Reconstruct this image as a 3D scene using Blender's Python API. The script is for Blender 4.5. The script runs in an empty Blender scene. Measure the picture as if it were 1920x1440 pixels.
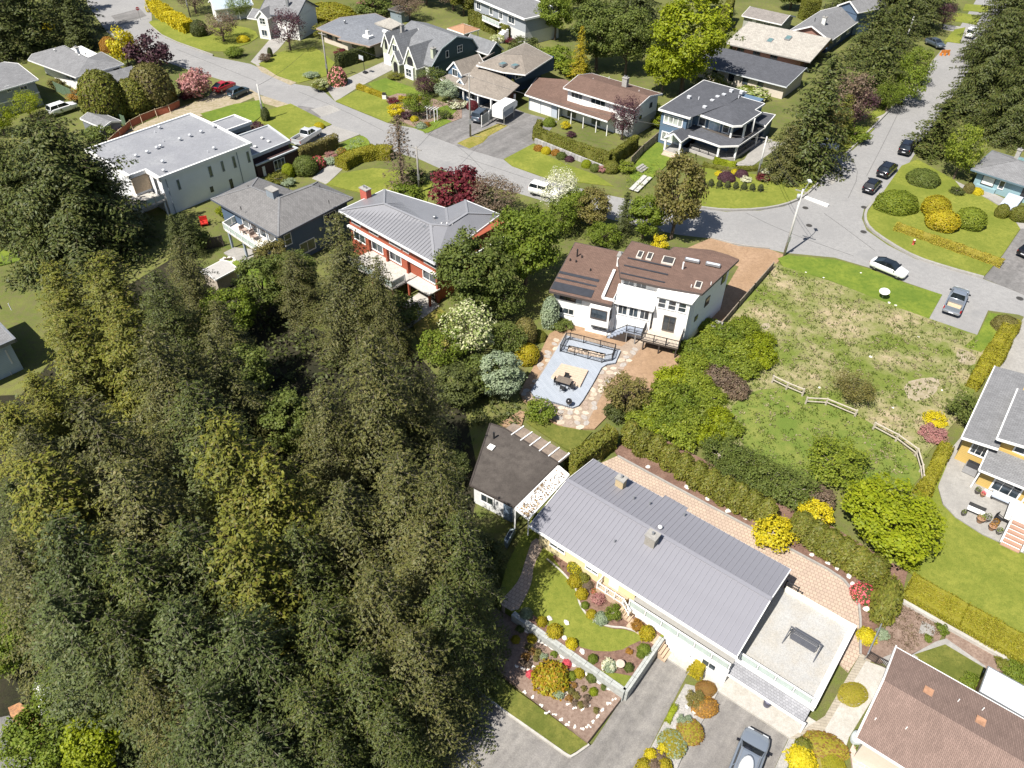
import bpy,bmesh,math,random
import numpy as np
from mathutils import Vector,Matrix
from mathutils.geometry import tessellate_polygon

# ------------------------------------------------------------------ camera, sky, sun, exposure
S=bpy.context.scene
COL=S.collection
CAM_H=55.0
PITCH=math.radians(41.9)
ROLL=math.radians(-1.0)
FPX=1450.0 # focal length in photograph pixels (1920 wide)
cam_d=bpy.data.cameras.new('camera');cam=bpy.data.objects.new('camera',cam_d);COL.objects.link(cam)
cam_d.sensor_width=36.0;cam_d.lens=36.0*FPX/1920.0
cam_d.clip_start=0.5;cam_d.clip_end=2000.0
_cp,_sp=math.cos(PITCH),math.sin(PITCH)
_R0=np.array([[1,0,0],[0,-_sp,-_cp],[0,_cp,-_sp]])
_c,_s=math.cos(ROLL),math.sin(ROLL)
CR=np.array([[_c,_s,0],[-_s,_c,0],[0,0,1]])@_R0 # rows: right, down, forward
cam.matrix_world=Matrix(((CR[0][0],-CR[1][0],-CR[2][0],0),(CR[0][1],-CR[1][1],-CR[2][1],0),
                           (CR[0][2],-CR[1][2],-CR[2][2],CAM_H),(0,0,0,1)))
S.camera=cam
SUN_AZ=math.radians(225.0);SUN_EL=math.radians(55.0)
world=bpy.data.worlds.new('World');S.world=world;world.use_nodes=True
wn=world.node_tree.nodes;wl=world.node_tree.links
sky=wn.new('ShaderNodeTexSky');sky.sky_type='NISHITA';sky.sun_disc=False
sky.sun_elevation=SUN_EL;sky.sun_rotation=SUN_AZ
wn['Background'].inputs[1].default_value=0.06
wl.new(sky.outputs[0],wn['Background'].inputs[0])
sun_d=bpy.data.lights.new('sun','SUN');sun_d.energy=5.0;sun_d.angle=math.radians(0.5);sun_d.color=(1.0,0.955,0.88)
sun=bpy.data.objects.new('sun',sun_d);COL.objects.link(sun)
_sd=Vector((math.sin(SUN_AZ)*math.cos(SUN_EL),math.cos(SUN_AZ)*math.cos(SUN_EL),math.sin(SUN_EL)))
sun.rotation_euler=(-_sd).to_track_quat('-Z','Y').to_euler();sun.location=(0,0,120)
S.view_settings.view_transform='Standard';S.view_settings.look='None'
S.view_settings.gamma=1.0;S.view_settings.use_curve_mapping=False
S.view_settings.exposure=0.84

# ------------------------------------------------------------------ survey helper: where a sight line meets a level z
def ray(u,v):
    return CR.T@np.array([(u-960)/FPX,(v-720)/FPX,1.0])
def G(u,v,z=0.0):
    d=ray(u,v);t=(z-CAM_H)/d[2]
    return np.array([d[0]*t,d[1]*t])
def GV(u,v,z=0.0):
    p=G(u,v,z);return Vector((p[0],p[1],z))

# ------------------------------------------------------------------ objects
def tag(o,label=None,cat=None,group=None,kind=None):
    if label:o['label']=label
    if cat:o['category']=cat
    if group:o['group']=group
    if kind:o['kind']=kind
    return o
def link(name,me,parent=None):
    o=bpy.data.objects.new(name,me);COL.objects.link(o)
    if parent is not None:o.parent=parent
    return o
def thing(name,label,cat,loc=(0,0,0),rz=0.0,group=None):
    o=link(name,None);o.location=loc;o.rotation_euler=(0,0,rz);o.empty_display_size=0.3
    return tag(o,label,cat,group)
def kids(o):return[c for c in COL.objects if c.parent==o]
def dup(o,parent=None,_map=None):
    if _map is None:
        _map={}
        for c in COL.objects:
            if c.parent:_map.setdefault(c.parent.name,[]).append(c)
    n=o.copy();COL.objects.link(n)
    if parent is not None:n.parent=parent
    for c in _map.get(o.name,[]):dup(c,n,_map)
    return n

class MB:
    """collects simple solids and links them as one mesh"""
    def __init__(s):s.v=[];s.f=[];s.m=[]
    def add(s,vs,fs,mi=0):
        b=len(s.v);s.v+=[tuple(map(float,p))for p in vs]
        for f in fs:s.f.append([i+b for i in f]);s.m.append(mi)
        return s
    def box(s,x0,x1,y0,y1,z0,z1,mi=0):
        return s.add([(x0,y0,z0),(x1,y0,z0),(x1,y1,z0),(x0,y1,z0),(x0,y0,z1),(x1,y0,z1),(x1,y1,z1),(x0,y1,z1)],
                     [(0,3,2,1),(4,5,6,7),(0,1,5,4),(1,2,6,5),(2,3,7,6),(3,0,4,7)],mi)
    def prism(s,pts,z0,z1,mi=0,mside=None):
        n=len(pts)
        a=sum(pts[i][0]*pts[(i+1)%n][1]-pts[(i+1)%n][0]*pts[i][1]for i in range(n))
        if a<0:pts=pts[::-1]
        tri=tessellate_polygon([[Vector((p[0],p[1],0))for p in pts]])
        vs=[(p[0],p[1],z1)for p in pts]
        up=[]
        for t in tri:
            A,B,C=(pts[i]for i in t)
            up.append(t if(B[0]-A[0])*(C[1]-A[1])-(B[1]-A[1])*(C[0]-A[0])>0 else t[::-1])
        s.add(vs,up,mi)
        if z0 is not None:
            s.add([(p[0],p[1],z0)for p in pts]+vs,[(i,(i+1)%n,n+(i+1)%n,n+i)for i in range(n)],mi if mside is None else mside)
        return s
    def bar(s,a,b,w,h=None,mi=0,up=(0,0,1)):
        h=h or w;a=Vector(a);b=Vector(b);d=(b-a)
        if d.length<1e-6:return s
        d.normalize();u=Vector(up)
        if abs(d.dot(u))>.98:u=Vector((1,0,0))
        x=d.cross(u).normalized()*(w/2);y=x.cross(d).normalized()*(h/2)
        vs=[p+i*x+j*y for p in(a,b)for i,j in((-1,-1),(1,-1),(1,1),(-1,1))]
        return s.add(vs,[(0,1,2,3),(7,6,5,4),(0,4,5,1),(1,5,6,2),(2,6,7,3),(3,7,4,0)],mi)
    def tube(s,pts,radii,n=6,mi=0,cap=True):
        pts=[Vector(p)for p in pts];vs=[]
        for i,p in enumerate(pts):
            d=(pts[min(i+1,len(pts)-1)]-pts[max(i-1,0)]).normalized()
            u=Vector((0,0,1))if abs(d.z)<.9 else Vector((1,0,0))
            x=d.cross(u).normalized();y=x.cross(d);r=radii[i]if hasattr(radii,'__len__')else radii
            vs+=[p+x*(r*math.cos(2*math.pi*k/n))+y*(r*math.sin(2*math.pi*k/n))for k in range(n)]
        fs=[(i*n+k,i*n+(k+1)%n,(i+1)*n+(k+1)%n,(i+1)*n+k)for i in range(len(pts)-1)for k in range(n)]
        fs=[f[::-1]for f in fs]
        if cap:fs+=[tuple(range(n)),tuple(range((len(pts)-1)*n,len(pts)*n))[::-1]]
        return s.add(vs,fs,mi)
    def lathe(s,prof,n=12,c=(0,0,0),mi=0):
        vs=[(c[0]+r*math.cos(2*math.pi*k/n),c[1]+r*math.sin(2*math.pi*k/n),c[2]+z)for r,z in prof for k in range(n)]
        fs=[(i*n+k,i*n+(k+1)%n,(i+1)*n+(k+1)%n,(i+1)*n+k)for i in range(len(prof)-1)for k in range(n)]
        fs.append(tuple(range((len(prof)-1)*n,len(prof)*n)))
        return s.add(vs,fs,mi)
    def mesh(s,name,mats,smooth=False):
        me=bpy.data.meshes.new(name);me.from_pydata(s.v,[],s.f)
        mats=mats if isinstance(mats,(list,tuple))else[mats]
        for m in mats:me.materials.append(m)
        if len(mats)>1:me.polygons.foreach_set('material_index',s.m)
        if smooth:me.polygons.foreach_set('use_smooth',[True]*len(s.f))
        me.update();return me
    def build(s,name,mats,parent=None,smooth=False):
        return link(name,s.mesh(name,mats,smooth),parent)

# ------------------------------------------------------------------ materials
def _new(name):
    m=bpy.data.materials.new(name);m.use_nodes=True
    nt=m.node_tree;b=nt.nodes['Principled BSDF']
    return m,nt,b
def _ramp(nt,fac,stops):
    r=nt.nodes.new('ShaderNodeValToRGB');e=r.color_ramp.elements
    while len(e)<len(stops):e.new(0.5)
    for i,(p,c)in enumerate(stops):e[i].position=p;e[i].color=(*c,1)
    nt.links.new(fac,r.inputs[0]);return r.outputs[0]
def _noise(nt,scale,detail=4,rough=.6,vec=None,dim=None):
    n=nt.nodes.new('ShaderNodeTexNoise');n.inputs['Scale'].default_value=scale
    n.inputs['Detail'].default_value=detail;n.inputs['Roughness'].default_value=rough
    if vec is not None:nt.links.new(vec,n.inputs['Vector'])
    return n.outputs['Fac']
def _mix(nt,fac,a,b,mode='MIX'):
    m=nt.nodes.new('ShaderNodeMix');m.data_type='RGBA';m.blend_type=mode
    for k,v in((0,fac),(6,a),(7,b)):
        if hasattr(v,'default_value')or hasattr(v,'is_linked'):nt.links.new(v,m.inputs[k])
        elif k==0:m.inputs[0].default_value=v
        else:m.inputs[k].default_value=(*v,1)
    return m.outputs[2]
def _coord(nt,kind='Object',scale=None,rot=None):
    t=nt.nodes.new('ShaderNodeTexCoord').outputs[kind]
    if scale is None and rot is None:return t
    mp=nt.nodes.new('ShaderNodeMapping');nt.links.new(t,mp.inputs[0])
    if scale:mp.inputs['Scale'].default_value=scale
    if rot:mp.inputs['Rotation'].default_value=(0,0,rot)
    return mp.outputs[0]
def _bump(nt,b,h,s=.3,d=.02):
    n=nt.nodes.new('ShaderNodeBump');n.inputs['Strength'].default_value=s;n.inputs['Distance'].default_value=d
    nt.links.new(h,n.inputs['Height']);nt.links.new(n.outputs[0],b.inputs['Normal'])
def sc(c,k):return tuple(min(1,x*k)for x in c)
MATS={}
def plain(name,c,rough=.6,metal=0.,var=.12,scale=3.0,spec=.4,bump=0):
    if name in MATS:return MATS[name]
    m,nt,b=_new(name);v=_coord(nt)
    f=_noise(nt,scale,5,.65,v)
    nt.links.new(_ramp(nt,f,[(.3,sc(c,1-var)),(.7,sc(c,1+var))]),b.inputs['Base Color'])
    b.inputs['Roughness'].default_value=rough;b.inputs['Metallic'].default_value=metal;b.inputs['Specular IOR Level'].default_value=spec
    if bump:_bump(nt,b,_noise(nt,14,4,.6,v),bump)
    MATS[name]=m;return m
def ground_mat(name,c1,c2,c3=None,s1=.35,s2=4.0,s3=30.,stain=None,bump=.4,lo=.38,hi=.62,streak=None):
    """two-scale mottled ground; stain = (colour, scale, threshold) for big worn patches"""
    m,nt,b=_new(name);v=_coord(nt)
    a=_ramp(nt,_noise(nt,s1,6,.62,v),[(lo,c1),(hi,c2)])
    fine=_noise(nt,s2,6,.7,v)
    col=_mix(nt,_ramp(nt,fine,[(.42,(0,0,0)),(.64,(.75,.75,.75))]),a,c3 or sc(c1,.75))
    g=_noise(nt,s3,3,.7,v)
    col=_mix(nt,.55,col,_ramp(nt,g,[(.3,(.55,.55,.55)),(.7,(1.35,1.35,1.35))]),'MULTIPLY')
    if stain:
        sf=_noise(nt,stain[1],5,.6,v)
        col=_mix(nt,_ramp(nt,sf,[(stain[2]-.04,(0,0,0)),(stain[2]+.05,(1,1,1))]),col,stain[0])
    if streak: # (direction, low, high): long worn bands, as of tyres
        r_=nt.nodes.new('ShaderNodeMapping');r_.inputs['Rotation'].default_value=(0,0,-streak[0]);nt.links.new(v,r_.inputs[0])
        w=nt.nodes.new('ShaderNodeMapping');w.inputs['Scale'].default_value=(.06,.75,1);nt.links.new(r_.outputs[0],w.inputs[0])
        col=_mix(nt,1.0,col,_ramp(nt,_noise(nt,1.0,4,.6,w.outputs[0]),[(.35,(streak[1],)*3),(.65,(streak[2],)*3)]),'MULTIPLY')
    nt.links.new(col,b.inputs['Base Color']);b.inputs['Roughness'].default_value=.92;b.inputs['Specular IOR Level'].default_value=.15
    if bump:_bump(nt,b,g,bump,.05)
    MATS[name]=m;return m
def brick_mat(name,c1,c2,cm,bw,bh,mort=.02,rough=.85,rot=0.,noise=.25,off=.5,bump=.25,axes=None):
    """rows of pavers / shingles / boards; bw,bh in metres; axes: which local coordinates span the rows"""
    m,nt,b=_new(name)
    t=nt.nodes.new('ShaderNodeTexCoord').outputs['Object']
    if axes:
        sx=nt.nodes.new('ShaderNodeSeparateXYZ');cx=nt.nodes.new('ShaderNodeCombineXYZ');nt.links.new(t,sx.inputs[0])
        if axes=='wall':
            ad=nt.nodes.new('ShaderNodeMath');nt.links.new(sx.outputs[0],ad.inputs[0]);nt.links.new(sx.outputs[1],ad.inputs[1])
            nt.links.new(ad.outputs[0],cx.inputs[0]);nt.links.new(sx.outputs[2],cx.inputs[1])
        else:
            for i,ch in enumerate(axes):nt.links.new(sx.outputs['xyz'.index(ch)],cx.inputs[i])
        t=cx.outputs[0]
    mp=nt.nodes.new('ShaderNodeMapping');mp.inputs['Rotation'].default_value=(0,0,rot);nt.links.new(t,mp.inputs[0])
    br=nt.nodes.new('ShaderNodeTexBrick');nt.links.new(mp.outputs[0],br.inputs['Vector'])
    br.inputs['Scale'].default_value=1.0;br.inputs['Brick Width'].default_value=bw;br.inputs['Row Height'].default_value=bh
    br.inputs['Mortar Size'].default_value=mort;br.inputs['Mortar Smooth'].default_value=.2;br.offset=off;br.inputs['Bias'].default_value=0
    br.inputs['Color1'].default_value=(*c1,1);br.inputs['Color2'].default_value=(*c2,1);br.inputs['Mortar'].default_value=(*cm,1)
    col=_mix(nt,noise*2,br.outputs[0],_ramp(nt,_noise(nt,.8,6,.65,mp.outputs[0]),[(.3,(.7,.7,.7)),(.7,(1.25,1.25,1.25))]),'MULTIPLY')
    col=_mix(nt,noise*1.6,col,_ramp(nt,_noise(nt,9,3,.7,mp.outputs[0]),[(.3,(.7,.7,.7)),(.7,(1.3,1.3,1.3))]),'MULTIPLY')
    nt.links.new(col,b.inputs['Base Color']);b.inputs['Roughness'].default_value=rough;b.inputs['Specular IOR Level'].default_value=.25
    if bump:_bump(nt,b,br.outputs['Fac'],-bump,.02)
    MATS[name]=m;return m
LEAFC={}
def leaf_mat(name,cols,trans=.25,rough=.55):
    """per-leaf and per-plant colour variation (random, not by position)"""
    m,nt,b=_new(name);LEAFC[name]=tuple(float(x)for x in np.mean(np.array(cols),0))
    g=nt.nodes.new('ShaderNodeNewGeometry');oi=nt.nodes.new('ShaderNodeObjectInfo')
    n=len(cols)
    col=_ramp(nt,g.outputs['Random Per Island'],[(i/max(1,n-1),c)for i,c in enumerate(cols)])
    col=_mix(nt,.8,col,_ramp(nt,oi.outputs['Random'],[(0,(.82,.84,.8)),(1,(1.14,1.12,1.1))]),'MULTIPLY')
    v=_coord(nt)
    col=_mix(nt,.5,col,_ramp(nt,_noise(nt,.55,3,.6,v),[(.35,(.78,.8,.85)),(.65,(1.18,1.15,1.0))]),'MULTIPLY')
    nt.links.new(col,b.inputs['Base Color']);b.inputs['Roughness'].default_value=rough;b.inputs['Specular IOR Level'].default_value=.25
    tr=nt.nodes.new('ShaderNodeBsdfTranslucent');nt.links.new(col,tr.inputs[0])
    mx=nt.nodes.new('ShaderNodeMixShader');mx.inputs[0].default_value=trans
    nt.links.new(b.outputs[0],mx.inputs[1]);nt.links.new(tr.outputs[0],mx.inputs[2])
    nt.links.new(mx.outputs[0],nt.nodes['Material Output'].inputs[0])
    MATS[name]=m;return m
def glass(name='window glass',c=(.03,.04,.05),rough=.06):
    if name in MATS:return MATS[name]
    m,nt,b=_new(name);v=_coord(nt)
    nt.links.new(_ramp(nt,_noise(nt,.7,2,.5,v),[(.35,sc(c,.5)),(.65,sc(c,1.8))]),b.inputs['Base Color'])
    b.inputs['Roughness'].default_value=rough;b.inputs['Specular IOR Level'].default_value=.8;MATS[name]=m;return m

WHITE=plain('white paint',(.74,.73,.71),.5,var=.05)
CREAM=plain('cream paint',(.66,.58,.36),.6,var=.06)
BLACKM=plain('black metal',(.025,.025,.027),.4,var=.2)
DARKW=plain('dark stained wood',(.05,.04,.035),.7,var=.3)
GREYM=plain('grey metal',(.35,.36,.37),.4,.6)
WOOD=plain('weathered wood',(.36,.31,.25),.8,var=.25,scale=8)
NEWW=plain('pale timber',(.52,.40,.27),.7,var=.15,scale=6)
BARK=plain('bark',(.10,.075,.055),.9,var=.35,scale=6,bump=.4)
TWIG=plain('bare grey twig',(.34,.29,.24),.9,var=.3)
RUBBER=plain('tyre rubber',(.02,.02,.02),.8)
RIM=plain('alloy rim',(.35,.36,.37),.35,.7)
GLASS=glass()
CGLASS=glass('car glass',(.012,.016,.02),.04)
BALG=plain('frosted glass',(.40,.46,.43),.25,var=.1)
ROCKM=plain('pale rock',(.62,.58,.53),.85,var=.25,scale=4,bump=.3)
CONC=ground_mat('concrete',(.28,.268,.25),(.34,.325,.30),(.24,.23,.215),.4,3,25,bump=.15)
CONCW=ground_mat('pale concrete',(.40,.38,.35),(.47,.45,.41),(.34,.315,.275),.3,2.5,25,bump=.1)
ASPH=ground_mat('asphalt',(.245,.24,.236),(.28,.274,.268),(.225,.221,.218),.12,1.6,18,bump=.2,stain=((.215,.213,.212),.11,.62))
ASPHD=ground_mat('driveway asphalt',(.16,.155,.15),(.215,.205,.20),(.13,.125,.122),.22,1.8,20,bump=.2,streak=(math.radians(50),.82,1.14))
ASPHB=ground_mat('court asphalt',(.20,.187,.175),(.255,.24,.22),(.165,.155,.148),.16,1.3,16,bump=.2,streak=(math.radians(52.4),.78,1.16))
LAWN=ground_mat('lawn grass',(.145,.17,.026),(.215,.225,.04),(.12,.15,.022),.22,2.2,16,bump=.7)
LAWNG=ground_mat('green lawn grass',(.11,.16,.022),(.17,.21,.03),(.085,.135,.018),.3,2.0,14,bump=.7)
LAWND=ground_mat('dark lawn grass',(.10,.115,.022),(.16,.16,.036),(.08,.098,.018),.5,2.4,14,bump=.7)
LAWNY=ground_mat('dry lawn grass',(.19,.17,.035),(.30,.24,.08),(.13,.15,.02),.5,2.6,14,bump=.7)
YARD=ground_mat('yard grass and soil',(.09,.115,.026),(.155,.165,.045),(.125,.11,.055),.12,1.2,10,bump=.8)
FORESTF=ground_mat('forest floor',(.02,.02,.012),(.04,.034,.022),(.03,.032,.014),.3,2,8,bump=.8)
LOTG=ground_mat('lot lawn grass',(.115,.16,.028),(.19,.205,.05),(.10,.15,.025),.3,1.4,12,bump=.8)
WEEDY=ground_mat('weedy rough grass',(.125,.16,.03),(.36,.29,.185),(.15,.17,.04),.17,.9,9,bump=1.,lo=.42,hi=.63)
DIRT=ground_mat('bare dirt',(.29,.19,.115),(.35,.235,.15),(.23,.15,.095),.35,2.5,18,bump=.3)
DIRTT=ground_mat('tan dirt and gravel',(.31,.26,.185),(.37,.31,.235),(.20,.18,.085),.25,1.6,16,bump=.4)
MULCH=ground_mat('bark mulch',(.17,.10,.075),(.26,.165,.125),(.11,.065,.05),.8,5,28,bump=.8)
BED=ground_mat('garden bed soil',(.23,.165,.13),(.30,.22,.175),(.16,.105,.08),.7,4,26,bump=.8)
GRAVEL=ground_mat('pale gravel',(.36,.345,.32),(.48,.455,.425),(.23,.222,.21),.8,7,22,bump=1.)
PAVER=brick_mat('pink pavers',(.385,.295,.235),(.44,.345,.265),(.27,.205,.16),.34,.34,.03,rot=.5,noise=.12,off=.5)
PAVERG=brick_mat('beige pavers',(.30,.265,.21),(.355,.315,.255),(.22,.195,.16),.9,.22,.02,rot=.15,noise=.15)
FLAG=ground_mat('crazy paving joints',(.30,.235,.18),(.36,.29,.225),(.24,.18,.14),.7,3,20,bump=.4)
# ------------------------------------------------------------------ foliage
RNG=np.random.default_rng(11)
def quads_mesh(name,V,nper,mat,tri=False):
    """V: (n,k,3) one small leaf polygon per row"""
    n,k=V.shape[:2]
    me=bpy.data.meshes.new(name);me.vertices.add(n*k);me.vertices.foreach_set('co',V.reshape(-1).astype(np.float32))
    me.loops.add(n*k);me.loops.foreach_set('vertex_index',np.arange(n*k,dtype=np.int32))
    me.polygons.add(n);me.polygons.foreach_set('loop_start',np.arange(0,n*k,k,dtype=np.int32))
    me.polygons.foreach_set('loop_total',np.full(n,k,dtype=np.int32))
    me.materials.append(mat);me.update(calc_edges=True);return me
def unit(a):return a/np.maximum(1e-9,np.linalg.norm(a,axis=-1,keepdims=True))
def leaf_cards(P,N,size,rng,aspect=.65,jit=.6,kite=True,T=None):
    """leaf-shaped kites at P facing roughly N; T: preferred long direction"""
    n=len(P);N=unit(N+rng.normal(0,jit,(n,3)))
    T=rng.normal(0,1,(n,3))if T is None else T+rng.normal(0,.35,(n,3))
    T=unit(T-(T*N).sum(1,keepdims=True)*N);B=np.cross(N,T)
    s=(size*rng.uniform(.65,1.3,n))[:,None]
    l=T*s;w=B*s*aspect*.5
    if kite:V=np.stack([P-l*.5,P-l*.05+w,P+l*.5,P-l*.05-w],1)
    else:V=np.stack([P-l*.5-w,P+l*.5-w,P+l*.5+w,P-l*.5+w],1)
    return V
def conifer(seed,h,r,nbr=190,spray=.34,droop=.25,gap=.5,dens=1.0,top=.98,lift=.5,power=.85,base=.06,wild=.0):
    """returns (needles V, limb MB): a trunk, whorled limbs, side twigs, flat needle sprays"""
    rng=np.random.default_rng(seed);mb=MB();P=[];N=[];T=[];SZ=[]
    mb.tube([(0,0,0),(rng.normal(0,.1),rng.normal(0,.1),h*.5),(0,0,h)],[h*.017+.06,h*.011+.03,.02],7)
    az=0
    for i in range(nbr):
        f=base+(top-base)*(i/(nbr-1))**.92
        z=f*h;az+=2.39996+rng.normal(0,.25)
        L=(r*(1-f)**power+.18)*rng.uniform(.72,1.18)*(1+wild*max(0,rng.normal(0,1)))
        if f<.15:L*=.75+f*1.6
        d=np.array([math.cos(az),math.sin(az),0.]);side=np.array([-d[1],d[0],0.])
        up0=lift*(f-.45)*1.3;dr=droop*rng.uniform(.6,1.3)
        def pt(t):return np.array([0,0,z])+d*(L*t)+np.array([0,0,L*(up0*t-dr*t*t*1.4+.35*dr*t**3)])
        ns=max(3,int(L/gap));pts=[pt(t)for t in np.linspace(0,1,5)]
        mb.tube(pts,[max(.008,.008+.006*L*(1-t))for t in np.linspace(0,1,5)],3,cap=False)
        for t in np.linspace(.12,1,ns):
            p0=pt(t);tw=(.32+.30*L*(1-t)**.6*(.5+.5*t))*rng.uniform(.7,1.2)*min(1.25,.5+L*.25)
            for sgn in(-1,1):
                td=unit(d*rng.uniform(.45,.9)+side*sgn+np.array([0,0,rng.normal(-.12,.16)]))
                k=max(2,int(tw/spray*2.6*dens))
                q=rng.uniform(.1,1,k)[:,None]
                pp=p0+td*tw*q+rng.normal(0,.06,(k,3));pp[:,2]-=(q[:,0]**2)*tw*.22
                P.append(pp);T.append(np.tile(td,(k,1)));N.append(np.tile([0,0,.75],(k,1))+d*.75+side*sgn*.2)
            k=max(1,int(2*dens));P.append(p0+rng.normal(0,.08,(k,3)));T.append(np.tile(d,(k,1)));N.append(np.tile([0,0,1.],(k,1)))
        P.append(pt(1.0)[None]+d*spray*.3);T.append(d[None]);N.append(np.array([[0,0,1.]]))
    P=np.concatenate(P);N=np.concatenate(N);T=np.concatenate(T)
    V=leaf_cards(P,N,spray,rng,.42,.36,True,T)
    return V,mb
def lobes(rng,n,r,h0,h1,shape='round'):
    """clump centres through a crown between h0 and h1"""
    C=[];H=h1-h0
    while len(C)<n:
        u=rng.normal(0,1,3);u/=np.linalg.norm(u);q=rng.uniform(.35,1)**.5
        zf=.5+.5*u[2]*q
        if shape=='round':w=1.0
        elif shape=='cone':w=1.25-zf
        elif shape=='egg':w=1.1-.35*zf
        elif shape=='spread':w=.75+.35*zf
        else:w=1.0
        C.append([u[0]*q*r*w,u[1]*q*r*w,h0+zf*H])
    return np.array(C)
def broadleaf(seed,h,r,n=70,per=110,leaf=.3,clump=.85,base=.25,shape='round',jit=.7,limbs=9,aspect=.7,flat=.75):
    rng=np.random.default_rng(seed);mb=MB()
    C=lobes(rng,n,r-clump*.5,h*base+clump*.4,h-clump*.35,shape)
    lean=rng.normal(0,.12,2)
    mb.tube([(0,0,0),(lean[0],lean[1],h*base),(0,0,h*.62)],[h*.02+.05,h*.015+.03,.03],7)
    for i in rng.choice(n,min(limbs,n),replace=False):
        c=C[i];s=np.array([0,0,h*rng.uniform(base*.7,.5)]);m=(s+c)/2+rng.normal(0,.15,3)
        mb.tube([s,m,c],[.03+h*.006,.02+h*.003,.012],4,cap=False)
    ctr=np.array([0,0,h*(base+1)*.45]);P=[];N=[]
    for c in C:
        k=int(per*rng.uniform(.7,1.3));u=unit(rng.normal(0,1,(k,3)));rad=clump*rng.uniform(.7,1.25)
        p=c+u*rad*rng.uniform(.55,1.05,(k,1))*np.array([1,1,flat])
        P.append(p);N.append(u*.8+unit(c-ctr)*.5+np.array([0,0,.45]))
    P=np.concatenate(P);N=np.concatenate(N);ok=P[:,2]>.05
    return leaf_cards(P[ok],N[ok],leaf,rng,aspect,jit),mb
def clipped(seed,rx,ry,h,leaf=.14,dens=95,noise=.08,jit=.5,shape='dome',upright=0.,aspect=.6,sq=2.0):
    """tight clipped shrub: leaves over a rounded body (rx,ry half widths, height h) plus the dark twiggy body inside"""
    rng=np.random.default_rng(seed)
    area=math.pi*(rx*ry)+math.pi*(rx+ry)*h*.8;n=int(area*dens)
    a=rng.uniform(0,2*math.pi,n);
    t=rng.uniform(0,1,n)
    if shape=='dome':el=np.arcsin(np.clip(t*1.25-.25,-.25,1))
    else:el=np.arcsin(np.clip(t*1.6-.6,-.6,1))
    ca,sa=np.cos(a),np.sin(a)
    k=(np.abs(ca)**sq+np.abs(sa)**sq)**(-1/sq)
    ce,se=np.cos(el),np.sin(el)
    ke=(np.abs(ce)**sq+np.abs(se)**sq)**(-1/sq)
    bump=1+noise*(np.sin(a*5+seed)*np.sin(el*6+seed*2)+rng.normal(0,.5,n))
    z0=h*(.2 if shape=='dome' else .38);H=h-z0
    P=np.stack([rx*k*ca*ce*ke*bump,ry*k*sa*ce*ke*bump,z0+H*se*ke*(bump*.5+.5)],1)
    P[:,2]=np.maximum(P[:,2],.03)
    N=unit(np.stack([ca*ce/rx,sa*ce/ry,se/h],1))+np.array([0,0,.2])
    T=np.tile([0,0,1.],(n,1))if upright else None
    V=leaf_cards(P,N,leaf,rng,aspect,jit,True,T)
    mb=MB();prof=[]
    for e in(-.9,-.3,.2,.6,1.0,1.35):
        prof.append((math.cos(e),max(.0,z0+(H if e>0 else z0)*math.sin(e)*.88)))
    nn=10;vs=[]
    for c,z in prof:
        vs+=[(rx*.86*c*math.cos(q),ry*.86*c*math.sin(q),z)for q in np.linspace(0,2*math.pi,nn,endpoint=False)]
    fs=[(i*nn+j,i*nn+(j+1)%nn,(i+1)*nn+(j+1)%nn,(i+1)*nn+j)for i in range(len(prof)-1)for j in range(nn)]
    fs.append(tuple(range((len(prof)-1)*nn,len(prof)*nn)))
    mb.add(vs,fs);return V,mb
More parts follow.
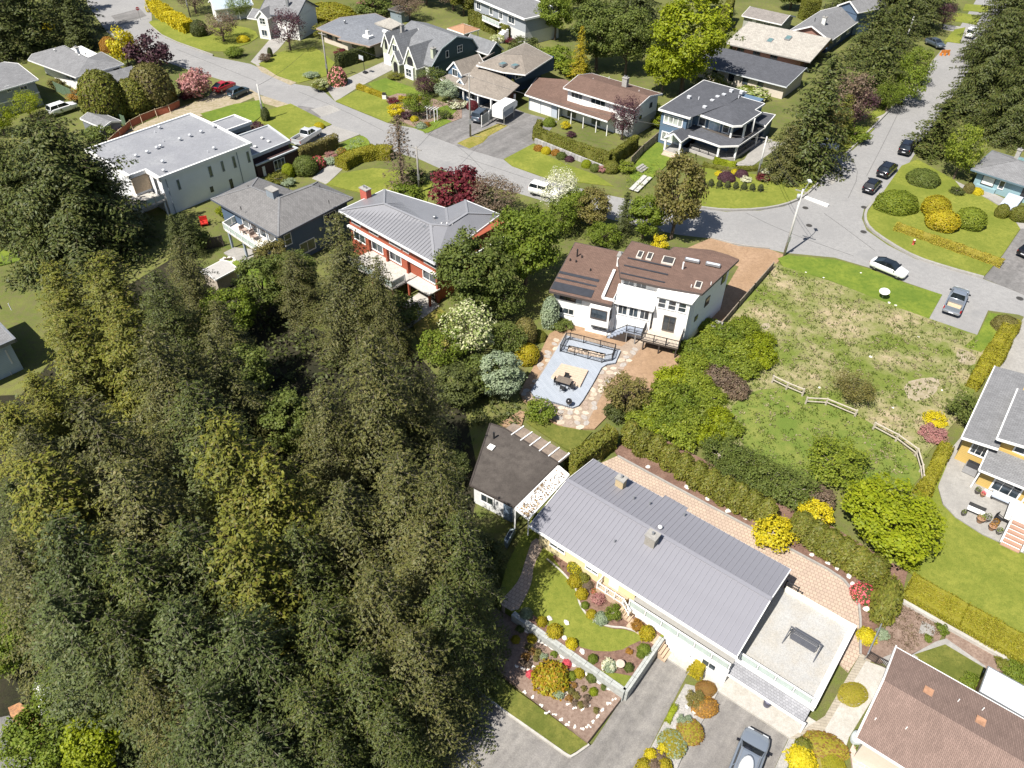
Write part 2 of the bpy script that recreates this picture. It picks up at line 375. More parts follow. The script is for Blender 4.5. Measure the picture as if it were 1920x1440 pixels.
def hedge_geo(seed,pts,w,h,leaf=.16,dens=70,jit=.5,upright=True,wob=.06,cols=0,aspect=.5,h2=None):
    """clipped hedge along a polyline; cols>0 gives the ribbed look of columns grown side by side (spacing in m)"""
    rng=np.random.default_rng(seed);pts=[np.array(p,float)for p in pts];P=[];N=[];mb=MB();acc=0
    tot=sum(np.linalg.norm(b-a)for a,b in zip(pts[:-1],pts[1:]))
    for a,b in zip(pts[:-1],pts[1:]):
        L=np.linalg.norm(b-a);d=(b-a)/L;nrm=np.array([-d[1],d[0]])
        ha=h+((h2 or h)-h)*acc/tot;hb=h+((h2 or h)-h)*(acc+L)/tot
        for kind,area in(('t',L*w),('l',L*h),('r',L*h),('e',w*h),('f',w*h)):
            n=int(area*dens*1.9);s=rng.uniform(-.02,1.02,n);q=rng.uniform(-1,1,n);hh=ha+(hb-ha)*s
            z=rng.uniform(.02,1,n)*hh
            if kind=='t':o=q*w/2;z=hh-.10*w*np.abs(q)**3;nv=np.tile([0,0,1.],(n,1))
            elif kind in 'lr':
                sg=1 if kind=='l' else-1;o=np.full(n,sg*w/2.0);o=o*(1-.12*(z/hh)**4)
                nv=np.stack([np.full(n,nrm[0]*sg),np.full(n,nrm[1]*sg),np.full(n,.25)],1)
            else:
                s=np.full(n,0.0 if kind=='e' else 1.0);o=q*w/2;sg=-1 if kind=='e' else 1
                nv=np.stack([np.full(n,d[0]*sg),np.full(n,d[1]*sg),np.full(n,.25)],1)
            x=s*L;wv=wob*(np.sin((x+acc)*2.1+seed)+np.sin((x+acc)*.83+2)+.8*np.sin((x+acc)*3.7+z*2.2))
            if cols:
                ph=((x+acc)%cols)/cols-.5;rib=1-1.6*np.abs(ph)**2.2
                if kind in 'lr':o=o*(.72+.28*rib)
                else:z=z-(0 if kind in 'ef' else 1)*.38*(1-rib)*cols
            if kind in 'lr':o=o+np.sign(o)*wv
            elif kind=='t':z=z+wv
            o=o+rng.normal(0,.025,n)
            P.append(np.stack([a[0]+d[0]*x+nrm[0]*o,a[1]+d[1]*x+nrm[1]*o,np.maximum(z,.02)],1));N.append(nv)
        i=w*.42
        c=[a+nrm*i+d*.08,a-nrm*i+d*.08,b-nrm*i-d*.08,b+nrm*i-d*.08]
        hc=(ha+hb)/2*.9 if not cols else h*.8
        mb.prism([tuple(p)for p in c],0.0,hc);acc+=L
    P=np.concatenate(P);N=np.concatenate(N)
    T=np.tile([0,0,1.],(len(P),1))if upright else None
    return leaf_cards(P,N,leaf*1.15,rng,aspect,jit,True,T),mb
INNER=plain('hedge body inside',(.075,.075,.018),.95,var=.3)
def BODY(leaf):return plain('body of '+leaf.name,sc(LEAFC[leaf.name],.8),.95,var=.25,scale=5)
GBARK=plain('grey bark',(.14,.12,.095),.9,var=.3,scale=5)

L_FIR=leaf_mat('fir needles',[(0.08,0.086,0.022),(0.112,0.112,0.03),(0.05,0.058,0.016),(0.15,0.13,0.046)],0.08)
L_FIRG=leaf_mat('green fir needles',[(0.055,0.076,0.015),(0.084,0.1,0.022),(0.036,0.05,0.011),(0.112,0.112,0.028)],0.08)
L_FIRB=leaf_mat('blue green needles',[(0.055,0.076,0.02),(0.082,0.104,0.028),(0.038,0.053,0.015),(0.105,0.114,0.036)],0.08)
L_CEDAR=leaf_mat('golden green cedar sprays',[(0.125,0.138,0.018),(0.165,0.168,0.024),(0.085,0.098,0.015),(0.185,0.155,0.03)],0.15)
L_CEDR=leaf_mat('cedar sprays',[(0.145,0.16,0.022),(0.185,0.195,0.028),(0.11,0.125,0.02),(0.2,0.17,0.04)],0.3)
L_DARK=leaf_mat('dark evergreen leaves',[(0.06,0.075,0.02),(0.09,0.105,0.028),(0.048,0.06,0.018)],0.2)
L_GREEN=leaf_mat('green leaves',[(0.13,0.19,0.02),(0.185,0.24,0.026),(0.1,0.145,0.018),(0.22,0.25,0.04)],0.38)
L_MID=leaf_mat('mid green leaves',[(0.105,0.14,0.03),(0.14,0.18,0.036),(0.08,0.105,0.024),(0.18,0.2,0.05)],0.35)
L_LIME=leaf_mat('lime leaves',[(.21,.26,.010),(.26,.30,.012),(.16,.21,.010),(.30,.32,.02)],.35)
L_YEL=leaf_mat('yellow leaves',[(.52,.42,.012),(.62,.50,.02),(.42,.36,.012),(.50,.46,.03)],.3)
L_GOLD=leaf_mat('golden clipped leaves',[(.32,.27,.012),(.40,.33,.015),(.24,.22,.012),(.36,.24,.02)],.25)
L_HEDGE=leaf_mat('clipped yellow green hedge',[(0.22,0.21,0.014),(0.28,0.26,0.018),(0.17,0.175,0.014),(0.26,0.2,0.024)],0.2)
L_OCHRE=leaf_mat('ochre mown hedge top',[(.26,.23,.022),(.32,.27,.03),(.20,.19,.018),(.30,.22,.05)],.2)
L_RUST=leaf_mat('rusty brown shrub leaves',[(.23,.115,.035),(.28,.145,.045),(.18,.10,.03),(.26,.17,.03)],.2)
L_RED=leaf_mat('dark red maple leaves',[(.115,.018,.026),(.15,.022,.03),(.08,.014,.022),(.17,.035,.04)],.3)
L_PURP=leaf_mat('purple plum leaves',[(0.07,0.03,0.042),(0.1,0.04,0.056),(0.05,0.024,0.034),(0.13,0.07,0.075)],0.25)
L_BROWN=leaf_mat('brown pink budding twigs',[(.16,.11,.08),(.20,.145,.105),(.12,.08,.06),(.19,.16,.09)],.25)
L_ORNG=leaf_mat('orange brown leaves',[(.30,.14,.02),(.36,.19,.03),(.24,.12,.02)],.25)
L_PINK=leaf_mat('pink blossom',[(.60,.20,.22),(.68,.28,.28),(.50,.14,.18),(.62,.30,.22)],.2)
L_MAG=leaf_mat('red pink blossom',[(.62,.07,.11),(.70,.13,.18),(.52,.05,.09),(.66,.20,.18)],.2)
L_ROSE=leaf_mat('dusky pink twigs',[(.34,.15,.15),(.42,.20,.19),(.27,.12,.12),(.38,.24,.19)],.2)
L_WHITE=leaf_mat('white blossom',[(.62,.60,.46),(.72,.70,.58),(.52,.52,.36),(.30,.34,.14)],.2)
L_CREAMF=leaf_mat('cream flower heads',[(.50,.50,.30),(.60,.58,.36),(.24,.30,.09),(.20,.27,.06)],.25)
L_SILV=leaf_mat('silver green leaves',[(.24,.30,.19),(.30,.35,.24),(.18,.24,.13)],.25)
L_OLIVE=leaf_mat('olive brown leaves',[(0.155,0.14,0.036),(0.2,0.175,0.048),(0.12,0.115,0.03),(0.22,0.17,0.07)],0.25)
L_BRAM=leaf_mat('bramble leaves',[(0.155,0.21,0.022),(0.23,0.275,0.028),(0.115,0.155,0.018),(0.3,0.33,0.04)],0.38)
L_MIXY=leaf_mat('yellow orange berry leaves',[(.26,.25,.012),(.36,.31,.014),(.40,.19,.02),(.18,.20,.012)],.25)

_GEO={}
def geo(key,fn,leaf,wood=BARK):
    """caches the leaf mesh and the wood mesh of a plant shape"""
    if key not in _GEO:
        V,mb=fn();_GEO[key]=(quads_mesh('leaves',V,4,leaf),mb.mesh('limbs',wood))
    return _GEO[key]
def plant(name,label,cat,key,fn,leaf,loc,rz=0.,scale=(1,1,1),group=None,wood=BARK,parts=('trunk','crown'),extra=None):
    lm,wm=geo(key,fn,leaf,wood)
    t=thing(name,label,cat,loc,rz,group);t.scale=scale if hasattr(scale,'__len__')else(scale,)*3
    w=link(parts[0],wm,t);c=link(parts[1],lm,t)
    for o,m in((c,leaf),(w,wood)):
        o.material_slots[0].link='OBJECT';o.material_slots[0].material=m
    if extra: # (name, key, fn, mat): blossom over the leaves
        em,_=geo(extra[1],extra[2],extra[3]);e=link(extra[0],em,t)
        e.material_slots[0].link='OBJECT';e.material_slots[0].material=extra[3]
    return t
# shapes on hand (each built once, at the height and radius given, then scaled)
FIRS=[('fir a',lambda:conifer(1,22,5.6,200,.27,.34,.44,1.5,power=.62,wild=.12),22,5.6),('fir b',lambda:conifer(2,24,5.2,210,.26,.26,.44,1.5,power=.66,wild=.2),24,5.2),
        ('fir c',lambda:conifer(3,20,5.8,180,.28,.38,.48,1.5,power=.55,wild=.22),20,5.8),('fir d',lambda:conifer(4,23,5.0,210,.26,.24,.44,1.5,lift=.7,power=.6,wild=.15),23,5.0)]
CEDS=[('cedar a',lambda:conifer(5,18,3.9,190,.30,.12,.42,1.5,lift=.9,power=.62,wild=.14),18,3.9),
        ('cedar b',lambda:conifer(6,16,3.6,170,.30,.1,.42,1.6,lift=1.0,power=.55,wild=.16),16,3.6)]
SPRUCE=[('spruce a',lambda:conifer(7,16,3.4,170,.38,.18,.42,1.25,lift=.8),16,3.4),('spruce b',lambda:conifer(8,15,4.4,150,.42,.16,.45,1.2,lift=.6,power=.6,wild=.1),15,4.4)]
BROAD=[('broad a',lambda:broadleaf(21,10,4.2,95,120,.30,.95,.22),10,4.2),('broad b',lambda:broadleaf(22,10,3.6,90,115,.30,.85,.2,'egg'),10,3.6),
         ('broad c',lambda:broadleaf(23,12,4.6,110,120,.32,1.05,.18,'round',flat=.6),12,4.6)]
AIRY=[('airy a',lambda:broadleaf(31,6,2.8,60,70,.20,.75,.2,'spread',aspect=.5),6,2.8),('airy b',lambda:broadleaf(32,5,2.6,52,85,.22,.7,.12,'round',aspect=.6),5,2.6)]
SMALL=[('small a',lambda:broadleaf(41,2.4,1.3,34,75,.17,.42,.08,'round',limbs=5),2.4,1.3),('small b',lambda:broadleaf(42,2.0,1.4,32,80,.16,.42,.05,'spread',limbs=5),2.0,1.4)]
ROUND=[('clip a',lambda:clipped(51,1.5,1.5,2.2,.17,210,.05),2.2,1.5),('clip b',lambda:clipped(52,1.2,1.2,2.4,.16,220,.05,shape='ball'),2.4,1.2)]
TINY=[('tiny a',lambda:clipped(61,.5,.5,.6,.10,520,.12,.7),.6,.5),('tiny b',lambda:broadleaf(62,.7,.5,16,60,.11,.2,.05,'round',limbs=3),.7,.5)]
COLUM=[('column a',lambda:clipped(71,.65,.65,2.9,.2,190,.10,.45,'ball',1,.45),2.9,.65),('column b',lambda:clipped(72,.75,.7,2.7,.2,190,.12,.45,'ball',1,.45),2.7,.7)]
def BLOOM(key,h,r,n=260,size=.24):
    return('blossom',key,lambda:(clipped(sum(map(ord,key)),r*1.04,r*1.04,h*1.03,size,n/(math.pi*r*r+2*math.pi*r*h*.8),.06,.5)[0],MB()),None)

def tree(kind,i,label,at,h,r,leaf,name='tree',cat='tree',group=None,rz=None,base=0.0,wood=BARK,parts=('trunk','crown'),top=False,extra=None):
    """at = photograph point of the foot (or of the top when top=True); h, r in metres"""
    key,fn,H0,R0=kind[i%len(kind)]
    p=G(at[0],at[1],h+base)if top else G(at[0],at[1],base)
    rz=RNG.uniform(0,6.28)if rz is None else rz
    rr=r if hasattr(r,'__len__')else(r,r);wood=GBARK if kind is FIRS else wood
    return plant(name,label,cat,key,fn,leaf,(p[0],p[1],base),rz,(rr[0]/R0,rr[1]/R0,h/H0),group,wood,parts,extra)
SH=('stems','foliage')
def shrub(kind,i,label,at,h,r,leaf,cat='shrub',name='shrub',group=None,base=0.,rz=None,bloom=None,wood=None):
    """at = photograph point of the middle of the shrub"""
    key,fn,H0,R0=kind[i%len(kind)]
    wood=wood or(BODY(leaf)if kind in(ROUND,COLUM)or 'tiny a'==key else TWIG)
    p=G(at[0],at[1],base+h*.5)
    ex=None
    if bloom:
        k2='bloom of '+key
        if key in('clip a','clip b','tiny a'):
            ex=('blossom',k2,lambda:(clipped(len(key)+7,R0*1.05,R0*1.05,H0*1.05,R0*.17,38/R0**2,.06,.5,aspect=.9)[0],MB()),bloom)
        else:
            ex=('blossom',k2,lambda:(broadleaf(91,H0*1.05,R0*1.06,40,22,R0*.15,R0*.3,.15,'round',limbs=1,aspect=.95)[0],MB()),bloom)
    rr=r if hasattr(r,'__len__')else(r,r)
    return plant(name,label,cat,key,fn,leaf,(p[0],p[1],base),RNG.uniform(0,6.28)if rz is None else rz,(rr[0]/R0,rr[1]/R0,h/H0),group,wood,SH,ex)
_hs=[100]
def hedge(label,px,w,h,leaf,dens=70,size=.16,base=0.,cat='hedge',top=False,cols=0,group=None,wob=.06,upright=True,h2=None,closed=False):
    """px: photograph points along the middle of the hedge top (top=True) or of its foot"""
    pts=[G(u,v,base+(h if top else 0))for u,v in px];o=pts[0];_hs[0]+=1
    V,mb=hedge_geo(_hs[0],[p-o for p in pts],w,h,size,dens,.5,upright,wob,cols,h2=h2)
    t=thing('hedge',label,cat,(o[0],o[1],base),0,group)
    mb.build('stems',BODY(leaf),t);link('foliage',quads_mesh('hedge leaves',V,4,leaf),t);return t
# ------------------------------------------------------------------ the ground and everything laid on it
mb=MB();mb.prism([(-700,-200),(700,-200),(700,900),(-700,900)],None,0);tag(mb.build('ground',YARD),'rough grass and soil between the houses',None,None,'structure')
_lay=[0]
def chaikin(p,n=2):
    for _ in range(n):
        q=[]
        for i in range(len(p)):
            a,b=p[i],p[(i+1)%len(p)]
            q+=[(a[0]*.75+b[0]*.25,a[1]*.75+b[1]*.25),(a[0]*.25+b[0]*.75,a[1]*.25+b[1]*.75)]
        p=q
    return p
def patch(name,mat,*polys,z=None,soft=0,base=0.0,extra=0.0):
    _lay[0]+=1;zz=(0.008+.004*_lay[0]if z is None else z)+extra
    m=MB()
    for poly in polys:
        p=[tuple(G(u,v,base+(z or 0)))for u,v in poly]
        if soft:p=chaikin(p,soft)
        m.prism(p,0.0,base+zz)
    return tag(m.build(name,mat),None,None,None,'structure')
def strip(name,mat,px,w,h,z=0.0,label=None,soft=1,closed=False):
    """kerb or edging: a low solid ridge along a photograph polyline"""
    p=[tuple(G(u,v,z))for u,v in px]
    for _ in range(soft):
        q=[p[0]]
        for a,b in zip(p[:-1],p[1:]):q+=[(a[0]*.75+b[0]*.25,a[1]*.75+b[1]*.25),(a[0]*.25+b[0]*.75,a[1]*.25+b[1]*.75)]
        p=q+[p[-1]]
    p=[np.array(a)for a in p];L=[];R=[]
    for i,a in enumerate(p):
        d=p[min(i+1,len(p)-1)]-p[max(i-1,0)];d=d/(np.linalg.norm(d)+1e-9);n=np.array([-d[1],d[0]])*w/2
        L.append(a+n);R.append(a-n)
    m=MB();m.prism([tuple(a)for a in L]+[tuple(a)for a in R[::-1]],0.0,z+h)
    return m,m.build(name,mat)
def kerb(px,w=.22,h=.15,z=0.,soft=1,mat=None):
    _,o=strip('kerb',mat or CONC,px,w,h+.2,z,soft=soft);return tag(o,None,None,None,'structure')

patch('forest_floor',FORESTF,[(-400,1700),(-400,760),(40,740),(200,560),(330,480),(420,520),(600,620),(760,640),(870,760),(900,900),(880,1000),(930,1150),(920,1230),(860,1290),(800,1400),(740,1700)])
patch('street',ASPH,
      [(283,-5),(285,45),(310,72),(400,106),(470,120),(555,158),(600,165),(629,191),(727,231),(790,243),(797,251),(860,262),(945,300),(960,312),(1030,337),(1120,362),(1200,378),(1307,391),
       (1332,447),(1270,440),(1180,420),(1080,395),(980,365),(900,345),(827,317),(790,300),(740,285),(692,268),(675,252),(622,235),(555,200),(480,175),(415,150),(360,133),(280,105),(200,60),(165,10),(160,-5)],
      [(1307,391),(1360,397),(1425,395),(1470,387),(1500,375),(1520,360),(1562,315),(1662,215),(1710,160),(1760,100),(1800,50),(1830,0),(1850,-20),(1905,-20),(1870,40),(1840,90),(1800,160),(1765,210),(1702,310),(1655,360),(1620,392),
       (1616,410),(1625,432),(1665,460),(1715,485),(1777,505),(1840,522),(1920,552),(2050,600),(2050,645),(1910,590),(1852,582),(1765,552),(1700,530),(1630,502),(1565,483),(1472,474),(1440,467),(1385,462),(1332,447)])
patch('street_patch',ASPHD,[(208,30),(262,16),(275,30),(225,48)],[(560,198),(612,206),(600,222),(552,210)])
patch('street_patch',CONC,[(583,205),(623,196),(640,206),(603,220)],[(1552,340),(1562,332),(1570,337),(1560,347)])
patch('court',ASPHB,[(700,1500),(790,1400),(840,1325),(880,1280),(952,1340),(1066,1420),(1110,1396),(1167,1309),(1237,1227),(1290,1262),(1275,1290),(1190,1460),(1170,1500)],soft=0)
patch('driveway',ASPHB,[(1346,1296),(1478,1384),(1425,1500),(1245,1500),(1285,1405),(1322,1345)])
patch('driveway',ASPHD,[(797,251),(862,203),(885,180),(935,192),(985,212),(1045,228),(1020,258),(1000,270),(945,300),(860,275)])
patch('driveway',CONC,[(610,163),(640,152),(728,112),(738,130),(668,166),(629,191)],[(548,287),(560,262),(600,242),(622,235),(675,252),(635,268),(560,302)],[(470,116),(505,75),(520,58),(545,66),(520,95),(485,124)])
patch('path',CONC,[(585,335),(612,346),(642,318),(637,303),(692,285),(680,278),(630,296)])
patch('parking_pad',DIRTT,[(388,182),(415,158),(470,168),(488,178),(440,198),(415,196)])
patch('verge',DIRTT,[(198,268),(250,240),(330,205),(395,180),(440,197),(400,210),(330,235),(270,258),(215,285)],[(480,122),(520,135),(556,155),(545,160),(490,135)],[(470,176),(500,182),(560,202),(545,208),(480,190)])
patch('verge',LAWNY,[(857,269),(885,256),(915,258),(905,268),(880,279)],[(885,254),(935,232),(952,236),(912,258)])
patch('parking_pad',ASPH,[(1765,551),(1853,581),(1832,628),(1741,600)])
patch('driveway',ASPHD,[(1843,522),(1878,482),(1915,428),(1990,430),(2010,590),(1920,553)])
patch('driveway',CONC,[(1452,282),(1470,268),(1420,262),(1395,300),(1345,322),(1374,310),(1410,312)],[(1655,212),(1690,190),(1672,205),(1650,222),(1618,218)],[(1525,300),(1545,285),(1590,288),(1562,314)],[(1760,45),(1835,55),(1825,65),(1770,56)])
patch('driveway',DIRT,[(1290,465),(1332,447),(1385,462),(1442,468),(1470,478),(1445,508),(1385,570),(1345,620),(1320,640),(1350,560),(1385,500),(1330,478)])
patch('driveway',CONC,[(1872,690),(1890,648),(1925,585),(2000,600),(2000,720)])
# lawns
patch('lawn',LAWN,[(278,40),(300,38),(345,55),(420,45),(478,55),(487,75),(400,104),(310,72),(284,48)],soft=1)
patch('lawn',LAWN,[(485,120),(525,98),(590,88),(628,118),(612,143),(560,156),(520,143)])
patch('lawn',LAWNG,[(690,157),(722,147),(775,165),(795,180),(742,182),(708,174)])
patch('lawn',LAWN,[(629,190),(670,170),(722,186),(770,203),(748,225),(727,230)])
patch('garden_bed',BED,[(722,184),(745,176),(790,178),(866,205),(866,222),(800,248),(748,226)])
patch('lawn',LAWNG,[(812,206),(838,198),(857,208),(846,218),(818,216)],[(775,240),(830,222),(848,228),(802,250)])
patch('lawn',LAWN,[(945,299),(1000,270),(1016,288),(1060,308),(1120,330),(1150,350),(1030,336),(960,312)])
patch('lawn',LAWN,[(500,208),(545,195),(622,234),(600,242),(556,262),(520,262),(478,232)])
patch('lawn',LAWNG,[(376,214),(405,206),(440,196),(490,188),(500,210),(470,235),(430,228),(392,226)])
patch('lawn',LAWNG,[(692,263),(676,253),(642,268),(628,286),(662,300),(694,276)],soft=1)
patch('lawn',LAWN,[(612,346),(640,326),(700,316),(762,322),(812,342),(800,380),(720,372),(650,356)])
patch('lawn',LAWN,[(1290,312),(1340,316),(1440,332),(1475,326),(1560,311),(1520,355),(1500,372),(1470,384),(1425,392),(1360,394),(1309,388),(1285,360)])
patch('lawn',LAWNG,[(1180,332),(1212,270),(1236,268),(1262,300),(1205,352)])
patch('lawn',LAWN,[(1562,290),(1585,272),(1625,236),(1640,242),(1598,282)],[(1625,218),(1655,200),(1662,212),(1632,226)],[(1790,56),(1810,52),(1800,82),(1770,78)],[(1795,25),(1840,30),(1830,47),(1780,38)],[(1810,8),(1860,12),(1850,24),(1805,20)])
patch('lawn',LAWN,[(1655,362),(1690,312),(1720,300),(1800,345),(1890,398),(1912,430),(1880,478),(1845,519),(1777,502),(1715,482),(1667,456),(1629,429),(1621,410),(1625,392)])
patch('path',CONC,[(1790,340),(1815,352),(1850,358),(1905,385),(1960,410),(1960,432),(1912,430),(1892,398),(1850,372),(1805,358)])
patch('rough_grass',WEEDY,[(1450,495),(1560,530),(1640,560),(1745,600),(1838,632),(1868,640),(1835,715),(1810,770),(1740,850),(1690,920),(1500,890),(1330,820),(1210,780),(1270,690),(1390,575)])
patch('lawn',LAWNG,[(1458,486),(1475,480),(1565,488),(1630,506),(1700,534),(1766,554),(1741,599),(1690,581),(1615,551),(1552,526),(1468,502)])
patch('lawn',LOTG,[(1366,760),(1440,722),(1560,752),(1640,800),(1705,845),(1735,885),(1700,925),(1500,900),(1400,850),(1372,800)],soft=2)
patch('bare_patch',DIRTT,[(1690,720),(1740,708),(1765,715),(1750,745),(1705,758)],[(1795,652),(1830,668),(1826,690),(1790,680)],[(1425,610),(1440,606),(1446,614),(1432,622)],soft=1)
patch('lawn',LAWNG,[(1853,588),(1885,592),(1868,640),(1838,662),(1806,652),(1834,628)])
patch('patio',CONC,[(1785,840),(1765,880),(1758,915),(1767,946),(1790,971),(1840,1003),(1920,1039),(2020,1090),(2020,800),(1900,700),(1866,680),(1800,822)],soft=0)
patch('lawn',LAWN,[(1775,872),(1735,905),(1718,1000),(1705,1075),(1920,1200),(2050,1280),(2050,1110),(1920,1041),(1840,1005),(1790,973),(1766,948),(1757,915)])
# the white house's yard
patch('patio',DIRT,[(1030,628),(1055,613),(1080,606),(1140,610),(1200,630),(1285,655),(1272,690),(1243,728),(1160,760),(1115,806),(1058,806),(1000,772),(980,752),(974,738),(1000,690)])
PATIO=patch('stone_patio',FLAG,[(1060,626),(1050,640),(994,733),(980,742),(986,752),(1012,768),(1058,803),(1096,804),(1140,720),(1165,697),(1186,672),(1212,644),(1190,632),(1165,652)])
patch('lawn',LAWND,[(985,792),(1012,785),(1045,800),(1110,812),(1075,850),(1058,842)])
patch('path',DIRT,[(938,795),(975,772),(985,775),(978,800),(945,802)],[(795,575),(800,572),(800,574),(797,578)])
patch('lawn',LAWNY,[(775,612),(822,578),(852,600),(852,665),(815,655),(785,640)])
patch('patio',CONCW,[(735,585),(795,545),(824,576),(775,611),(715,645)],[(255,462),(225,470),(180,452),(215,430),(250,450)])
patch('lawn',LAWNG,[(470,500),(440,478),(420,490),(458,520),(500,540),(520,520)],[(0,470),(28,460),(40,490),(0,500)],[(188,462),(215,458),(225,470),(205,480)])
patch('patio',CONC,[(440,466),(420,476),(470,505),(510,492),(480,470)],[(410,520),(440,500),(462,510),(440,530)])
# round the long house
patch('patio',PAVER,[(1110,878),(1158,857),(1407,992),(1480,1031),(1575,1082),(1600,1112),(1612,1142),(1612,1228),(1590,1262),(1470,1150),(1300,1040)])
patch('garden_bed',MULCH,[(1158,857),(1152,846),(1195,800),(1330,870),(1420,930),(1560,990),(1700,1075),(1680,1160),(1650,1240),(1612,1228),(1612,1142),(1600,1112),(1575,1082),(1480,1031),(1407,992)])
kerb([(1158,857),(1407,992),(1480,1031),(1575,1082),(1600,1112),(1612,1142),(1612,1228)],.16,.05,.12)
patch('apron',CONCW,[(1237,1227),(1254,1190),(1380,1262),(1540,1362),(1480,1386),(1346,1298),(1288,1262)])
patch('path',PAVERG,[(1612,1228),(1634,1238),(1556,1365),(1530,1402),(1480,1386),(1545,1345)])
patch('path',CONCW,[(1622,1242),(1668,1258),(1590,1385),(1568,1455),(1540,1500),(1480,1500),(1548,1365)])
patch('gravel_strip',GRAVEL,[(1284,1285),(1346,1298),(1322,1345),(1285,1405),(1245,1500),(1170,1500),(1240,1365)],[(1478,1386),(1500,1392),(1470,1450),(1440,1500),(1425,1500)])
patch('lawn',LAWNY,[(1500,1400),(1570,1400),(1545,1460),(1600,1500),(1470,1500)])
# bottom right yard
patch('garden_bed',BED,[(1690,1130),(1745,1158),(1772,1180),(1758,1205),(1700,1232),(1650,1245),(1622,1238),(1660,1170)])
patch('garden_bed',BED,[(1775,1182),(1895,1250),(1880,1262),(1850,1260),(1768,1207)])
patch('path',CONC,[(1690,1240),(1752,1206),(1772,1200),(1846,1252),(1842,1264),(1770,1216),(1715,1238)],[(1720,1190),(1727,1167),(1750,1178),(1752,1185),(1748,1195)],[(1648,1238),(1672,1228),(1668,1255)])
patch('lawn',LAWND,[(1712,1230),(1770,1211),(1845,1256),(1830,1278),(1812,1302)])
kerb([(1690,1131),(1772,1178),(1888,1242)],.3,.25,.1,0,CONCW)
patch('brick_terrace',brick_mat('pink terrace bricks',(.50,.34,.28),(.58,.42,.35),(.45,.42,.38),.5,.25,.03,rot=.5),[(1604,1384),(1700,1440),(1700,1500),(1600,1460),(1592,1408)])
# foreground terraces
ZL,ZU=.5,1.3
patch('lawn',LAWND,[(868,1290),(905,1245),(960,1292),(1000,1320),(1102,1398),(1068,1418),(952,1338),(878,1282)],soft=0)
kerb([(872,1280),(952,1340),(1040,1402),(1064,1419),(1072,1421),(1104,1398)],.15,.05,.0,1,CONCW)
patch('garden_bed',BED,[(920,1135),(1000,1180),(1172,1300),(1102,1391),(975,1289),(930,1255),(905,1200)],z=0,base=ZL)
patch('upper_lawn',LAWN,[(932,1128),(966,1152),(1172,1294),(1240,1196),(1300,1150),(1180,1060),(1080,1000),(1005,960),(975,1010),(950,1060)],z=0,base=ZU)
patch('garden_bed',MULCH,[(968,1152),(985,1140),(1015,1165),(1060,1195),(1100,1220),(1160,1222),(1190,1205),(1220,1195),(1236,1200),(1172,1292)],z=.012,base=ZU,soft=1)
patch('garden_bed',MULCH,[(1030,1035),(1055,1070),(1078,1100),(1085,1135),(1105,1160),(1140,1178),(1180,1180),(1225,1202),(1250,1180),(1180,1110),(1080,1040)],z=.016,base=ZU,soft=1)
patch('path',PAVER,[(1000,1005),(1022,1020),(1000,1060),(998,1090),(985,1120),(968,1150),(932,1130),(955,1110),(975,1085),(985,1050)],z=.02,base=ZU,soft=1)
kerb([(1025,1050),(1058,1078),(1082,1108),(1085,1135),(1105,1162),(1140,1178),(1178,1179),(1222,1203)],.14,.03,ZU-.2+.03,2,CONCW)
# bottom left corner drive with leaf litter
patch('driveway',ASPHD,[(-60,1360),(20,1345),(75,1400),(60,1440),(-60,1520)])
patch('leaf_litter',ground_mat('orange leaf litter',(.40,.19,.09),(.50,.28,.14),(.16,.10,.07),1.2,6,20,bump=.6),[(18,1330),(40,1320),(95,1372),(82,1398),(55,1380),(25,1352)])
# tar seams and a worn wheel band on the old asphalt
TAR=plain('tar seam',(.12,.118,.115),.8,var=.2)
for px in([(1545,400),(1580,425),(1640,470)],[(1400,400),(1450,425),(1520,452),(1600,480)],[(1600,300),(1610,330),(1590,372)],[(1690,200),(1660,262),(1625,330)],[(850,268),(880,292),(905,318)],[(915,255),(955,278)],[(560,172),(640,205),(720,246)],[(860,292),(960,325),(1020,345)],[(330,92),(420,128),(480,152)],[(880,215),(905,235),(925,262)]):
    _,o=strip('tar_seam',TAR,px,.07,.034,0,soft=1);tag(o,None,None,None,'structure')
# kerbs of the streets
kerb([(1309,390),(1360,396),(1425,394),(1470,386),(1500,374),(1520,359),(1562,314),(1662,214),(1705,166)],.3,.1)
kerb([(1655,362),(1625,392),(1620,410),(1629,430),(1667,457),(1715,484),(1777,504),(1843,522)],.35,.1)
kerb([(1332,447),(1385,461),(1442,467)],.2,.02)
kerb([(283,50),(310,73),(400,105)],.25,.1)
# loose paving stones of the stone patio, each its own piece
_rs=random.Random(5);_stone=[]
for k in range(7):
    m=MB();n=_rs.choice((5,6,6));a0=_rs.uniform(0,6)
    m.prism([((.46*_rs.uniform(.8,1.1))*math.cos(a0+6.283*i/n),(.36*_rs.uniform(.8,1.1))*math.sin(a0+6.283*i/n))for i in range(n)],0,.03)
    _stone.append(m.mesh('flagstone',plain('flagstone %d'%(k%4),[(.42,.345,.265),(.33,.30,.27),(.48,.40,.32),(.31,.24,.19)][k%4],.85,var=.25,scale=4)))
def inside(p,poly):
    c=False
    for i in range(len(poly)):
        a,b=poly[i],poly[i-1]
        if(a[1]>p[1])!=(b[1]>p[1])and p[0]<(b[0]-a[0])*(p[1]-a[1])/(b[1]-a[1])+a[0]:c=not c
    return c
_flag_areas=[[(1060,628),(1050,642),(996,735),(980,742),(1035,640)],[(1000,752),(1040,765),(1074,768),(1090,762),(1130,694),(1142,686),(1160,682),(1168,660),(1205,640),(1186,672),(1165,697),(1140,720),(1096,804),(1058,803),(1012,772)]]
zf=PATIO.data.vertices[0].co.z;_cnt=0
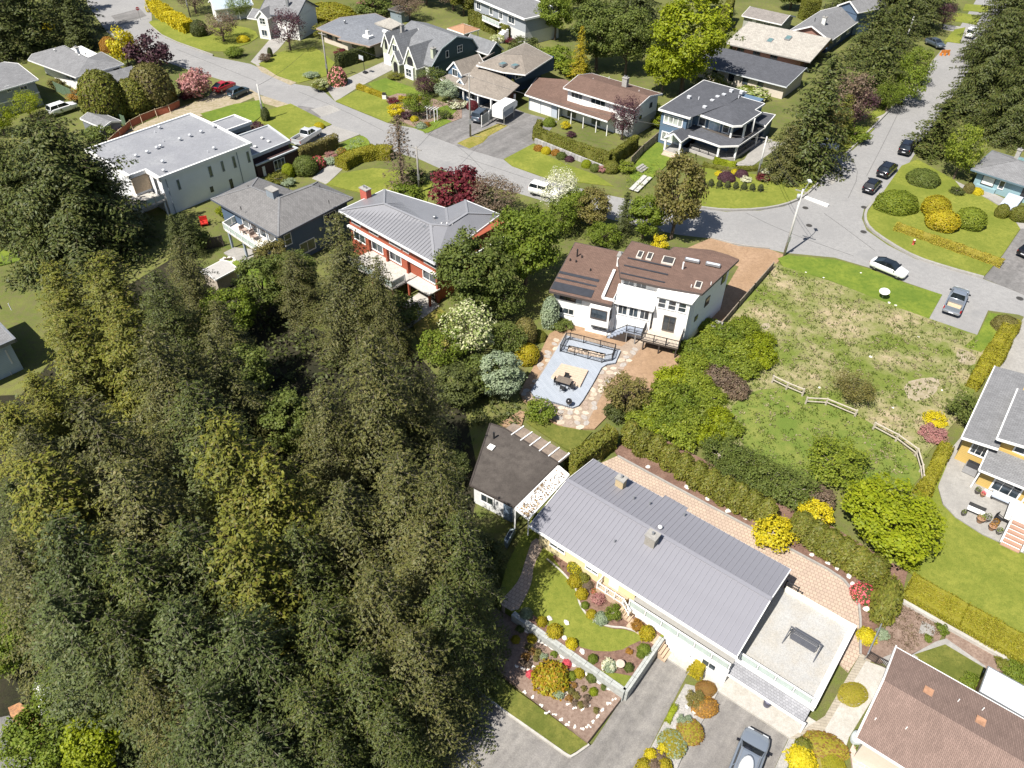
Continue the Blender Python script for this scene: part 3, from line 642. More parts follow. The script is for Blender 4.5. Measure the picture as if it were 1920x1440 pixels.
for ar in _flag_areas:
    P=[tuple(G(u,v))for u,v in ar];xs=[p[0]for p in P];ys=[p[1]for p in P];y=min(ys)
    while y<max(ys):
        x=min(xs)+_rs.uniform(0,.5)
        while x<max(xs):
            q=(x+_rs.uniform(-.1,.1),y+_rs.uniform(-.1,.1))
            if inside(q,P)and _cnt<290:
                o=link('flagstone',_rs.choice(_stone),PATIO);o.location=(q[0],q[1],zf+.001);o.rotation_euler=(0,0,_rs.uniform(0,6.28));_s2=_rs.uniform(.8,1.08);o.scale=(_s2,_s2,1);_cnt+=1
            x+=.86
        y+=.70
# ------------------------------------------------------------------ house kit
def shingle(name,c,row=.18,k=.12,bw=.42):return brick_mat(name,sc(c,1+k),sc(c,1-k),sc(c,.62),bw,row,.02,.9,noise=.2,bump=.35)
def siding(name,c,row=.2):return brick_mat(name,c,sc(c,.97),sc(c,.78),30.,row,.015,.7,noise=.06,axes='wall',bump=.3)
R_GREY=shingle('grey shingles',(.19,.19,.195));R_DARK=shingle('charcoal shingles',(.085,.088,.10));R_BROWN=shingle('brown shingles',(.145,.092,.072))
R_TAN=shingle('tan shingles',(.225,.195,.165));R_BEIGE=shingle('beige shake',(.36,.335,.295),.35);R_MID=shingle('mid grey shingles',(.165,.160,.158));R_BRN2=shingle('red brown shingles',(.215,.150,.125),.1)
R_FLAT=ground_mat('flat roof membrane',(.225,.23,.25),(.275,.28,.295),(.20,.205,.22),.25,2,14,bump=.1)
R_FLATD=ground_mat('dark rolled roofing',(.075,.065,.058),(.10,.087,.077),(.058,.05,.045),.3,1.5,14,bump=.15)
R_MAUVE=plain('mauve grey metal roofing',(.215,.213,.238),.5,.05,.05,.5);R_MAUVE2=plain('mauve grey metal seam',(.245,.243,.268),.45,.1,.05)
R_METAL=plain('light grey metal roofing',(.245,.245,.26),.42,.25,.06,.5);R_METAL2=plain('light grey metal seam',(.275,.275,.29),.45,.15,.05)
W_WHITE=siding('white siding',(.72,.71,.69));W_STUC=plain('white stucco',(.76,.75,.73),.8,var=.05);W_BLUE=siding('blue siding',(.10,.155,.225));W_NAVY=siding('navy siding',(.045,.075,.125))
W_STEEL=siding('steel blue siding',(.085,.125,.185));W_GREY=siding('grey siding',(.30,.32,.345));W_SAGE=plain('sage stucco',(.42,.44,.34),.85,var=.06);W_TEAL=siding('dark teal siding',(.05,.085,.10))
W_RED=siding('red cedar siding',(.30,.08,.045),.25);W_YEL=siding('pale yellow siding',(.66,.56,.33));W_MUST=siding('mustard siding',(.50,.35,.115));W_BRICK=plain('dark brown brick',(.055,.03,.028),.85,var=.3,scale=6)
W_BEIGE=plain('beige stucco',(.50,.44,.37),.85,var=.06);W_LBLUE=siding('pale blue siding',(.42,.50,.56));W_LGREY=plain('light grey stucco',(.55,.55,.53),.85,var=.06)
SKYG=plain('skylight glass',(.12,.20,.20),.12,var=.3,spec=.8);SKYW=plain('white skylight dome',(.62,.64,.68),.3,var=.06)

class House:
    """local x runs from photograph corner A to corner B (both on level z), y to its left, z up"""
    def __init__(s,name,label,cat,A,B,z,group=None):
        a,b=G(*A,z),G(*B,z);d=b-a;s.L=float(np.linalg.norm(d));s.yaw=math.atan2(d[1],d[0])
        s.o=a;s.ux=d/s.L;s.uy=np.array([-s.ux[1],s.ux[0]]);s.z=z
        s.t=thing(name,label,cat,(a[0],a[1],0),s.yaw,group)
    def loc(s,u,v,z): # photograph point on level z -> local x,y
        p=G(u,v,z)-s.o;return float(p@s.ux),float(p@s.uy)
    def onwall(s,u,v,axis,c): # photograph point on the local plane axis=c -> (other coordinate, z)
        d=ray(u,v);ex,ey=d[:2]@s.ux,d[:2]@s.uy;p0=-s.o;px,py=p0@s.ux,p0@s.uy
        t=(c-(py if axis=='y' else px))/(ey if axis=='y' else ex)
        return float((px if axis=='y' else py)+t*(ex if axis=='y' else ey)),float(CAM_H+t*d[2])
    def part(s,name,mb,mats,smooth=False,parent=None,label=None):
        o=mb.build(name,mats,parent or s.t,smooth)
        if label:o['label']=label
        return o
    def box(s,name,mat,x0,x1,y0,y1,z0,z1,parent=None):return s.part(name,MB().box(x0,x1,y0,y1,z0,z1),mat,parent=parent)
    def walls(s,mat,*boxes,name='wall'):
        m=MB()
        for b in boxes:m.box(*b)
        return s.part(name,m,mat)
    def gable(s,mat,x0,x1,y0,y1,z,rise,axis='x',th=.16,wall=None,ov=.0,fascia=WHITE,ridge=.5,name='roof',base=None):
        """gable roof over the eaves rectangle; ridge along axis; wall: also fills the gable ends set in by ov"""
        f=(lambda a,b,c:(a,b,c))if axis=='x' else(lambda a,b,c:(b,a,c))
        a0,a1,b0,b1=(x0,x1,y0,y1)if axis=='x' else(y0,y1,x0,x1);bm_=b0+(b1-b0)*ridge
        top=[(b0,z),(bm_,z+rise),(b1,z)];m=MB()
        for(p,q)in((top[0],top[1]),(top[1],top[2])):
            vs=[f(a0,p[0],p[1]),f(a1,p[0],p[1]),f(a1,q[0],q[1]),f(a0,q[0],q[1])];vs+=[(x,y,zz-th)for x,y,zz in vs]
            m.add(vs,[(0,1,2,3),(7,6,5,4)],0);m.add(vs,[(0,4,5,1),(1,5,6,2),(2,6,7,3),(3,7,4,0)],0)
        r=s.part(name,m,mat)
        if fascia is not None:
            m=MB();w=.07
            for a in(a0-.02,a1+.02):
                for p,q in((top[0],top[1]),(top[1],top[2])):m.bar(f(a,p[0],p[1]-.08),f(a,q[0],q[1]-.08),w,.26)
            for p in(top[0],top[2]):m.bar(f(a0,p[0]+(-.03 if p is top[0]else .03),p[1]-.1),f(a1,p[0]+(-.03 if p is top[0]else .03),p[1]-.1),.09,.2)
            s.part('fascia',m,fascia,parent=r)
        if wall is not None:
            zb=base if base is not None else z-.6
            for a in((a0+ov,a0+ov+.15),(a1-ov-.15,a1-ov)):
                k=rise/(bm_-b0);k2=rise/(b1-bm_);o=max(ov,.02)
                pr=[(b0+o,zb),(b1-o,zb),(b1-o,z+o*k2-th-.01),(bm_,z+rise-th-.02),(b0+o,z+o*k-th-.01)]
                vs=[f(a[0],p[0],p[1])for p in pr]+[f(a[1],p[0],p[1])for p in pr]
                m=MB().add(vs,[(0,1,2,3,4),(9,8,7,6,5)]+[(i,(i+1)%5,5+(i+1)%5,5+i)for i in range(5)])
                s.part('gable_wall',m,wall)
        return r
    def hip(s,mat,x0,x1,y0,y1,z,rise,axis='x',run=None,th=.18,fascia=WHITE,seam=None,name='roof'):
        w=(y1-y0)if axis=='x' else(x1-x0);run=w/2 if run is None else run
        if axis=='x':r0,r1=(x0+run,(y0+y1)/2,z+rise),(x1-run,(y0+y1)/2,z+rise)
        else:r0,r1=((x0+x1)/2,y0+run,z+rise),((x0+x1)/2,y1-run,z+rise)
        c=[(x0,y0,z),(x1,y0,z),(x1,y1,z),(x0,y1,z)]
        fs=[(0,1,5,4),(1,2,5),(2,3,4,5),(3,0,4)]if axis=='x' else[(0,1,4),(1,2,5,4),(2,3,5),(3,0,4,5)]
        m=MB().add(c+[r0,r1],fs).add([(a,b,zz-th)for a,b,zz in c],[(3,2,1,0)])
        r=s.part(name,m,mat)
        if fascia is not None:
            m=MB()
            for i in range(4):m.bar((c[i][0],c[i][1],z-.1),(c[(i+1)%4][0],c[(i+1)%4][1],z-.1),.1,.22)
            s.part('fascia',m,fascia,parent=r)
        m=MB()
        for a,b in((c[0],r0),(c[3],r0),(c[1],r1 if axis=='x' else r0),(c[2],r1),(r0,r1))if axis=='x' else((c[0],r0),(c[1],r0),(c[2],r1),(c[3],r1),(r0,r1)):
            m.bar((a[0],a[1],a[2]+.02),(b[0],b[1],b[2]+.02),.26 if seam else .2,.05)
        s.part('ridge_cap',m,seam or mat,parent=r)
        return r
    def flat(s,mat,poly,z,cop=.25,trim=WHITE,h=.18,th=.3,name='roof',inner=True):
        """flat roof over a local polygon with a raised coping all round"""
        r=s.part(name,MB().prism(poly,z-th,z),mat);m=MB();n=len(poly)
        cx=sum(p[0]for p in poly)/n;cy=sum(p[1]for p in poly)/n
        for i in range(n):
            a,b=poly[i],poly[(i+1)%n];d=math.hypot(b[0]-a[0],b[1]-a[1])or 1;e=cop*.5/d
            m.bar((a[0]-(b[0]-a[0])*e,a[1]-(b[1]-a[1])*e,z-th/2+h/2+i*.002),(b[0]+(b[0]-a[0])*e,b[1]+(b[1]-a[1])*e,z-th/2+h/2+i*.002),cop,th+h)
        s.part('coping',m,trim,parent=r);return r
    def win(s,axis,c,p,q,nx=2,ny=1,frame=WHITE,face=-1,name='window',pane=GLASS,fw=.09,local=None,bars=.05):
        """window on the plane axis=c; p,q: photograph points of its upper left and lower right corners (or local=(a0,a1,z0,z1))"""
        if local:a0,a1,z0,z1=local
        else:
            (a0,z1),(a1,z0)=s.onwall(*p,axis,c),s.onwall(*q,axis,c)
        a0,a1=sorted((a0,a1));z0,z1=sorted((z0,z1));d=.06*face
        f=(lambda a,b,z:(a,c+b,z))if axis=='y' else(lambda a,b,z:(c+b,a,z))
        m=MB()
        def bx(u0,u1,w0,w1,dd=d):
            A,B=f(u0,-.02*face,w0),f(u1,dd,w1);m.box(min(A[0],B[0]),max(A[0],B[0]),min(A[1],B[1]),max(A[1],B[1]),w0,w1)
        bx(a0,a1,z0-fw*.3,z0+fw,d*1.5);bx(a0,a1,z1-fw,z1);bx(a0,a0+fw,z0+fw,z1-fw);bx(a1-fw,a1,z0+fw,z1-fw)
        for i in range(1,nx):u=a0+(a1-a0)*i/nx;bx(u-bars/2,u+bars/2,z0+fw,z1-fw,d*.9)
        for j in range(1,ny):w=z0+(z1-z0)*j/ny;bx(a0+fw,a1-fw,w-bars/2,w+bars/2,d*.8)
        w=s.part(name,m,frame);m=MB()
        A,B=f(a0+fw,.002*face,z0+fw),f(a1-fw,.02*face,z1-fw)
        m.box(min(A[0],B[0]),max(A[0],B[0]),min(A[1],B[1]),max(A[1],B[1]),z0+fw,z1-fw);s.part('pane',m,pane,parent=w);return w
    def door(s,axis,c,p,q,mat=WHITE,face=-1,name='door',local=None,panels=0):
        if local:a0,a1,z0,z1=local
        else:(a0,z1),(a1,z0)=s.onwall(*p,axis,c),s.onwall(*q,axis,c)
        a0,a1=sorted((a0,a1));z0,z1=sorted((z0,z1))
        f=(lambda a,b,z:(a,c+b,z))if axis=='y' else(lambda a,b,z:(c+b,a,z))
        m=MB();A,B=f(a0,-.02*face,z0),f(a1,.05*face,z1)
        m.box(min(A[0],B[0]),max(A[0],B[0]),min(A[1],B[1]),max(A[1],B[1]),z0,z1)
        for j in range(panels):
            w0=z0+(z1-z0)*(j+.12)/panels;w1=z0+(z1-z0)*(j+.88)/panels
            A,B=f(a0+.08,.05*face,w0),f(a1-.08,.08*face,w1);m.box(min(A[0],B[0]),max(A[0],B[0]),min(A[1],B[1]),max(A[1],B[1]),w0,w1)
        d=s.part(name,m,mat)
        if not panels:A,B=f(a1-.16,.05*face,z0+1.0),f(a1-.1,.11*face,z0+1.1);s.part('handle',MB().box(min(A[0],B[0]),max(A[0],B[0]),min(A[1],B[1]),max(A[1],B[1]),z0+.95,z0+1.07),GREYM,parent=d)
        return d
    def vent(s,u,v,z,h=.55,r=.16,mat=None,kind='cowl',parent=None):
        x,y=s.loc(u,v,z);m=MB()
        if kind=='cowl':m.lathe([(r*.7,-.1),(r*.7,h*.5),(r*1.25,h*.55),(r*1.25,h*.85),(r*.5,h)],9,(x,y,z))
        elif kind=='pipe':m.lathe([(r*.45,-.1),(r*.45,h)],7,(x,y,z))
        elif kind=='box':m.box(x-r*1.3,x+r*1.3,y-r*1.3,y+r*1.3,z-.1,z+h*.55);m.box(x-r*1.5,x+r*1.5,y-r*1.5,y+r*1.5,z+h*.55,z+h*.7)
        return s.part('roof_vent',m,mat or WHITE,kind=='cowl',parent)
    def sky(s,u,v,z,w,l,slope=0.,ax='y',mat=None,frame=None):
        """skylight centred at a photograph point; slope = rise per metre along the axis ax"""
        x,y=s.loc(u,v,z);m=MB();g=MB()
        def q(mm,W,Lh,z0,z1):
            vs=[(x+i*W/2,y+j*Lh/2,z+zz+slope*((j*Lh/2)if ax=='y' else(i*W/2)))for zz in(z0,z1)for i,j in((-1,-1),(1,-1),(1,1),(-1,1))]
            mm.add(vs,[(0,3,2,1),(4,5,6,7),(0,1,5,4),(1,2,6,5),(2,3,7,6),(3,0,4,7)])
        q(m,w+.16,l+.16,-.1,.12);q(g,w-.06,l-.06,.1,.14)
        f=s.part('skylight',m,frame or GREYM);s.part('pane',g,mat or SKYG,parent=f);return f
    def chimney(s,x,y,z0,z1,w,d,mat,cap=True,pots=1):
        c=s.part('chimney',MB().box(x-w/2,x+w/2,y-d/2,y+d/2,z0,z1),mat)
        if cap:s.part('chimney_cap',MB().box(x-w/2-.08,x+w/2+.08,y-d/2-.08,y+d/2+.08,z1,z1+.12),CONC,parent=c)
        if pots:
            m=MB()
            for k in range(pots):m.lathe([(.11,0),(.1,.3)],8,(x+(k-(pots-1)/2)*.45,y,z1+.12))
            s.part('flue',m,GREYM,parent=c)
        return c
    def railing(s,pts,z,h=1.0,mat=None,post=1.6,bal=.14,glassm=None,top=.07,name='railing',closed=False):
        """railing through local points: rails, posts and balusters (or glass panels, each a piece)"""
        mat=mat or BLACKM;m=MB();b=MB();root=None;gl=[]
        pp=list(pts)+([pts[0]]if closed else[])
        for i in range(len(pp)-1):
            a,c=np.array(pp[i],float),np.array(pp[i+1],float);L=np.linalg.norm(c-a);n=max(1,round(L/post))
            m.bar((a[0],a[1],z+h),(c[0],c[1],z+h),top,.06);m.bar((a[0],a[1],z+.1),(c[0],c[1],z+.1),.05,.05)
            for k in range(n+(1 if i==len(pp)-2 and not closed else 0)):
                p=a+(c-a)*k/n;m.box(p[0]-.05,p[0]+.05,p[1]-.05,p[1]+.05,z,z+h+.06)
            if glassm:
                for k in range(n):gl.append((a+(c-a)*(k+.06)/n,a+(c-a)*(k+.94)/n))
            else:
                for k in range(1,int(L/bal)):p=a+(c-a)*k*bal/L;b.bar((p[0],p[1],z+.12),(p[0],p[1],z+h-.02),.025)
        root=s.part(name,m,mat)
        for a,c in gl:s.part('panel',MB().bar((a[0],a[1],z+.53),(c[0],c[1],z+.53),.02,h-.26),glassm,parent=root)
        if b.v:tag(s.part('balusters',b,mat,parent=root),None,None,None,'stuff')
        return root
    def steps(s,x0,x1,y0,y1,z0,z1,n,mat,axis='y',name='stairs',sides=None):
        """straight flight rising along axis; each tread its own piece"""
        m=MB()
        if axis=='y':m.add([(x0,y0,z0),(x1,y0,z0),(x1,y1,z0),(x0,y1,z0),(x0,y1,z1-.12),(x1,y1,z1-.12)],[(0,3,2,1),(2,3,4,5),(0,1,5,4),(0,4,3),(1,2,5)])
        else:m.add([(x0,y0,z0),(x0,y1,z0),(x1,y1,z0),(x1,y0,z0),(x1,y0,z1-.12),(x1,y1,z1-.12)],[(0,1,2,3),(2,3,4,5)[::-1],(0,1,5,4)[::-1],(0,4,3)[::-1],(1,2,5)[::-1]])
        r=s.part(name,m,sides or mat)
        for k in range(n):
            f0,f1=k/n,(k+1)/n;zz=z0+(z1-z0)*(k+1)/n
            if axis=='y':b=(x0-.02,x1+.02,y0+(y1-y0)*f0,y0+(y1-y0)*f1,zz-.14,zz)
            else:b=(x0+(x1-x0)*f0,x0+(x1-x0)*f1,y0-.02,y1+.02,zz-.14,zz)
            b=(min(b[0],b[1]),max(b[0],b[1]),min(b[2],b[3]),max(b[2],b[3]),b[4],b[5])
            s.part('step',MB().box(*b),mat,parent=r)
        return r
    def posts(s,pts,z0,z1,w=.16,mat=WHITE,name='post'):
        for x,y in pts:s.box(name,mat,x-w/2,x+w/2,y-w/2,y+w/2,z0,z1)
# ------------------------------------------------------------------ the long metal roofed house in front
H=House('long_house','long yellow house with mauve grey standing seam metal roof and roof deck','house',(994,984),(1382,1230),4.4)
LX,DY,RY,RISE=18.39,9.25,5.08,.95
H.walls(W_YEL,(.45,9.75,.75,8.8,0,4.3),(9.75,18.0,1.5,8.8,0,4.3))
roof=H.gable(R_MAUVE,0,LX,0,DY,4.4,RISE,wall=W_YEL,ov=.45,ridge=RY/DY,base=4.25)
def panel_mesh(y0,z0,y1,z1,w):
    m=MB();s=[(y0,z0),(y1,z1)];t=.03;r=.028;h=.085
    for u0,u1,hh in((0,w,t),(0,r*2,h)):
        vs=[(u0,y0,z0+.002),(u1,y0,z0+.002),(u1,y1,z1+.002),(u0,y1,z1+.002)];vs+=[(x,y,z+hh)for x,y,z in vs]
        m.add(vs,[(4,5,6,7),(0,1,5,4),(1,2,6,5),(2,3,7,6),(3,0,4,7)],0 if hh==t else 1)
    return m.mesh('roof_panel',[R_MAUVE,R_MAUVE2])
PN=42;pw=LX/PN
kf=RISE/RY;kb=RISE/(DY-RY)
pm_f=panel_mesh(-.05,4.4-.05*kf,RY,4.4+RISE,pw-.004);pm_b=panel_mesh(DY+.05,4.4-.05*kb,RY,4.4+RISE,pw-.004);pm_b2=panel_mesh(DY+.5,4.4-.5*kb,RY,4.4+RISE,pw-.004)
for i in range(PN):
    x=i*pw
    for me in(pm_f,pm_b2 if 6.9<x+pw/2<9.3 else pm_b):o=link('roof_panel',me,roof);o.location=(x,0,0)
H.part('ridge_cap',MB().bar((-.05,RY,4.4+RISE+.08),(LX+.05,RY,4.4+RISE+.08),.34,.06),R_MAUVE2,parent=roof)
H.part('gutter',MB().bar((-.1,-.13,4.3),(LX+.1,-.13,4.3),.14,.14),WHITE)
def lrise(y):return 4.4+(y*kf if y<RY else(DY-y)*kb)
for(u,v,w,l,hh,mt)in((1165,899,.75,.6,1.0,plain('tan chimney brick',(.42,.33,.2),.85,var=.2,scale=9)),(1222,1012,.85,.75,1.0,plain('grey brown chimney',(.27,.25,.22),.85,var=.2,scale=9))):
    x,y=H.loc(u,v,5.6);H.chimney(x,y,lrise(y)-.3,lrise(y)+hh,w,l,mt)
for u,v,k in((1237,992,'cowl'),(1152,1018,'pipe'),(1218,946,'pipe'),(1283,967,'pipe'),(1188,936,'pipe')):
    x,y=H.loc(u,v,5.2);H.vent(u,v,lrise(y),.4,.15,GREYM if k=='pipe' else WHITE,k)
H.win('y',.75,(1031,1014),(1060,1040),2,1);H.win('y',.75,(1098,1058),(1122,1080),2,1)
# front gallery deck with glass rail
H.box('deck',plain('deck coating',(.31,.30,.285),.8,var=.08),9.75,18.25,-.12,1.5,2.1,2.3)
H.box('deck_trim',WHITE,9.7,18.3,-.24,-.12,1.98,2.38)
H.walls(W_STUC,(10.4,18.25,0.0,1.5,0,2.08),name='lower_wall')
H.railing([(9.8,-.16),(18.2,-.16)],2.3,.95,WHITE,1.4,glassm=BALG,top=.12)
H.door('y',1.5,None,None,WHITE,local=(10.2,11.1,2.3,4.2));H.win('y',1.5,None,None,3,1,local=(11.8,14.0,2.75,4.15));H.win('y',1.5,None,None,3,1,local=(14.8,17.2,2.75,4.15))
H.door('y',0.0,None,None,plain('white garage door',(.7,.69,.67),.5,var=.03),local=(14.6,15.5,0,2.0));H.win('y',0.0,None,None,2,1,local=(16.2,17.4,.9,1.8))
# entry landing, steps and boarded walk along the gallery
TANB=plain('tan boards',(.42,.31,.215),.8,var=.1,scale=2)
H.box('landing',TANB,6.8,9.3,-.15,.75,1.3,2.0);H.railing([(6.85,.6),(6.85,-.12),(9.25,-.12),(10.1,-.62)],2.0,.8,WHITE,.9,.16)
H.door('y',.75,None,None,WHITE,local=(7.4,8.3,2.0,4.0))
H.steps(10.3,9.3,-.75,-.05,1.3,2.0,4,TANB,'x')
for k in range(5):H.box('walk_board',TANB,10.3+k*.5,10.78+k*.5,-1.15,-.26,1.2,1.34)
H.steps(13.95,12.8,-1.2,-.26,0,1.3,5,TANB,'x')
# roof deck over the garage
H.walls(W_STUC,(18.4,24.0,1.55,8.9,0,2.1),name='garage_wall')
H.box('deck',ground_mat('stained pale deck',(.33,.325,.315),(.385,.38,.368),(.36,.335,.295),.3,.7,12,bump=.05),18.25,24.1,1.2,8.9,2.1,2.3)
H.box('parapet',WHITE,23.85,24.25,1.0,9.1,2.3,2.62);H.box('parapet',plain('cream parapet',(.74,.70,.58),.6,var=.05),18.6,23.85,8.75,9.1,2.3,2.58)
H.box('deck_trim',WHITE,18.25,24.25,1.0,1.2,2.0,2.42)
H.railing([(18.45,1.1),(23.9,1.1)],2.4,.9,WHITE,1.36,glassm=BALG,top=.12)
m=MB();m.add([(18.25,.1,1.55),(24.05,.1,1.55),(24.05,1.0,2.1),(18.25,1.0,2.1),(18.25,.1,1.4),(24.05,.1,1.4),(24.05,1.0,1.4),(18.25,1.0,1.4)],[(0,1,2,3),(0,4,5,1),(1,5,6,2),(3,7,4,0),(7,6,5,4)])
H.part('skirt_roof',m,brick_mat('grey skirt shingles',(.26,.26,.275),(.21,.21,.225),(.15,.15,.16),.22,.16,.015,noise=.25))
H.box('fascia',WHITE,18.25,24.1,.02,.1,1.38,1.6);H.posts([(24.15,.15)],0,1.5,.14)
for a in(18.9,21.5):H.door('y',1.55,None,None,plain('white garage door',(.7,.69,.67)),local=(a,a+2.3,0,1.38),name='garage_door',panels=3)
H.railing([(18.5,9.3),(19.5,9.3)],2.0,.9,BLACKM,1.1)
h1=H
def on_h1(name,label,cat,x,y,z,rz=0.,group=None):
    p=h1.o+h1.ux*x+h1.uy*y;return thing(name,label,cat,(p[0],p[1],z),h1.yaw+rz,group)
# ------------------------------------------------------------------ canopy between the two roofs
V4=[GV(u,v,3.4)for u,v in((966,954),(1047,874),(1067,891),(991,974))]
CAN=thing('canopy','white corrugated canopy roof strewn with dry leaves between two houses','canopy',(V4[0].x,V4[0].y,0))
CANM=ground_mat('dirty white corrugated sheet',(.66,.68,.70),(.76,.77,.78),(.50,.50,.50),.5,2,12,bump=.1,stain=((.16,.11,.06),.45,.56))
m=MB();L0=V4[0]
vs=[tuple(p-Vector((L0.x,L0.y,0)))for p in V4];m.add(vs+[(a,b,c-.08)for a,b,c in vs],[(0,3,2,1),(0,3,2,1)[::-1],(4,5,6,7),(0,1,5,4),(1,2,6,5),(2,3,7,6),(3,0,4,7)][1:]);m.build('roof_sheet',CANM,CAN)
m=MB()
for a,b in((0,1),(1,2),(2,3),(3,0)):m.bar(vs[a],vs[b],.12,.16)
m.build('frame',WHITE,CAN)
for a in vs:MB().box(a[0]-.06,a[0]+.06,a[1]-.06,a[1]+.06,0,a[2]-.06).build('post',WHITE,CAN)
_r=np.random.default_rng(3);n=420;q=_r.uniform(0,1,(n,2));q[:,0]=q[:,0]**1.7;q[:,1]=q[:,1]**.7
P0,P1,P2,P3=(np.array(a)for a in vs);PP=(P0*(1-q[:,:1])+P1*q[:,:1])*(1-q[:,1:])+(P3*(1-q[:,:1])+P2*q[:,:1])*q[:,1:]+[0,0,.03]
o=link('dry_leaves',quads_mesh('dry leaves',leaf_cards(PP,np.tile([0,0,1.],(n,1)),.17,_r,.6,.25),4,leaf_mat('dry leaves',[(.40,.27,.12),(.16,.10,.05),(.08,.06,.04)],.1)),CAN);tag(o,None,None,None,'stuff')
# ------------------------------------------------------------------ dark roofed low building
H=House('low_building','low white building with dark brown flat roof and beams in tree shade','outbuilding',(881,909),(965,950),2.8)
lp=lambda u,v,z=2.8:H.loc(u,v,z)
RP=[lp(881,909),lp(965,951),lp(1048,868),lp(946,803),lp(919,794)]
H.part('roof',MB().prism(RP,2.6,2.8),R_FLATD)
m=MB()
for i in range(5):a,b=RP[i],RP[(i+1)%5];m.bar((a[0],a[1],2.75),(b[0],b[1],2.75),.14,.2)
H.part('fascia',m,DARKW)
cen=np.mean(RP,0);H.part('wall',MB().prism([tuple(cen+(np.array(p)-cen)*.9)for p in RP],0,2.6),plain('white board wall',(.62,.62,.62),.7,var=.08))
PG=[lp(946,803),lp(1048,868),lp(1069,851),lp(981,799),lp(962,792)]
H.part('pergola_roof',MB().prism(PG,2.55,2.7),ground_mat('brown pergola boards',(.21,.165,.13),(.27,.215,.17),(.15,.12,.10),.4,2,14,bump=.2))
for a,b in(((958.5,815.7),(981,800)),((976,826),(998,810)),((993,836),(1014,820)),((1011,846),(1032,829)),((1028,856),(1049,839)),((1047,867),(1068,850))):
    a,b=lp(*a),lp(*b);H.part('beam',MB().bar((a[0],a[1],2.78),(b[0],b[1],2.78),.1,.16),WHITE)
H.posts([lp(1066,851,2.4),lp(981,801,2.4)],0,2.55,.14)
H.vent(926,822,2.8,.8,.22,BLACKM,'pipe');H.vent(921,840,2.8,.25,.2,WHITE,'box')
H.door('y',.35,None,None,plain('blue grey door',(.18,.24,.32)),local=(3.3,4.2,0,2.1));H.win('y',.34,None,None,2,1,local=(.9,2.3,.9,2.0))
# ------------------------------------------------------------------ house bottom right
H=House('brown_roof_house','single storey house under pale brown shingle gable roof at right front','house',(1606,1383),(1680,1215),3.4)
H.walls(W_BEIGE,(.5,7.7,-15,-.6,0,3.3))
r3=H.gable(R_BRN2,0,8.3,-16,0,3.4,1.2,'y',wall=W_WHITE,ov=.6,ridge=4.32/8.3,base=3.2)
H.part('barge_board',MB().bar((0,.06,3.35),(4.32,.06,4.55),.1,.42).bar((4.32,.06,4.55),(8.3,.06,3.35),.1,.42),WHITE,parent=r3)
RUST=plain('rusty vent flashing',(.34,.185,.11),.8,var=.3)
for u,v,k in((1740,1297,1),(1838,1353,1),(1796,1315,0),(1842,1331,0),(1640,1350,0),(1698,1367,0)):
    x,y=H.loc(u,v,4.1);z=3.4+(x*1.2/4.32 if x<4.32 else(8.3-x)*1.2/3.98)
    H.vent(u,v,z,.16 if k else .3,.2 if k else .08,RUST if k else WHITE,'box' if k else 'pipe')
H=House('shed','flat white roofed shed beside the brown roof house','shed',(1836,1297),(1853,1250),2.5)
H.walls(plain('orange tan shed wall',(.50,.30,.18),.8),(.12,H.L-.12,-6,-.12,0,2.35));H.flat(plain('white sheet roof',(.70,.72,.74),.5,var=.06),[(0,-6.2),(H.L,-6.2),(H.L,0),(0,0)],2.5,.08,GREYM,.06,.14)
# ------------------------------------------------------------------ house at the right edge
H=House('mustard_house','two storey mustard house with grey shingle roofs and white trim at right edge','house',(1804,820),(1856,842),3.6)
w1=H.L;yb=H.loc(1868,687,3.6)[1]
H.walls(W_MUST,(.35,w1+9,.9,yb-.3,0,3.5))
m=MB();vs=[(0,0,3.6),(w1+.6,0,4.0),(w1+.6,yb,4.0),(0,yb,3.6)];m.add(vs+[(a,b,c-.18)for a,b,c in vs],[(0,1,2,3),(7,6,5,4),(0,4,5,1),(1,5,6,2),(2,6,7,3),(3,7,4,0)]);r=H.part('roof',m,R_GREY)
m=MB();m.bar((0,-.03,3.52),(w1+.6,-.03,3.92),.08,.24);m.bar((-.04,0,3.52),(-.04,yb,3.52),.1,.2);H.part('fascia',m,WHITE,parent=r)
ux,uy=H.loc(1870,822,4.9);ux2,uy2=H.loc(1912,730,4.9)
H.walls(W_MUST,(ux+.4,ux+9,uy+.9,uy2-.3,3.3,4.8),name='upper_wall')
m=MB();vs=[(ux,uy,4.9),(ux+9,uy,6.3),(ux+9,uy2,6.3),(ux,uy2,4.9)];m.add(vs+[(a,b,c-.18)for a,b,c in vs],[(0,1,2,3),(7,6,5,4),(0,4,5,1),(1,5,6,2),(2,6,7,3),(3,7,4,0)]);r=H.part('roof',m,R_GREY)
m=MB();m.bar((ux,uy-.03,4.82),(ux+9,uy-.03,6.22),.08,.24);m.bar((ux-.04,uy,4.82),(ux-.04,uy2,4.82),.12,.22);H.part('fascia',m,WHITE,parent=r)
lx,ly=H.loc(1838,878,2.8);lx2,ly2=H.loc(1860,838,3.2)
m=MB();vs=[(lx,ly,2.6),(lx+8,ly,2.9),(lx+8,ly+3.2,3.5),(lx,ly+3.2,3.2)];m.add(vs+[(a,b,c-.18)for a,b,c in vs],[(0,1,2,3),(7,6,5,4),(0,4,5,1),(1,5,6,2),(2,6,7,3),(3,7,4,0)]);r=H.part('porch_roof',m,R_GREY)
m=MB();m.bar((lx,ly-.03,2.54),(lx+8,ly-.03,2.84),.08,.2);m.bar((lx-.04,ly,2.54),(lx-.04,ly+3.2,3.14),.1,.2);H.part('fascia',m,WHITE,parent=r)
H.walls(W_MUST,(lx+.4,lx+9,ly+.9,ly+3.5,0,2.55),name='lower_wall')
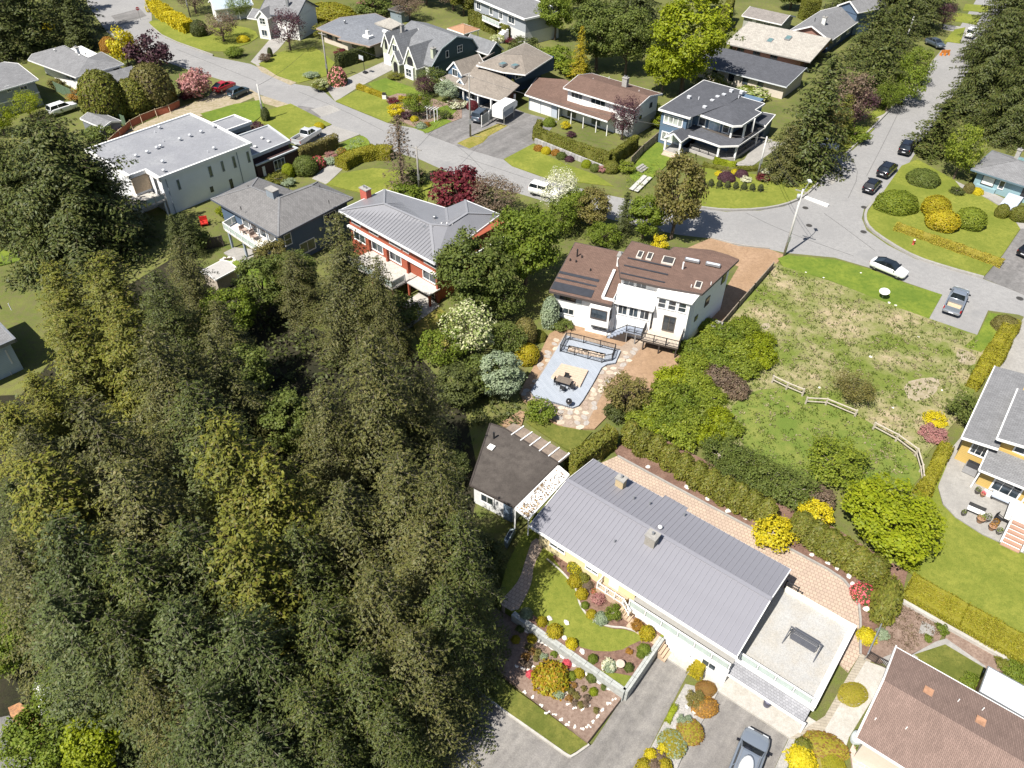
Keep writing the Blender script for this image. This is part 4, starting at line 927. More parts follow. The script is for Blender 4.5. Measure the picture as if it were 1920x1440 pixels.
H.win('y',.9,None,None,3,1,local=(1.05,w1+.2,1.6,3.2),fw=.12);H.win('y',uy+.9,None,None,3,1,local=(ux+1.6,ux+4.2,3.6,4.7),fw=.12)
H.win('y',ly+.9,None,None,3,1,local=(lx+1.5,lx+3.9,.3,2.3),fw=.14);H.posts([(lx+.15,ly+.2),(lx+4.2,ly+.2)],0,2.5,.14)
H.box('bench_wall',WHITE,lx+1.2,lx+4.4,ly-.1,ly+.1,0,.75)
sx,sy=H.loc(1905,1000,.8)
H.steps(sx-.75,sx+.75,sy-1.5,sy+.7,0,1.5,6,plain('red brown tread',(.36,.22,.16),.8,var=.1),'y',sides=WHITE)
for a in(-.83,.83):H.part('stair_rail',MB().bar((sx+a,sy-1.6,.5),(sx+a,sy+.8,2.0),.12,.5),WHITE)
H.box('deck',WHITE,sx-1.3,sx+4,sy+.7,sy+3.2,1.2,1.5)
# ------------------------------------------------------------------ white house with brown roof, middle of the picture
H=House('white_house','white two storey house with brown roof, white sunroom roofs and black railings','house',(1030,545),(1147,572),5.4)
BLKR=plain('brown black trim',(.07,.055,.05),.7)
yb1=10.4
# left wing: one long slope
a5=H.loc(1030,545,4.7);b5=H.loc(1147,572,4.7);c5=H.loc(1082,455,5.9);e5=H.loc(1165,472,5.9)
yA,yT=(a5[1]+b5[1])/2,(c5[1]+e5[1])/2;xA,xB=a5[0],b5[0];z5=lambda y:4.7+(y-yA)*1.2/(yT-yA)
H.walls(W_STUC,(xA+.4,xB-.2,yA+.7,yT-.4,0,4.6))
def slope(name,q,th,mat,parent=None):
    m=MB();n=len(q);m.add(list(q)+[(a,b,c-th)for a,b,c in q],[tuple(range(n)),tuple(range(n,2*n))[::-1]]+[(i,n+i,n+(i+1)%n,(i+1)%n)for i in range(n)]);return H.part(name,m,mat,parent=parent)
def edging(q,mat,parent,w=.1,h=.26,dz=-.13):
    m=MB()
    for i in range(len(q)):a,b=q[i],q[(i+1)%len(q)];m.bar((a[0],a[1],a[2]+dz),(b[0],b[1],b[2]+dz),w,h)
    return H.part('fascia',m,mat,parent=parent)
q=[(xA,yA,4.7),(xB,yA,4.7),(xB-.2,yT,5.9),(xA+.1,yT,5.9)]
r=slope('roof',q,.2,R_BROWN);edging(q,BLKR,r)
H.part('gable_wall',MB().prism([(xA+.5,yT-.6),(xB-.3,yT-.6),(xB-.3,yT-.4),(xA+.5,yT-.4)],4.5,5.6),W_STUC)
SP=plain('black solar pool heating panel',(.04,.042,.05),.5,var=.2,scale=1.5)
def slab(x0,x1,y0,y1,zf,mat,th=.06,name='solar_panel',parent=None):
    m=MB();vs=[(x0,y0,zf(y0)),(x1,y0,zf(y0)),(x1,y1,zf(y1)),(x0,y1,zf(y1))];vs+=[(a,b,c+th)for a,b,c in vs]
    m.add(vs,[(4,5,6,7),(0,1,5,4),(1,2,6,5),(2,3,7,6),(3,0,4,7)]);return H.part(name,m,mat,parent=parent)
for y0,y1 in((.35,1.6),(2.2,2.45),(3.1,3.5)):slab(xA+.06,xA+4.8,yA+y0,yA+y1,lambda y:z5(y)+.01,SP,parent=r)
for u,v,hh in((1082,481,1.0),(1091,483,.3),(1069,489,.3),(1080,492,.3),(1107,508,.3)):
    x,y=H.loc(u,v,5.5);H.vent(u,v,z5(y),hh,.2,BLACKM,'pipe')
yw=yA+.7
H.box('wall_band',plain('grey wall band',(.36,.38,.38),.8),xA+.35,xA+3.7,yw-.08,yw,3.3,4.5)
H.win('y',yw-.08,None,None,3,1,BLKR,local=(xA+1.1,xA+3.0,3.5,4.3));H.win('y',yw,None,None,3,1,local=(xA+.9,xA+2.9,1.5,2.4))
H.walls(W_STUC,(xB-2.4,xB-.05,yw-1.1,yw,1.7,4.2),name='bay');H.win('y',yw-1.1,None,None,1,1,BLKR,local=(xB-2.2,xB-.3,2.7,4.0));H.win('x',xB-.05,None,None,1,2,BLKR,face=1,local=(yw-1.0,yw-.2,2.7,3.9))
H.win('y',yw,None,None,2,1,GREYM,local=(xB-2.3,xB-.3,.5,1.4));H.box('plinth',W_STUC,xB-2.8,xB+.6,yw-.5,yw,0,.45)
# chimney and little roof terrace between the wings
cx,cy=H.loc(1163,482,6.6);H.chimney(cx+.1,cy,4.0,6.9,.7,.9,W_STUC,True,1)
tx0,tx1=xB-.5,7.1
H.walls(W_STUC,(xB-.3,7.3,yw+.2,yT-.6,0,4.1),name='link_wall');H.box('terrace_floor',R_FLATD,tx0,7.3,yw+.2,yT-.6,4.1,4.3)
m=MB();p0,p1=H.loc(1130,557,5.0),H.loc(1152,508,5.5);m.bar((p0[0],p0[1],4.85),(p1[0],p1[1],5.5),.3,.5);H.part('parapet',m,WHITE)
H.box('parapet',WHITE,p0[0],7.1,p0[1]-.1,p0[1]+.12,4.2,5.0);H.railing([(7.0,p0[1]),(7.0,p0[1]+2.6)],4.3,.95,WHITE,1.2,glassm=BALG)
# right wing
wl5=[(7.2,3.9),(11.6,3.8),(15.6,3.6),(18.0,11.3),(15.3,12.2),(11.3,11.0),(6.6,10.4),(6.6,6.2)]
H.part('wall',MB().prism(wl5,0,6.7),W_STUC)
zr=lambda y:6.95+(min(y,9.5)-3.3)*.06-max(0,y-9.5)*.1
P=[(7.1,3.25),(11.62,3.2),(16.1,3.55),(18.72,11.6),(17.4,12.2),(15.4,12.6),(11.25,11.4),(10.95,10.3),(6.45,10.75),(6.0,6.3)]
q=[(x,y,zr(y))for x,y in P];n=len(q);m=MB()
tri=tessellate_polygon([[Vector((p[0],p[1],0))for p in P]])
m.add(q,[t if(P[t[1]][0]-P[t[0]][0])*(P[t[2]][1]-P[t[0]][1])-(P[t[1]][1]-P[t[0]][1])*(P[t[2]][0]-P[t[0]][0])>0 else t[::-1]for t in tri])
m.add(q+[(x,y,z-.22)for x,y,z in q],[(i,n+i,n+(i+1)%n,(i+1)%n)for i in range(n)]);rw=H.part('roof',m,R_BROWN);edging(q,BLKR,rw)
for y0,y1 in((6.9,7.05),(5.4,5.55),(3.9,4.05)):slab(6.9,11.9,y0,y1,lambda y:zr(y)+.01,SP,.1,parent=rw)
for u,v,w,l in((1200,478,.5,1.2),(1218,481,.5,1.2),(1253,489,1.2,1.2),(1309,535,.6,1.1)):
    x,y=H.loc(u,v,7.3);H.sky(u,v,zr(y)+.02,w,l,.05,mat=plain('dark skylight',(.06,.055,.05),.2,spec=.8),frame=plain('pale frame',(.56,.52,.46),.5))
for u,v in((1298,488),(1337,496)):x,y=H.loc(u,v,7.3);H.sky(u,v,zr(y)+.02,1.5,.35,0,mat=SKYW,frame=GREYM)
H.vent(1280,503,zr(8),.8,.22,WHITE,'pipe');H.vent(1333,533,zr(5),.3,.12,WHITE,'pipe');H.vent(1296,538,zr(5),.3,.12,WHITE,'pipe')
# clerestory, white sunroom roof and bay
for k in range(3):H.win('y',3.85,None,None,2,1,local=(7.4+k*1.4,8.65+k*1.4,5.75,6.7),fw=.08)
WR=plain('white roof coating',(.72,.715,.70),.6,var=.04)
q=[(6.9,3.9,5.65),(11.4,3.9,5.65),(11.5,1.7,4.7),(7.1,1.62,4.7)][::-1]
r=slope('sunroom_roof',q,.16,WR);edging(q,WHITE,r,.08,.2,-.1)
ys=2.0;xs0,xs1=7.35,11.3
H.walls(W_STUC,(xs0,xs1,ys,4.2,0,4.75),name='sunroom_wall')
for k in range(3):a=xs0+.1+k*(xs1-xs0-.2)/3;H.win('y',ys,None,None,2,1,local=(a+.06,a+(xs1-xs0-.2)/3-.1,3.0,4.5),fw=.08)
q=[(11.45,3.75,6.85),(15.9,3.75,6.8),(15.4,2.2,6.4),(11.4,2.3,6.4)][::-1]
r=slope('bay_roof',q,.2,WR);edging(q,WHITE,r,.08,.22,-.1)
yb=2.5;xb0,xb1=11.45,15.2
H.walls(W_STUC,(xb0,xb1,yb,4.2,0,6.3),name='bay_wall')
for k in range(3):a=xb0+.2+k*(xb1-xb0-.4)/3;H.win('y',yb,None,None,1,2,local=(a+.06,a+(xb1-xb0-.4)/3-.12,4.7,6.0),fw=.09)
H.win('y',yb,None,None,2,1,plain('dark bronze frame',(.10,.085,.07),.6),local=(12.6,14.0,1.85,3.9))
nx_=(18.0-15.6)/(11.3-3.6)
for y0,y1,z0,z1 in((6.2,7.2,3.4,4.6),(9.6,10.6,4.6,6.2),(4.2,4.9,2.6,3.3)):
    m=MB();f=lambda y,d:(15.6+(y-3.6)*nx_+d,y-d*nx_)
    P4=[f(y0,-.02),f(y0,.06),f(y1,.06),f(y1,-.02)];w=H.part('window',MB().prism(P4,z0,z1),BLKR);P4=[f(y0+.1,.05),f(y0+.1,.08),f(y1-.1,.08),f(y1-.1,.05)];H.part('pane',MB().prism(P4,z0+.1,z1-.1),GLASS,parent=w)
# rear timber deck with black railing and its stairs
DZ=1.7;d0=H.loc(1202,636,DZ);d1=H.loc(1267,650,DZ);d2=H.loc(1288,622,DZ)
DKW=plain('sand deck boards',(.50,.42,.34),.8,var=.12)
dx0,dx1,dy0=d0[0],d1[0]+.3,(d0[1]+d1[1])/2-.1
for k in range(9):yy=dy0+k*(yb-dy0)/9;H.box('deck_board',DKW,dx0,dx1,yy,yy+(yb-dy0)/9-.02,DZ-.05,DZ)
H.box('deck_frame',DARKW,dx0+.02,dx1-.02,dy0+.02,yb-.02,DZ-.3,DZ-.06)
H.railing([(dx0,yb-.6),(dx0,dy0),(dx1,dy0),(dx1,yb)],DZ,.95,BLACKM,1.25,.15)
H.posts([(dx0+.3,dy0+.2),((dx0+dx1)/2,dy0+.2),(dx1-.2,dy0+.2)],0,DZ-.3,.14,DARKW)
l0=H.loc(1178,610,DZ)
H.box('landing',plain('blue grey landing',(.24,.27,.33),.7),dx0-1.9,dx0,dy0+.75,dy0+1.9,DZ-.12,DZ-.01);H.railing([(dx0-1.9,dy0+.78),(dx0-.05,dy0+.78)],DZ,.9,BLACKM,.95,.15)
H.steps(dx0-4.0,dx0-1.9,dy0+.75,dy0+1.8,0,DZ,6,plain('blue grey tread',(.24,.27,.33),.7),'x',sides=DARKW)
H.part('stair_rail',MB().bar((dx0-4.0,dy0+.75,.9),(dx0-1.9,dy0+.75,DZ+.9),.07).bar((dx0-4.0,dy0+.75,0),(dx0-4.0,dy0+.75,.95),.08),BLACKM)
H.posts([(dx0-1.8,dy0+.85),(dx0-.8,dy0+.85)],0,DZ-.1,.12,GREYM)
h5=H
# concrete side steps beyond the right wall
H.steps(17.6,18.8,4.6,7.6,0.0,1.1,6,CONC,'y','side_steps')
# ------------------------------------------------------------------ grey pool deck with pit and railing
PD='pool_deck'
pg=[(1060,628),(1164,657),(1154,680),(1139,682),(1128,689),(1110,722),(1093,750),(1085,760),(1074,764),(1040,754),(1002,743),(995,733),(1022,690),(1052,640)]
o0=G(1060,700);T=thing(PD,'grey composite board deck with railed stone pit behind the white house','deck',(o0[0],o0[1],0))
lw=lambda u,v,z=.42:tuple(G(u,v,z)-o0)
GDK=brick_mat('grey composite boards',(.335,.365,.41),(.30,.33,.375),(.2,.22,.25),3.0,.15,.012,.7,rot=1.1,noise=.08)
outer=[lw(u,v)for u,v in pg];pit=[lw(u,v)for u,v in((1066,647),(1136,663),(1133,672),(1063,659))]
# deck boards around the pit: outer ring split into four convex pieces
m=MB();cut=[lw(1050,662),lw(1135,681)]
tri=tessellate_polygon([[Vector((*p,0))for p in outer],[Vector((*p,0))for p in pit[::-1]]]);allp=outer+pit[::-1]
def upw(t):
    A,B,C=(allp[i]for i in t);return t if(B[0]-A[0])*(C[1]-A[1])-(B[1]-A[1])*(C[0]-A[0])>0 else t[::-1]
m.add([(x,y,.42)for x,y in allp],[upw(t)for t in tri])
n=len(outer);ring=[(x,y,.42)for x,y in outer];m.add(ring+[(x,y,0)for x,y in outer],[(i,n+i,n+(i+1)%n,(i+1)%n)for i in range(n)]);m.add(ring+[(x,y,0)for x,y in outer],[(i,(i+1)%n,n+(i+1)%n,n+i)for i in range(n)])
m.build('deck_boards',GDK,T)
m=MB();n=4;m.add([(x,y,.42)for x,y in pit]+[(x,y,.12)for x,y in pit],[(i,(i+1)%n,n+(i+1)%n,n+i)for i in range(n)]+[(i,n+i,n+(i+1)%n,(i+1)%n)for i in range(n)]);m.build('pit_wall',BLACKM,T)
pb=[lw(u,v,.16)for u,v in((1067,650),(1136,665),(1133,676),(1062,662))]
MB().prism(pb,.1,.16).build('pit_floor',FLAG,T)
_r=random.Random(9);cb=[MB().lathe([(.02,-.05),(.13,0),(.1,.07),(.02,.1)],6).mesh('cobble',plain('cobble %d'%k,[(.45,.36,.28),(.36,.29,.23),(.54,.45,.36)][k],.85,var=.2))for k in range(3)]
for k in range(110):
    a,b=_r.random(),_r.random();x=(pb[0][0]*(1-a)+pb[1][0]*a)*(1-b)+(pb[3][0]*(1-a)+pb[2][0]*a)*b;y=(pb[0][1]*(1-a)+pb[1][1]*a)*(1-b)+(pb[3][1]*(1-a)+pb[2][1]*a)*b
    o=link('cobble',_r.choice(cb),T);o.location=(x,y,.17);s=_r.uniform(.7,1.5);o.scale=(s,s*.8,s);o.rotation_euler.z=_r.uniform(0,6)
class _R(House):
    def __init__(s,t):s.t=t
_R(T).railing([lw(*p)for p in((1050,659),(1061,637),(1069,637),(1094,643),(1125,651),(1153,658),(1147,676),(1128,680),(1102,673),(1077,666))],.42,.95,BLACKM,2.4,.16,closed=True)
p4=[G(u,v,.72)for u,v in((1053,680.5),(1103,693),(1088,723),(1033.6,705.5))]
T=thing('timber_platform','low pale timber platform on the grey deck','platform',(p4[3][0],p4[3][1],.42))
MB().prism([tuple(p-p4[3])for p in p4],0,.22).build('frame',plain('pale platform rim',(.60,.50,.38),.7),T)
a,b,c,d=(p-p4[3]for p in p4)
for k in range(8):
    f0,f1=(k+.06)/8,(k+.96)/8;MB().prism([tuple(a*(1-f0)+d*f0),tuple(b*(1-f0)+c*f0),tuple(b*(1-f1)+c*f1),tuple(a*(1-f1)+d*f1)],.2,.26).build('board',plain('pale platform board',(.50,.37,.28),.75,var=.1),T)
# ------------------------------------------------------------------ red cedar house with light grey metal hip roof
H=House('red_house','three storey red cedar house with light grey metal hip roof','house',(635,395),(815,494),6.1)
LL=H.L;
def hp(u,v,z):x,y=H.loc(u,v,z);return(x,y,z)
E1,E2,E3=(0,0,6.1),(LL,0,6.1),(*H.loc(938,402,6.1),6.1)
R1,R2,R3=hp(720,382,7.5),hp(807,421,7.4),hp(840,423,7.4);R4=hp(876,400,7.4);TL=(-.1,7.6,6.1);V1=hp(836,390,6.2);TOPC=hp(872,375,6.15)
m=MB()
pts=[E1,E2,E3,R1,R2,R3,R4,TL,V1,TOPC]
fs=[(0,1,4,3),(1,2,6,5,4),(0,3,7),(3,4,5,8,7),(5,6,9,8),(6,2,9)]
m.add(pts,fs);m.add([(a,b,c-.2)for a,b,c in pts],[f[::-1]for f in fs]);r7=H.part('roof',m,R_METAL)
m=MB()
for a,b in((E1,R1),(TL,R1),(R1,R2),(R2,R3),(R3,R4),(E2,R2),(R4,E3),(R4,TOPC),(R3,V1)):m.bar((a[0],a[1],a[2]+.05),(b[0],b[1],b[2]+.05),.3,.06)
H.part('ridge_cap',m,R_METAL2,parent=r7)
m=MB()
for a,b in((E1,E2),(E2,E3),(E3,TOPC),(TL,V1),(TL,E1)):m.bar((a[0],a[1],a[2]-.1),(b[0],b[1],b[2]-.1),.12,.26)
H.part('gutter',m,plain('white gutter',(.66,.66,.66),.5),parent=r7)
# standing seams, joined (too fine to pick apart at this distance)
m=MB();yr=(R1[1]+R2[1])/2
for k in range(1,int(LL/.5)):
    x=k*.5
    if x<R1[0]:t=x/R1[0]
    elif x>R2[0]:t=max(0,(LL-x)/(LL-R2[0]))
    else:t=1
    if t>.05:m.bar((x,.02,6.13),(x,yr*t,6.13+(7.45-6.1)*t),.035,.05)
    if .5<x<LL-4:
        t2=min(1,x/R1[0]);yv=TL[1]
        m.bar((x,yr+0.1,7.42 if t2==1 else 6.1+1.35*t2),(x,yv-.05,6.14),.035,.05)if t2==1 else None
for k in range(1,26):
    f=k/26;a=Vector(E2)*(1-f)+Vector(E3)*f;tgt=(Vector(R2)*(1-f)+Vector(R4)*f)+Vector((0,0,.03));a.z+=.03;m.bar(a,tgt,.035,.05)
tag(H.part('roof_seams',m,R_METAL2,parent=r7),None,None,None,'stuff')
H.walls(W_RED,(.7,LL-.7,.9,7.0,0,5.9),(10.8,LL-.7,6.0,12.6,0,5.9))
H.box('band',WHITE,.5,LL-.45,.55,.9,3.75,4.0);H.box('band',WHITE,LL-.7,LL-.45,.9,12.6,3.75,4.0)
H.box('porch_roof',plain('pale porch roof',(.45,.43,.40),.7),LL-4.2,LL-.3,-.9,.9,1.85,2.0)
H.posts([(LL-.5,-.7),(LL-4.1,-.7)],0,1.85,.25,W_RED);H.posts([(LL-.55,.72),(LL-5.6,.6),(LL-9.4,.6),(LL-12.8,.6)],0,3.75,.28,W_RED)
for a,b in((1.2,3.0),(4.6,6.4),(8.4,10.6),(10.9,12.0),(14.6,16.9)):H.win('y',.9,None,None,2,1,local=(a,b,4.6,5.75),fw=.1)
for a,b in((1.3,3.6),(4.8,7.0),(8.2,10.4),(14.2,16.6)):H.win('y',.9,None,None,2,1,local=(a,b,2.25,3.6),fw=.1)
H.win('y',.9,None,None,3,2,CREAM,local=(LL-3.6,LL-1.3,.1,1.75),fw=.1);H.win('x',LL-.7,None,None,2,1,face=1,local=(2.5,5.0,4.5,5.7));H.win('x',LL-.7,None,None,2,1,face=1,local=(2.5,5.0,2.2,3.5))
H.box('deck',CONCW,4.6,LL-4.4,-3.0,.9,1.75,1.95);H.railing([(4.7,-2.95),(LL-4.5,-2.95),(LL-4.5,-.9)],1.95,.95,GREYM,1.6,glassm=BALG);H.posts([(5,-2.7),(9,-2.7),(LL-4.8,-2.7)],0,1.75,.22,W_RED)
H.chimney(-.2,4.6,5.8,7.3,1.3,.8,plain('red chimney brick',(.40,.10,.07),.85,var=.2,scale=8),True,2)
for u,v,k in((815,410,'cowl'),(798,428,'box'),(828,424,'pipe'),(787,419,'pipe'),(838,424,'pipe'),(848,426,'pipe')):x,y=H.loc(u,v,7.1);H.vent(u,v,6.95,.45,.2,GREYM if k!='pipe' else WHITE,k)
h7=H
# ------------------------------------------------------------------ steel blue hip house with glass railed deck
H=House('blue_hip_house','steel blue house with grey hip roof and white glass railed deck','house',(395,373),(522,444),5.2)
H.walls(W_STEEL,(.6,13.3,.8,7.2,0,5.0),(7.2,13.2,7.2,11.6,0,5.0))
R_H8=R_MID
pts=[(0,0,5.2),(14.1,0,5.2),(13.6,12.4,5.2),(6.6,12.2,5.2),(6.2,8.4,5.2),(-.4,7.6,5.2),(9.0,4.4,6.8),(9.3,9.2,6.7),(3.6,4.0,6.6)]
fs=[(0,1,6,8),(1,2,7,6),(2,3,7),(3,4,6,7),(4,5,8,6),(5,0,8)]
m=MB().add(pts,fs).add([(a,b,c-.2)for a,b,c in pts],[f[::-1]for f in fs]);r8=H.part('roof',m,R_H8)
m=MB()
for i in range(6):a,b=pts[i],pts[(i+1)%6];m.bar((a[0],a[1],a[2]-.1),(b[0],b[1],b[2]-.1),.1,.22)
H.part('gutter',m,plain('dark gutter',(.10,.11,.13),.5),parent=r8)
m=MB()
for a,b in((0,8),(5,8),(8,6),(1,6),(6,7),(2,7),(3,7)):m.bar((pts[a][0],pts[a][1],pts[a][2]+.02),(pts[b][0],pts[b][1],pts[b][2]+.02),.25,.05)
H.part('ridge_cap',m,R_GREY,parent=r8)
x,y=H.loc(512,366,6.8);H.chimney(x,y,5.6,7.6,1.5,.9,plain('blue grey chimney',(.20,.23,.26),.8),True,0)
for u,v in((466,352),(452,392),(600,352),(617,380),(542,355)):H.vent(u,v,6.1,.35,.12,BLACKM,'pipe')
# front deck (left picture side)
dk=[H.loc(u,v,2.7)for u,v in((421,430),(492,478),(526,458),(452,412))]
H.part('deck',MB().prism(dk,2.5,2.7),plain('pale vinyl deck',(.58,.55,.50),.7));H.railing([dk[3],dk[0],dk[1],dk[2]],2.7,1.0,WHITE,1.4,glassm=BALG,top=.1)
for f in(.05,.45,.85):p=np.array(dk[0])*(1-f)+np.array(dk[1])*f;H.posts([(p[0]+.05,p[1]+.25)],0,2.5,.25,plain('blue grey post',(.25,.29,.34)))
for k in range(4):H.win('y',.8,None,None,1,1,local=(5.2+k*1.8,6.7+k*1.8,2.9,4.8),fw=.12)
H.win('x',13.3,None,None,1,2,face=1,local=(1.2,2.3,2.9,4.5));H.win('x',13.3,None,None,2,1,face=1,local=(3.2,5.6,.7,2.3));H.win('x',13.3,None,None,2,1,face=1,local=(7.5,9.5,3.4,4.6))
h8=H
# ------------------------------------------------------------------ white flat roofed block with garages
H=House('white_flat_house','large white flat roofed house with rooftop vents and dark brick garage','house',(299,335),(470,270),5.6)
LL=H.L;bt=H.loc(365,212,5.6);bl=H.loc(210,265,5.6);st=H.loc(396,229,5.6);c1=H.loc(270,321,5.6)
WH9=plain('white panel wall',(.74,.75,.77),.7,var=.04,scale=.6)
poly=[(0,0),(LL,0),(LL+.1,st[1]),(LL-.1,bt[1]),(1.0,bl[1]),(-2.4,bl[1]-.1),(-2.4,c1[1]),(0,c1[1])]
H.flat(R_FLAT,poly,5.6,.3,WHITE,.2);
ins=[(.15,.15),(LL-.15,.15),(LL-.15,bt[1]-.2),(-2.2,bt[1]-.3),(-2.2,c1[1]+.1),(.15,c1[1]+.1)]
H.part('wall',MB().prism(ins,0,5.35),WH9)
for(p,q)in(((330,338),(340,354)),((389,313),(400,330)),((413,303),(422,320)),((434,294),(444,313)),((461,285),(470,303))):H.win('y',.15,p,q,1,1,plain('slate frame',(.20,.22,.23)),pane=glass('green grey glass',(.10,.13,.11)))
for(p,q)in(((393,351),(401,358)),((429,337),(439,353))):H.win('y',.15,p,q,1,1,BLACKM)
H.win('x',.15,None,None,1,1,BLACKM,local=(1.4,2.2,2.5,5.0))
m=MB()
for u,v in((443,285),(311,338)):a,z=H.onwall(u,v,'y',.08);m.tube([(a,.08,0.05),(a,.08,5.3)],.05,6)
H.part('downpipe',m,plain('slate pipe',(.22,.26,.31),.5))
for u,v,k in((300,242,'cowl'),(302,277,'cowl'),(338,264,'cowl'),(357,257,'cowl'),(378,250,'cowl'),(402,240,'cowl'),(295,280,'cowl'),(277,288,'cowl'),(256,295,'cowl'),(251,293,'pipe'),(306,306,'cowl'),(308,323,'cowl'),(402,281,'cowl'),(307,266,'pipe'),(291,249,'pipe'),(390,286,'pipe')):H.vent(u,v,5.6,.5 if k=='cowl' else .3,.19 if k=='cowl' else .14,plain('galvanised white',(.62,.63,.65),.4,.2),k)
# balcony at the left
H.box('balcony',CONCW,-4.5,-.2,-.3,c1[1]+1,2.4,2.6);H.railing([(-4.4,-.2),(-.1,-.2)],2.6,.95,GREYM,1.4,glassm=BALG);H.posts([(-4.3,0),(-.4,-.1)],0,2.4,.2)
H.box('wood_soffit',NEWW,-2.3,.1,c1[1]-.06,c1[1]+.1,3.0,5.2)
# small sage box and dark brick garage
g0=H.loc(402,231,3.6);g1=H.loc(440,217,3.6);g2=H.loc(470,229,3.6)
P1=[(LL+.12,g2[1]),(g2[0],g2[1]-.1),(g1[0],g1[1]),(LL+.12,g1[1])]
H.flat(R_FLAT,P1,3.6,.22,WHITE,.2);H.part('wall',MB().prism([(LL,g2[1]+.15),(g2[0]-.15,g2[1]+.05),(g1[0]-.15,g1[1]-.15),(LL,g1[1]-.15)],0,3.35),W_GREY,label=None)
H.win('y',g2[1]+.1,None,None,2,1,BLACKM,local=(g2[0]-3.0,g2[0]-1.2,1.6,2.6))
k0=H.loc(475,293,3.0);k1=H.loc(543,265,3.0);k2=H.loc(493,240,3.0)
P2=[(LL+.15,k0[1]),(k1[0],k1[1]),(k2[0]+1.0,k2[1]),(LL+.15,k2[1]+.3)]
H.flat(R_FLAT,P2,3.0,.25,plain('slate coping',(.45,.47,.48),.5),.2);H.part('wall',MB().prism([(LL+.2,k0[1]+.2),(k1[0]-.2,k1[1]+.2),(k2[0]+.7,k2[1]-.2),(LL+.2,k2[1])],0,2.75),W_BRICK)
j0=H.loc(478,308,2.3);j1=H.loc(556,276,2.3)
H.walls(W_BRICK,(LL+.3,j1[0],j0[1],k0[1],0,2.0),name='front_wall');m=MB();m.bar((LL+.2,j0[1]-.1,2.1),(j1[0]+.2,j1[1]-.1,2.1),.25,.22);m.bar((j1[0]+.1,j1[1]-.1,2.1),(k1[0]+.3,k1[1],2.1),.25,.2);H.part('coping',m,plain('slate coping',(.45,.47,.48)))
H.door('y',j0[1],(491,313),(500,330));H.win('y',j0[1],(512,302),(536,312),3,1)
for u,v in((492,261),(504,267),(479,277)):H.vent(u,v,3.0,.35,.2,WHITE,'cowl')
h9=H
# ------------------------------------------------------------------ house at the left edge
H=House('grey_wall_house','pale grey walled house with slate flat roof at the left edge','house',(-45,668),(28,636),4.2)
H.walls(W_LBLUE,(-6,H.L-.5,.7,8.6,0,4.0));H.flat(R_GREY,[(-6,0),(H.L,0),(H.L,9.2),(-6,9.2)],4.2,.2,GREYM,.1)
H.win('y',.7,(8,657),(24,680),1,1);H.win('y',.7,(18,698),(30,715),1,1)
H.vent(2,578,4.2,.6,.2,BLACKM,'pipe');H.vent(21,580,4.2,.8,.1,WHITE,'pipe')
# ------------------------------------------------------------------ garden shed with pale metal roof, small grey hut, far left shed
H=House('shed','small garden shed with pale ribbed metal roof below the glass deck','shed',(404,523),(442,503),2.0)
H.walls(WOOD,(.1,H.L-.1,.1,2.6,0,1.95));H.gable(plain('pale ribbed metal',(.46,.44,.41),.5,.2,.1),-.1,H.L+.1,-.1,2.8,2.0,.35)
H=House('hut','small grey hut by the green fence at upper left','shed',(150,222),(192,240),2.1)
H.walls(plain('grey hut wall',(.16,.17,.19)),(.15,H.L-.15,.15,3.2,0,2.0));H.gable(R_GREY,0,H.L,0,3.4,2.1,.5,wall=plain('grey hut wall',(.16,.17,.19)),ov=.15)
H=House('shed','pale shed roof peeping out of the trees at bottom left','shed',(78,1340),(112,1322),2.2)
H.walls(W_NAVY,(.1,2.3,.1,2.6,0,2.1));H.flat(plain('pale shed roof',(.58,.58,.58),.6,var=.12),[(0,0),(2.4,0),(2.4,2.7),(0,2.7)],2.2,.1,WHITE,.05,.14)
# ------------------------------------------------------------------ brown roofed white house with garage doors
H=House('garage_house','two storey white house with brown roof and double white garage doors','house',(984,177),(1140,227),2.7)
LL=H.L
H.walls(plain('pale grey blue wall',(.36,.40,.46),.7),(.5,6.6,.6,6.6,0,2.6));H.walls(W_STUC,(6.6,LL,2.2,9.5,0,2.8),name='lower_wall')
q0=(H.loc(1055,165,5.2));u1=H.loc(1192,205,5.2);u2=H.loc(1245,174,5.2);u3=H.loc(1100,137,5.2)
m=MB();ql=[(0,0,2.7),(LL,-.1,2.7),(LL,4.2,3.9),(3.5,7.2,4.1),(-2.4,6.6,3.2)]
m.add(ql+[(a,b,c-.2)for a,b,c in ql],[(0,1,2,3,4),(9,8,7,6,5)]+[(i,5+i,5+(i+1)%5,(i+1)%5)for i in range(5)]);r=H.part('garage_roof',m,R_BROWN)
m=MB();m.bar((0,-.04,2.6),(LL,-.14,2.6),.1,.22);m.bar((0,0,2.6),(-2.4,6.6,3.1),.1,.2);H.part('fascia',m,WHITE,parent=r)
x0,x1,y0,y1=q0[0],u1[0],(q0[1]+u1[1])/2,(u2[1]+u3[1])/2
H.walls(W_STUC,(x0+.5,x1-.5,y0+.7,y1-.5,2.4,5.1),name='upper_wall');H.walls(plain('grey lower wall',(.40,.40,.40),.8),(x0+.5,x1-.45,y0+.9,y1-.5,0,2.5),name='lower_wall')
r=H.gable(R_BROWN,x0,x1,y0,y1,5.2,.9,wall=W_STUC,ov=.5,base=5.0);x,y=H.loc(1172,160,6.0);H.chimney(x,y,5.2,7.2,.9,.7,plain('grey stone chimney',(.30,.29,.27),.85,var=.3,scale=8),True,2)
for a,b,n in((1.2,3.6,3),(5.2,8.2,3)):H.win('y',y0+.7,None,None,n,1,local=(x0+a,x0+b,3.7,4.8),fw=.12)
for a in(.8,3.2):H.door('y',.6,None,None,plain('white garage door',(.7,.69,.67)),local=(a,a+2.2,0,2.1),name='garage_door',panels=4)
